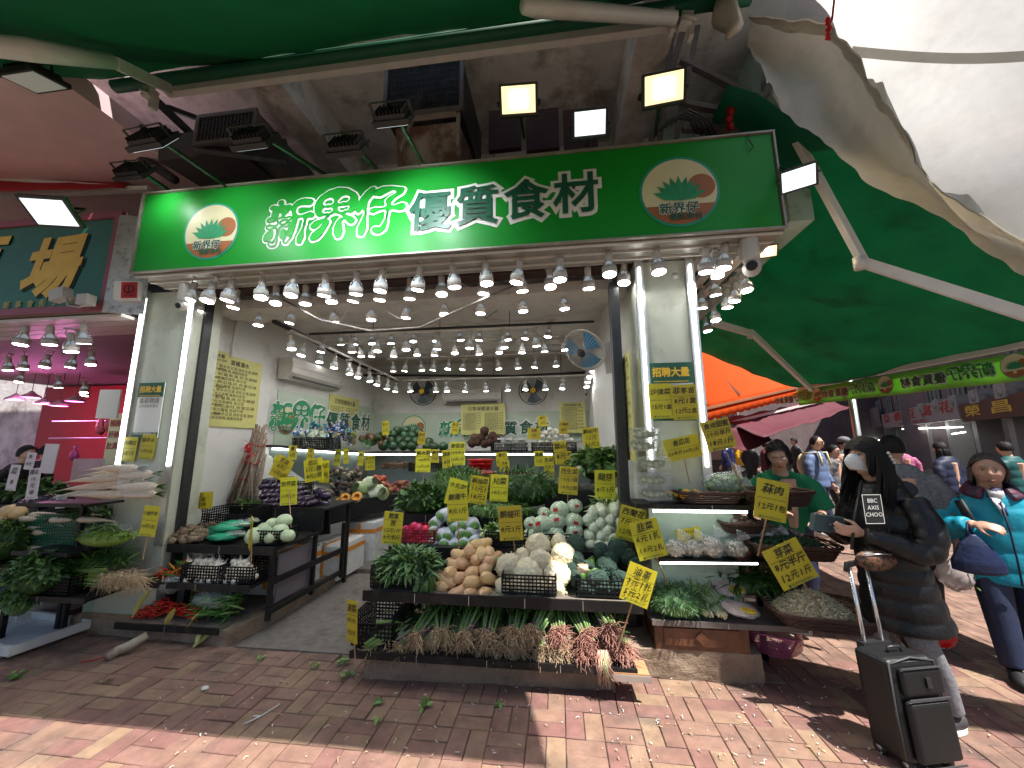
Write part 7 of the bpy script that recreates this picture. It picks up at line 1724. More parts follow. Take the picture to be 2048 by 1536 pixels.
def face_parts(t, c, q, s=1., glasses=None, brow=m_hair, smile=0., closed=.55):
    c = Vector(c)
    for sx_ in (-1, 1):
        b = B(); b.ell(c+q @ Vector((sx_*.031*s, -.0795*s, .012*s)), (.0118*s, .006*s, .0058*s*closed*1.5), 12, 8, rot=q); e = b.build('eye', m_eye, t)
        b = B(); b.ell(c+q @ Vector((sx_*.031*s, -.0845*s, .012*s)), (.0056*s, .003*s, .0056*s*closed*1.45), 10, 6, rot=q); b.build('iris', m_iris, e)
        b = B(); b.tube([c+q @ Vector((sx_*x*s, -y*s, z*s)) for x, y, z in ((.017, .083, .0165), (.031, .087, .0195), (.046, .078, .0155))], .0018*s, 5); b.build('eyelid', brow, e)
        b = B(); b.tube([c+q @ Vector((sx_*x*s, -y*s, z*s)) for x, y, z in ((.013, .092, .031), (.03, .0915, .037), (.05, .08, .032))], [.002*s, .0032*s, .0012*s], 6, flat=.6); b.build('eyebrow', brow, t)
    b = B(); b.tube([c+q @ Vector((x*s, -y*s, z*s)) for x, y, z in ((-.023, .082, -.063-smile), (-.01, .0935, -.059), (0, .095, -.0605), (.01, .0935, -.059), (.023, .082, -.063-smile))], [.001*s, .004*s, .0038*s, .004*s, .001*s], 6); 
    b.tube([c+q @ Vector((x*s, -y*s, z*s)) for x, y, z in ((-.018, .084, -.066), (0, .0935, -.069), (.018, .084, -.066))], [.001*s, .0045*s, .001*s], 6); b.build('lips', m_lip, t)
    if glasses:
        b = B()
        for sx_ in (-1, 1):
            q2 = [c+q @ Vector(((sx_*.033+.023*math.cos(a))*s, -.1*s, (.008+.02*math.sin(a))*s)) for a in [k*2*math.pi/20 for k in range(21)]]; b.tube(q2, .0013*s, 5)
            b.tube([c+q @ Vector((sx_*.056*s, -.1*s, .012*s)), c+q @ Vector((sx_*.079*s, -.0*s, .012*s))], .0013*s, 4)
            if glasses == 'dark': b.ell(c+q @ Vector((sx_*.033*s, -.1*s, .008*s)), (.023*s, .003*s, .019*s), 12, 6, rot=q)
        b.tube([c+q @ Vector((-.01*s, -.102*s, .012*s)), c+q @ Vector((.01*s, -.102*s, .012*s))], .0013*s, 4)
        b.build('sunglasses' if glasses == 'dark' else 'glasses', m_black if glasses == 'dark' else m_alu, t)
def hair_cap(b, c, q, s=1., low=-.25, front=.45, r=(.086, .104, .122), seed=0, nzv=.06):
    c = Vector(c); nu, nv = 40, 24
    def f(u, v):
        th = 2*math.pi*u; fr = max(0, -math.sin(th))            # towards the face
        zmin = low*(1-fr**.8)+front*fr**.5*1.0
        zc = 1-(1-zmin)*v; rr = math.sqrt(max(0, 1-min(1, zc)**2)) if zc > -1 else 0
        k = 1+nzv*noise.noise(Vector((math.cos(th)*5, math.sin(th)*5, zc*1.5+seed)))+.025*math.sin(th*24+zc*4)
        return c+q @ Vector((rr*math.cos(th)*r[0]*k*s, rr*math.sin(th)*r[1]*k*s, zc*r[2]*k*s+.004))
    b.grid(f, nu, nv)
def locks(b, c, q, s, n, L, a0, a1, r=.085, seed=3, wav=.012, z0=.06, rad=.011, out=1.12):
    random.seed(seed); c = Vector(c)
    for k in range(n):
        a = rnd(a0, a1); p = []; rr = r*s*rnd(.92, 1.04); w0 = rnd(0, 6)
        LL = L*rnd(.75, 1.1)
        for i in range(7):
            t_ = i/6; ro = rr*(1+(out-1)*t_)*(.75 if i == 0 else 1); p.append(c+q @ Vector((ro*math.cos(a+.1*t_), ro*math.sin(a+.1*t_)*1.15, z0*s*(1.3 if i == 0 else 1)-LL*t_))+Vector((math.sin(w0+t_*5), math.cos(w0+t_*4), 0))*wav*t_)
        b.tube(p, [rad, rad*1.2, rad*1.2, rad*1.1, rad, rad*.7, rad*.2], 5)
def hand_into(b, wrist, d, palm_n, s=1., curl=.6, thumb=1, spread=.2):
    """five fingered hand: wrist point, direction d, palm normal, curl 0..1"""
    w_ = Vector(wrist); d = Vector(d).normalized(); n = Vector(palm_n); n = (n-d*n.dot(d)).normalized(); sd_ = d.cross(n)
    pc_ = w_+d*.045*s; q = Matrix((sd_, d, n)).transposed()
    b.ell(pc_, (.04*s, .05*s, .017*s), 14, 10, rot=q)
    for k, (off, L) in enumerate(((-.029, .068), (-.01, .078), (.01, .073), (.028, .058))):
        base = w_+d*.083*s+sd_*off*s; dd = (d+sd_*off*spread*8).normalized(); p = [base-d*.03*s, base]; a = 0
        for j, f in enumerate((.45, .32, .23)):
            a += curl*(.75 if j else .6); v = dd*math.cos(a)+n*math.sin(a); p.append(p[-1]+v*L*s*f)
        b.tube(p, [.0085*s, .0092*s, .0085*s, .0078*s, .0055*s], 8)
    base = w_+d*.03*s-sd_*.03*s*thumb; v1 = (d*.6-sd_*thumb*.7+n*.35).normalized(); v2 = (d*.9-sd_*thumb*.15+n*.5).normalized()
    b.tube([base-v1*.01*s, base+v1*.032*s, base+v1*.034*s+v2*.028*s, base+v1*.03*s+v2*.05*s], [.013*s, .011*s, .0095*s, .006*s], 8)
def shoe(t, p, yaw, mat, sole=m_white, s=1., nm='shoe', high=0.):
    q = Matrix.Rotation(yaw, 3, 'Z'); p = Vector(p)
    b = B(); b.tube([p+q @ Vector(v)*s for v in ((0, .06, .05), (0, .02, .055), (0, -.06, .048), (0, -.13, .04), (0, -.175, .03))], [(.03*s, .035*s), (.037*s, .042*s), (.042*s, .036*s), (.045*s, .028*s), (.02*s, .012*s)], 14, upv=(0, 0, 1))
    if high: b.tube([p+Vector((0, 0, .05)), p+Vector((0, .0, .05+high*.5)), p+Vector((0, .0, .05+high))], [.048, .05, .058], 14)
    o = b.build(nm, mat, t); remesh(o, .008)
    b = B(); prof = []
    out = [p+q @ Vector((.043*math.sin(a)*(1 if math.cos(a) > 0 else 1.12)*s, (-.055+.125*math.cos(a))*s, 0)) for a in [i*2*math.pi/24 for i in range(24)]]
    h = .022 if not high else .045
    b.add([Vector((v.x, v.y, p.z+.002)) for v in out]+[Vector((v.x, v.y, p.z+h)) for v in out], [tuple(range(24)), tuple(range(47, 23, -1))]+[(i, (i+1) % 24, 24+(i+1) % 24, 24+i) for i in range(24)], 0); b.build('sole', sole, o)
    return o
def limb(pts, n=6):        # smooth a polyline of points
    return [Vector(cat3(pts, i/n)) for i in range(n+1)]
def cat3(c, t):
    k = len(c)-1; i = min(int(t*k), k-1); f = t*k-i; p = [Vector(c[max(0, min(k, i+j))]) for j in (-1, 0, 1, 2)]
    return .5*((2*p[1])+(p[2]-p[0])*f+(2*p[0]-5*p[1]+4*p[2]-p[3])*f*f+(-p[0]+3*p[1]-3*p[2]+p[3])*f**3)
def quilt(pts, radii, n, amp, count, phase=0.):
    """tube points with swelling rings like a down jacket"""
    P_, R_ = [], []
    for i in range(n+1):
        t_ = i/n; P_.append(cat3(pts, t_)); k = len(radii)-1; j = min(int(t_*k), k-1); f = t_*k-j
        a, c = radii[j], radii[j+1]; a = a if isinstance(a, tuple) else (a, a); c = c if isinstance(c, tuple) else (c, c)
        s = amp*(abs(math.sin(math.pi*(t_*count+phase)))**.6-.6); R_.append((a[0]*(1-f)+c[0]*f+s, a[1]*(1-f)+c[1]*f+s))
    return P_, R_
# ---------------------------------------------------------------- woman in the black down coat (seen from her right, facing the stall)
w0 = Vector((2.02, 2.72, 0)); wq = Matrix.Rotation(R(-78), 3, 'Z')       # local -Y is the way she faces: towards -X
def W_(x, y, z): return w0+wq @ Vector((x, y, z))
wt_ = T('person', 'woman in long black down coat and white mask holding a teal wallet', 'person', w0)
def rel(b, t, name, mat, vox=None, **k):
    off = Vector(t.location); b.v = [tuple(Vector(v)-off) for v in b.v]
    o = b.build(name, mat, t, **k)
    if vox: remesh(o, vox)
    return o
class RelT:      # lets the helpers write in place coordinates
    pass
def shift(t):
    """children were written in place coordinates: bring them into the thing's frame"""
    off = Vector(t.location)
    for ch in t.children:
        if ch.get('_done'): continue
        if ch.type == 'MESH':
            for v in ch.data.vertices: v.co -= off
        for g in ch.children:
            if g.type == 'MESH':
                for v in g.data.vertices: v.co -= off
# head
hc = W_(0, -.04, 1.5); hq = wq @ Matrix.Rotation(R(-8), 3, 'X')
b = B(); head_into(b, hc, hq, 1.0); b.tube([hc+Vector((0, 0, -.05)), W_(0, .01, 1.36), W_(0, .03, 1.2)], [.055, .055, .08], 12)
b.tube([W_(0, .02, 1.2), W_(0, .02, .95)], [(.1, .08), (.12, .09)], 12)
hl = W_(-.02, -.32, 1.07)                     # hands hold the wallet in front
for sx_ in (-1, 1):
    sh_ = W_(sx_*.17, .02, 1.27); el = W_(sx_*.23, -.02, 1.0); wr = W_(sx_*.12-.01, -.26, 1.07)
    b.tube([sh_, W_(sx_*.235, -.02, 1.02), W_(sx_*.17, -.17, 1.035), wr], [.035, .026, .024, .024], 10)
    hand_into(b, wr, wq @ Vector((-sx_*.35, -1, .1)), wq @ Vector((-sx_*.9, .1, .35)), .98, .75, thumb=sx_)
for sx_, fy in ((-1, .0), (1, .1)):
    b.tube([W_(sx_*.09, .03, .85), W_(sx_*.1, -.03+fy*.4, .48), W_(sx_*.1, .03+fy, .1)], [.07, .05, .04], 12); b.tube([W_(sx_*.05, .03, .95), W_(sx_*.07, .03, .8)], [.09, .075], 10)
rel(b, wt_, 'body', m_skin, .0075)
face_parts(wt_, hc, hq, 1.0)
b = B(); b.grid(lambda u, v: hc+hq @ Vector(((u-.5)*.15*(1-.25*abs(v-.5)), -.112-.035*math.sin(math.pi*u)*math.sin(math.pi*v)+.2*(u-.5)**2*3.2, -.085+.1*v)), 16, 10); o = b.build('face_mask', m_mask, wt_); o.modifiers.new('t', 'SOLIDIFY').thickness = .004
b = B()
for sx_ in (-1, 1): b.tube([hc+hq @ Vector((sx_*.07, -.04, -.01)), hc+hq @ Vector((sx_*.083, .01, .02))], .0018, 4)
b.build('mask_loop', m_mask, o)
b = B(); hair_cap(b, hc, hq, 1.06, -.5, .3, r=(.09, .115, .13)); locks(b, hc, hq, 1.0, 320, .34, R(-20), R(200), .096, 5, .022, .05, .008, 1.32); locks(b, hc, hq, 1.0, 40, .16, R(-42), R(-18), .092, 6, .01, .05, .006, 1.05); locks(b, hc, hq, 1.0, 40, .16, R(198), R(222), .092, 8, .01, .05, .006, 1.05)
b.build('hair', m_hair, wt_)
b = B()
for k in range(5): b.ell(hc+hq @ Vector((-.108, .045+.006*(k % 2), .045-.018*k)), (.009,)*3, 8, 6)
for k in range(4): b.ell(hc+hq @ Vector((.108, .03+.012*k, .04-.018*k)), (.009,)*3, 8, 6)
b.build('hair_pearls', m_white, wt_)
# coat
b = B()
pts, rd = quilt([W_(0, .03, 1.34), W_(0, .03, 1.2), W_(0, .01, .95), W_(0, .03, .75), W_(.0, .06, .52)], [(.095, .095), (.175, .125), (.175, .135), (.19, .155), (.215, .2)], 80, .011, 10)
b.tube(pts, rd, 28, upv=wq @ Vector((0, 1, 0)))
for sx_ in (-1, 1):
    pts, rd = quilt([W_(sx_*.16, .03, 1.26), W_(sx_*.24, .02, 1.1), W_(sx_*.235, -.03, .98), W_(sx_*.17, -.17, 1.03), W_(sx_*.12, -.27, 1.06)], [.068, .07, .066, .056, .045], 46, .009, 8)
    b.tube(pts, rd, 16)
pts, rd = quilt([W_(0, .02, 1.25), W_(0, .02, 1.33), W_(0, .0, 1.38)], [(.15, .13), (.115, .105), (.1, .1)], 14, .012, 2); b.tube(pts, rd, 20, upv=wq @ Vector((0, 1, 0)))
b.tube([W_(-.1, .1, 1.32), W_(0, .15, 1.27), W_(.1, .1, 1.32)], [.05, .075, .05], 12)
rel(b, wt_, 'down_coat', m_puff, .0085)
b = B()
for sx_, fy in ((-1, .0), (1, .1)): b.tube([W_(sx_*.09, .03, .8), W_(sx_*.1, -.03+fy*.4, .48), W_(sx_*.1, .01+fy*.8, .28), W_(sx_*.1, .03+fy, .1)], [.08, .072, .064, .055], 16)
rel(b, wt_, 'leggings', m_legg, .01)
shift_shoes = []
for sx_, fy in ((-1, .0), (1, .1)): shoe(wt_, W_(sx_*.1, .03+fy, 0), R(-78), m_dgrey)
b = B(); cq_ = Matrix.Translation(W_(-.238, -.02, 1.13)) @ (wq @ Matrix.Rotation(R(-90), 3, 'Z')).to_4x4()
# printed patch on her sleeve (side that faces the camera)
cc = P(1746, 1018, Y=2.43)
pf = Matrix.Translation(cc) @ Matrix.Rotation(R(8), 4, 'Z') @ VERT.to_4x4()
b = B(); b.add([pf @ Vector(v) for v in ((-.055, -.08, 0), (.055, -.08, 0), (.055, .08, 0), (-.055, .08, 0))], [(0, 1, 2, 3)]); patch = b.build('sleeve_patch', m_black, wt_)
b = B()
for x0, x1, y0, y1 in ((-.055, .055, .077, .08), (-.055, .055, -.08, -.077), (-.055, -.052, -.077, .077), (.052, .055, -.077, .077)): b.add([pf @ Vector(v) for v in ((x0, y0, .002), (x1, y0, .002), (x1, y1, .002), (x0, y1, .002))], [(0, 1, 2, 3)])
for i, l in enumerate(('BBC', 'AXIS', 'CHOO')): put_text(b, l, .032, -.0, .045-.038*i, .003, frame=pf)
b.build('lettering', m_white, patch)
b = B(); b.bar(W_(0, -.45, 1.06), W_(0, -.25, 1.08), .03, .02)
shift_list = [wt_]
# wallet (held: its own thing)
wa = T('wallet', 'teal grey long wallet held in the hands of the woman', 'wallet', W_(-.02, -.36, 1.1), (R(8), R(8), R(12)))
b = B(); b.box((0, 0, 0), (.2, .03, .1)); b.box((0, -.017, .02), (.2, .006, .055)); b.build('leather', M('teal_leather', (.06, .11, .12), .45, var=.15, bump=.2), wa); b = B(); b.box((.0, -.022, .0), (.012, .005, .012)); b.build('clasp', m_alu, wa)
# leopard handbag on strap
hb = T('handbag', 'small leopard print handbag hanging at the front of the black coat', 'handbag', P(1752, 1115, Y=2.53), (0, 0, R(8)))
m_leo = M('leopard', (.16, .075, .04), .5, var=.2, col2=(.02, .012, .01), mix=(.5, .54), ms=38)
b = B(); b.ell((0, 0, -.01), (.12, .04, .06), 20, 12, nz=.15, nf=2); o = b.build('bag_body', m_leo, hb)
b = B(); b.tube([(-.1, -.028, .025), (0, -.042, .03), (.1, -.028, .025)], .003, 5); b.build('zip', m_alu, hb)
b = B(); b.tube([(-.12, .02, .04), (-.05, .05, .2), (.1, .12, .42)], .008, 5); b.tube([(.12, .02, .04), (.17, .06, .2), (.2, .1, .3)], .008, 5); b.build('strap', m_black, hb)
# ---------------------------------------------------------------- suitcase
sq_ = R(14); sc_ = T('suitcase', 'black soft sided suitcase with raised silver handle beside the woman', 'suitcase', (1.76, 2.4, 0), (R(-4), 0, sq_)); sc_.scale = (.87, .87, .87)
m_nyl = M('black_nylon', (.0055, .0055, .0065), .5, var=.2, bump=.25, bs=60)
def rbox(name, c, d, mat, bev, parent, seg=3):
    b = B(); b.box(c, d); o = b.build(name, mat, parent); m = o.modifiers.new('bev', 'BEVEL'); m.width = bev; m.segments = seg; return o
rbox('body_shell', (0, 0, .31), (.33, .21, .52), m_nyl, .035, sc_)
rbox('front_pocket', (.02, -.12, .22), (.28, .05, .3), m_nyl, .025, sc_)
rbox('upper_pocket', (.02, -.115, .46), (.27, .04, .14), m_nyl, .02, sc_)
b = B()
for z in (.385, .535, .06): b.box((.02, -.148 if z < .5 else -.138, z), (.27, .006, .008))
b.tube([(-.165, -.1, .08), (-.168, -.1, .3), (-.15, -.1, .55), (0, -.1, .575), (.15, -.1, .55), (.168, -.1, .3), (.165, -.1, .08)], .006, 6)
b.build('piping', M('piping_grey', (.06, .06, .062), .5), sc_)
b = B()
for sx_ in (-1, 1): b.tube([(sx_*.065, .1, .5), (sx_*.065, .1, 1.02)], .0115, 10)
b.build('handle_tube', M('polished_tube', (.75, .76, .78), .22, metal=.85, var=.03), sc_)
b = B(); b.tube([(-.1, .1, 1.0), (-.075, .1, 1.04), (0, .1, 1.05), (.075, .1, 1.04), (.1, .1, 1.0)], [.012, .02, .018, .02, .012], 10); b.box((0, .1, .56), (.2, .05, .05)); b.build('grip', m_blackm, sc_)
b = B(); b.tube([(-.05, -.02, .57), (-.04, -.02, .6), (.04, -.02, .6), (.05, -.02, .57)], .008, 6); b.box((.04, -.14, .46), (.03, .012, .05)); b.build('top_handle', m_blackm, sc_)
for i, (x, y) in enumerate(((-.12, -.06), (.13, -.06), (-.12, .08), (.13, .08))):
    b = B(); b.lathe((x-.014, y, .035), [(.034, 0), (.036, .005), (.036, .023), (.034, .028)], 16, rot=(0, R(90), 0)); b.box((x, y, .066), (.035, .05, .03)); wh = b.build('wheel', m_blackm, sc_)
    b = B(); b.lathe((x-.017, y, .035), [(.016, 0), (.016, .034)], 12, rot=(0, R(90), 0)); b.build('hub', m_alu, wh)
# ---------------------------------------------------------------- seller with green T-shirt and glasses
s0 = Vector((1.95, 3.62, 0)); sq2 = Matrix.Rotation(R(-8), 3, 'Z')
def S_(x, y, z): return s0+sq2 @ Vector((x, y, z))
st_ = T('person', 'seller in green T-shirt and glasses looking down behind the rack', 'person', s0)
hc = S_(-.06, -.14, 1.5); hq = sq2 @ Matrix.Rotation(R(-14), 3, 'Y') @ Matrix.Rotation(R(26), 3, 'X') @ Matrix.Rotation(R(-25), 3, 'Z')
b = B(); head_into(b, hc, hq, .98); b.tube([hc+Vector((.01, .03, -.04)), S_(-.02, -.02, 1.38), S_(0, .02, 1.28)], [.052, .052, .08], 12)
b.tube([S_(0, .02, 1.3), S_(0, .03, .9)], [(.15, .09), (.14, .09)], 12)
for sx_ in (-1, 1):
    wr = S_(sx_*.14-.05, -.32, 1.05 if sx_ < 0 else .98); b.tube([S_(sx_*.18, .0, 1.28), S_(sx_*.25, -.05, 1.04), wr], [.05, .04, .026], 10)
    hand_into(b, wr, sq2 @ Vector((-sx_*.5-.1, -.8, .1)), sq2 @ Vector((-sx_*.2, .2, -1)), .95, .5, thumb=-sx_)
    b.tube([S_(sx_*.09, .03, .95), S_(sx_*.1, .0, .5), S_(sx_*.11-.03, .02, .1)], [.1, .06, .045], 10)
rel(b, st_, 'body', m_skin, .0075); face_parts(st_, hc, hq, .98, glasses='clear', closed=.35)
b = B(); hair_cap(b, hc, hq, 1.03, -.35, .68); b.ell(hc+hq @ Vector((0, .1, .03)), (.06, .05, .06), 14, 10, nz=.3, nf=4); locks(b, hc, hq, 1., 60, .13, R(0), R(180), .086, 15, .02, .02, .009, 1.0); locks(b, hc, hq, 1., 10, .1, R(-40), R(-15), .088, 16, .01, .04, .005, 1.1); b.build('hair', m_hair, st_)
b = B(); b.tube([S_(0, .03, .82), S_(0, .03, 1.0), S_(0, .03, 1.2), S_(0, .02, 1.32), S_(0, .0, 1.35)], [(.19, .13), (.185, .13), (.2, .135), (.17, .11), (.075, .07)], 24, upv=sq2 @ Vector((0, 1, 0)))
for sx_ in (-1, 1): b.tube([S_(sx_*.12, .0, 1.28), S_(sx_*.2, -.01, 1.22), S_(sx_*.255, -.04, 1.04)], [.08, .085, .095], 16)
rel(b, st_, 'green_tshirt', m_shirt, .01)
b = B(); b.tube([S_(.09*math.cos(a)-.0, -.02+.08*math.sin(a), 1.335-.03*(-math.sin(a)+1)*.8) for a in [i*6.283/16 for i in range(17)]], .004, 5); b.build('necklace', m_black, st_)
b = B()
for sx_ in (-1, 1): b.tube([S_(sx_*.08, .03, .9), S_(sx_*.1, .0, .5), S_(sx_*.11-.03, .02, .28)], [.115, .085, .07], 14)
rel(b, st_, 'trousers', m_navy, .012)
for i, p_ in enumerate((P(1592, 1300, Z=0), P(1500, 1290, Z=0)+Vector((0, .15, 0)))): 
    o = shoe(st_, Vector((p_.x, p_.y, 0)), R(-55), m_boot, m_boot, 1.1, 'boot', .2)
    b = B()
    for k in range(6): b.tube([Vector((p_.x, p_.y, 0))+Matrix.Rotation(R(-55), 3, 'Z') @ Vector((x, -.055-.0*k, .1+.022*k)) for x in (-.025, 0, .025)], .003, 4)
    b.build('lace', m_white, o)
# ---------------------------------------------------------------- lady in teal jacket
l0 = Vector((3.22, 3.3, 0)); lq = Matrix.Rotation(R(-30), 3, 'Z')
def Q_(x, y, z): return l0+lq @ Vector((x, y, z))
lt_ = T('person', 'older lady in bright teal jacket frowning towards the stall, tote on her arm', 'person', l0)
hc = Q_(0, -.03, 1.39); hq = Matrix.Rotation(R(-40), 3, 'Z') @ Matrix.Rotation(R(4), 3, 'X')
b = B(); head_into(b, hc, hq, 1.04, (56, 44), .45); b.tube([hc+Vector((0, .01, -.05)), Q_(0, .0, 1.25), Q_(0, .02, 1.1)], [.062, .062, .08], 12)
b.tube([Q_(0, .03, 1.12), Q_(0, .03, .8)], [(.12, .09), (.15, .1)], 12)
wrL = Q_(-.17, -.24, 1.02); b.tube([Q_(-.2, .0, 1.18), Q_(-.29, .02, .93), wrL], [.05, .042, .028], 10); hand_into(b, wrL, lq @ Vector((.8, -.5, -.05)), lq @ Vector((.1, .6, -.75)), 1.0, .55, thumb=1)
wrR = Q_(.3, -.1, .72); b.tube([Q_(.2, .0, 1.18), Q_(.3, .02, .93), wrR], [.05, .042, .028], 10); hand_into(b, wrR, (0, -.2, -1), (-1, 0, 0), 1., .4)
for sx_, fy in ((-1, -.18), (1, .12)): b.tube([Q_(sx_*.09, .03, .9), Q_(sx_*.1, fy*.5, .46), Q_(sx_*.1, fy, .1)], [.1, .06, .045], 10)
rel(b, lt_, 'body', m_skin2, .0075)
face_parts(lt_, hc, hq, 1.04, brow=m_hairg, smile=.004, closed=.32)
b = B(); hair_cap(b, hc, hq, 1.05, -.25, .74, r=(.088, .102, .118), nzv=.1); locks(b, hc, hq, 1.04, 90, .12, R(-8), R(188), .086, 25, .012, .03, .008, 1.02); b.build('hair', m_hairg, lt_)
b = B(); pts, rd = quilt([Q_(0, .02, 1.24), Q_(0, .02, 1.1), Q_(0, .03, .9), Q_(0, .03, .72), Q_(0, .03, .6)], [(.11, .1), (.22, .15), (.235, .17), (.24, .18), (.245, .19)], 40, .006, 5)
b.tube(pts, rd, 26, upv=lq @ Vector((0, 1, 0)))
pts, rd = quilt([Q_(-.16, .01, 1.16), Q_(-.27, .02, 1.02), Q_(-.3, -.0, .93), Q_(-.24, -.14, .98), Q_(-.19, -.22, 1.01)], [.08, .09, .09, .07, .052], 36, .01, 6); b.tube(pts, rd, 16)
pts, rd = quilt([Q_(.16, .01, 1.16), Q_(.27, .02, 1.02), Q_(.31, -.0, .9), Q_(.31, -.07, .8), Q_(.3, -.1, .74)], [.08, .09, .085, .07, .055], 36, .01, 6); b.tube(pts, rd, 16)
rel(b, lt_, 'teal_jacket', m_teal_j, .0095)
b = B()
for r_, z_ in ((.105, 1.27), (.12, 1.25), (.135, 1.225)): b.tube([Q_(r_*math.cos(a), .0+r_*.85*math.sin(a), z_+.03*math.sin(a)) for a in [R(-60)+i*R(300)/18 for i in range(19)]], .022, 8)
rel(b, lt_, 'patterned_collar', M('maroon_pattern', (.1, .012, .035), .6, col2=(.02, .02, .05), ms=30, mix=(.45, .55)), .008)
b = B(); b.ell(Q_(0, -.09, 1.22), (.05, .03, .05), 14, 10, nz=.3, nf=5); b.tube([Q_(-.02, -.11, 1.2), Q_(0, -.14, 1.14), Q_(.01, -.15, 1.08)], [.03, .03, .02], 8, flat=.4); rel(b, lt_, 'scarf', M('striped_scarf', (.6, .58, .58), .7, col2=(.02, .025, .08), ms=14, mix=(.5, .55)))
b = B(); b.tube([Q_(0, -.145, 1.18), Q_(.005, -.18, 1.0), Q_(.01, -.185, .8), Q_(.01, -.18, .62)], .006, 5); b.build('zip', m_navy, lt_)
b = B()
for sx_, fy in ((-1, -.18), (1, .12)): b.tube([Q_(sx_*.09, .03, .85), Q_(sx_*.1, fy*.5, .46), Q_(sx_*.1, fy, .08)], [.115, .085, .065], 14)
rel(b, lt_, 'trousers', m_navy, .012)
for sx_, fy in ((-1, -.18), (1, .12)): shoe(lt_, Q_(sx_*.1, fy, 0), R(-30), m_black, m_black)
b = B(); b.tube([Q_(-.2, -.13, 1.17), Q_(-.17, -.16, 1.05), Q_(-.19, -.17, .95)], [.035, .04, .04], 8, flat=.35); b.build('shoulder_strap', m_black, lt_)
tb = T('tote_bag', 'navy blue cloth tote bag hanging from the arm of the teal lady', 'tote bag', Q_(-.2, -.3, .82), (0, 0, R(-20))); tb.scale = (.8, .8, .85)
b = B(); b.tube([(0, 0, .16), (0, 0, .08), (0, 0, -.06), (0, 0, -.13), (0, 0, -.15)], [(.02, .02), (.1, .05), (.17, .08), (.17, .08), (.1, .05)], 22, upv=(0, 1, 0)); o = b.build('bag_body', M('navy_tote', (.008, .015, .06), .45, var=.2, bump=.8, bs=10), tb); remesh(o, .01)
b = B(); b.tube([(-.04, 0, .1), (-.02, 0, .24), (.03, .02, .1)], .014, 6); b.build('handle', MATS['navy_tote'], tb)
sb_ = T('shopping_bag', 'thin plastic bag of green vegetables hanging beside the teal lady', 'plastic bag', P(1912, 1150, Y=3.35))
b = B(); b.ell((0, 0, 0), (.11, .08, .1), 20, 12, nz=.35, nf=4); b.build('bag_film', M('milky_bag', (.7, .6, .6), .3, transl=.3, alpha=.7, var=0), sb_); b = B()
for k in range(60): b.leaf((rnd(-.06, .06), rnd(-.05, .05), rnd(-.06, .0)), (rnd(-1, 1), rnd(-1, 1), rnd(-.5, 1)), .06, .02, k % 2)
b.build('greens', [g1, g4], sb_, kind='stuff')
rb_ = T('red_bag', 'bright red plastic bag behind the black coat', 'plastic bag', P(1872, 1262, Y=2.95)); b = B(); b.ell((0, 0, 0), (.1, .07, .09), 20, 12, nz=.45, nf=3.5); b.tube([(0, 0, .06), (-.03, 0, .2)], [.05, .02], 8); b.build('bag_film', M('red_plastic_bag', (.6, .01, .015), .35, transl=.3), rb_)
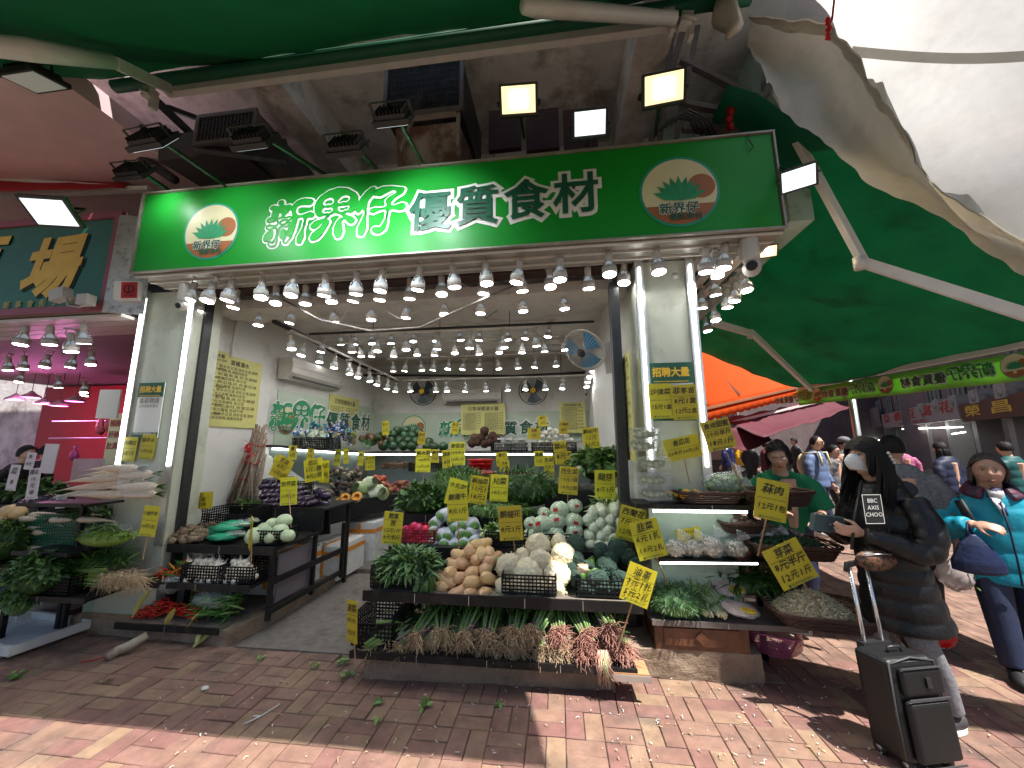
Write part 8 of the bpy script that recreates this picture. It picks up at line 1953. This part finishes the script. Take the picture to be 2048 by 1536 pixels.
# ---------------------------------------------------------------- simpler passers-by
def walker(loc, yaw, h, jac, trou, label, hairm=m_hair, glasses=None, hold=None, stride=.15, hood=None, vox=.016, cap=None, bag=None, bald=False, long=0, skin=None):
    k = h/1.7; o0 = Vector(loc); q = Matrix.Rotation(yaw, 3, 'Z')
    V = lambda x, y, z: o0+q @ (Vector((x, y, z))*k)
    t = T('person', label, 'person', o0)
    hc = V(0, -.03, 1.58); b = B(); head_into(b, hc, q, k, (28, 22)); b.tube([hc+Vector((0, 0, -.05)), V(0, .01, 1.42), V(0, .02, 1.3)], [.055, .055, .09], 10); b.tube([V(0, .02, 1.35), V(0, .02, .9)], [(.15, .09), (.14, .1)], 10)
    for sx_ in (-1, 1):
        up_h = hold == 'phone' and sx_ < 0
        el = V(sx_*.25, .03, 1.1); wr = V(sx_*.1, -.14, 1.42) if up_h else (V(sx_*.16, -.3, 1.1) if hold == 'front' else V(sx_*.25, -.08*sx_*(1 if stride else 0), .86)); b.tube([V(sx_*.19, .02, 1.36), el, wr], [.05, .042, .028], 8)
        hand_into(b, wr, (wr-el), q @ Vector((-sx_, 0, .2)), k, .5, thumb=1)
        fy = stride*sx_; b.tube([V(sx_*.09, .02, .95), V(sx_*.1, fy*.4-.02, .5), V(sx_*.1, fy, .08)], [.1, .06, .045], 8)
    rel(b, t, 'body', skin or m_skin, .011); face_parts(t, hc, q, k, glasses=glasses)
    b = B()
    if not bald: hair_cap(b, hc, q, k*1.02, -.3 if not long else -.5, .62); 
    if long: locks(b, hc, q, k, 50, long, R(-10), R(190), .09, 31, .015, .02, .012, 1.15)
    if bald: hair_cap(b, hc, q, k*.985, -.3, .9, nzv=.02)
    b.build('hair', hairm, t)
    if cap: b = B(); b.ell(hc+q @ Vector((0, .0, .045))*k, (.093*k, .108*k, .085*k), 18, 10, rot=q); b.ell(hc+q @ Vector((0, -.12, .04))*k, (.06*k, .06*k, .01*k), 12, 6, rot=q); b.build('cap', cap, t)
    b = B(); pts, rd = quilt([V(0, .02, 1.46), V(0, .02, 1.34), V(0, .02, 1.1), V(0, .02, .84)], [(.09*k, .08*k), (.2*k, .13*k), (.2*k, .14*k), (.21*k, .15*k)], 30, .008, 6); b.tube(pts, rd, 20, upv=q @ Vector((0, 1, 0)))
    for sx_ in (-1, 1):
        up_h = hold == 'phone' and sx_ < 0
        el = V(sx_*.25, .03, 1.1); wr = V(sx_*.12, -.12, 1.37) if up_h else (V(sx_*.17, -.25, 1.1) if hold == 'front' else V(sx_*.25, -.07*sx_*(1 if stride else 0), .9)); pts, rd = quilt([V(sx_*.16, .02, 1.36), V(sx_*.24, .03, 1.22), el, el.lerp(wr, .6), wr], [.07*k, .075*k, .07*k, .06*k, .048*k], 24, .007, 6); b.tube(pts, rd, 12)
    rel(b, t, 'jacket', jac, vox)
    b = B()
    for sx_ in (-1, 1): fy = stride*sx_; b.tube([V(sx_*.09, .02, .9), V(sx_*.1, fy*.4-.02, .5), V(sx_*.1, fy, .07)], [.11*k, .08*k, .06*k], 12)
    rel(b, t, 'trousers', trou, vox)
    for sx_ in (-1, 1): shoe(t, V(sx_*.1, stride*sx_, 0), yaw, m_white if trou != m_black else m_black, m_white)
    if bag: b = B(); b.tube([V(-.12, .15, 1.4), V(-.13, -.1, 1.42), V(-.14, -.13, 1.2)], .02, 6); b.tube([V(.12, .15, 1.4), V(.13, -.1, 1.42), V(.14, -.13, 1.2)], .02, 6); b.ell(V(0, .2, 1.2), (.15*k, .09*k, .2*k), 14, 10, rot=q); b.build('backpack', bag, t)
    shift_list.append(t); return t
shift_list += []
def Gd(x, y): p = P(x, y, Z=0); return p
m_pinkj = M('pink_jacket', (.45, .12, .25), .7, var=.1); m_olive = M('olive_coat', (.08, .075, .06), .7, var=.2); m_dnavy = M('shiny_navy', (.01, .018, .09), .3, var=.2); m_greyj = M('grey_check', (.14, .14, .15), .7, var=.4, vs=50)
walker(Gd(1655, 1078), R(35), 1.72, m_bluej, m_navy, 'bald man in sunglasses and blue jacket with pale backpack straps', bald=True, glasses='dark', bag=m_cream)
walker(Gd(1688, 1072)+Vector((.1, .15, 0)), R(30), 1.56, m_greyj, m_black, 'short woman in sunglasses raising a phone beside the bald man', glasses='dark', hold='phone')
walker(Gd(1700, 1068)+Vector((.5, .6, 0)), R(40), 1.72, m_dgrey, m_black, 'man in grey cap walking behind the couple in sunglasses', cap=m_greyj)
walker(w0+Vector((.8, .85, 0)), R(150), 1.66, m_greyj, m_black, 'man in grey patterned jacket mostly hidden behind the black coat', bald=True, hairm=m_hair, skin=m_skin2)
walker(Gd(1862, 1120)+Vector((.6, 1.5, 0)), R(60), 1.7, m_dnavy, m_navy, 'man in shiny navy down jacket beyond the teal lady')
walker(Gd(1915, 1100)+Vector((.5, .5, 0)), R(200), 1.6, m_navy, m_black, 'woman with long hair in navy coat near the bean curd shop', long=.3)
walker(Gd(1945, 1080)+Vector((1.2, 2.5, 0)), R(160), 1.55, m_pinkj, m_black, 'person in pink jacket at the bean curd counter')
walker(Gd(1930, 1060)+Vector((1.0, 3.2, 0)), R(170), 1.7, m_greyj, m_black, 'person in grey hooded top facing the bean curd counter')
walker(Gd(2030, 1110)+Vector((.8, .6, 0)), R(190), 1.6, M('dark_teal_coat', (.01, .1, .1), .6), m_black, 'person in dark teal coat behind the lady at the right')
for i, (x, dy, jm, lab) in enumerate(((1600, 1.2, m_olive, 'person in olive coat in the street crowd near the pole'), (1618, 2.2, m_maroon, 'person in maroon coat in the street crowd'), (1640, 3.5, m_black, 'person in black coat in the street crowd'), (1668, 4.5, m_gold, 'person in mustard coat far down the street'), (1590, 4.0, m_dnavy, 'person in navy coat half hidden behind the seller'), (1812, 4.2, m_black, 'person in black coat far behind the black down coat'))):
    walker(Gd(x, 1035)+Vector((.4, dy, 0)), R(20+50*i), 1.62+.03*i, jm, m_black, lab, vox=.022)
walker(P(10, 1100, Y=4.2)*1+Vector((0, 0, -P(10, 1100, Y=4.2).z)), R(100), 1.62, m_black, m_black, 'shopper in black with patterned sleeve at the neighbouring stall')
walker(P(38, 1000, Y=5.1)+Vector((0, 0, -P(38, 1000, Y=5.1).z)), R(180), 1.6, m_bluej, m_navy, 'shopper in blue seen from behind at the red wall')
walker(P(72, 1000, Y=5.0)+Vector((0, 0, -P(72, 1000, Y=5.0).z)), R(170), 1.63, m_black, m_navy, 'shopper in black beside the one in blue')
shift_list += [st_, lt_]
done = set(bpy.data.objects[n].name for n in [])
for t in shift_list:
    off = Vector(t.location)
    for ch in t.children:
        if ch.name.split('.')[0] in ('body', 'down_coat', 'leggings', 'green_tshirt', 'trousers', 'teal_jacket', 'patterned_collar', 'scarf', 'jacket'): continue
        for o in [ch]+list(ch.children):
            if o.type == 'MESH': o.data.transform(Matrix.Translation(-off))
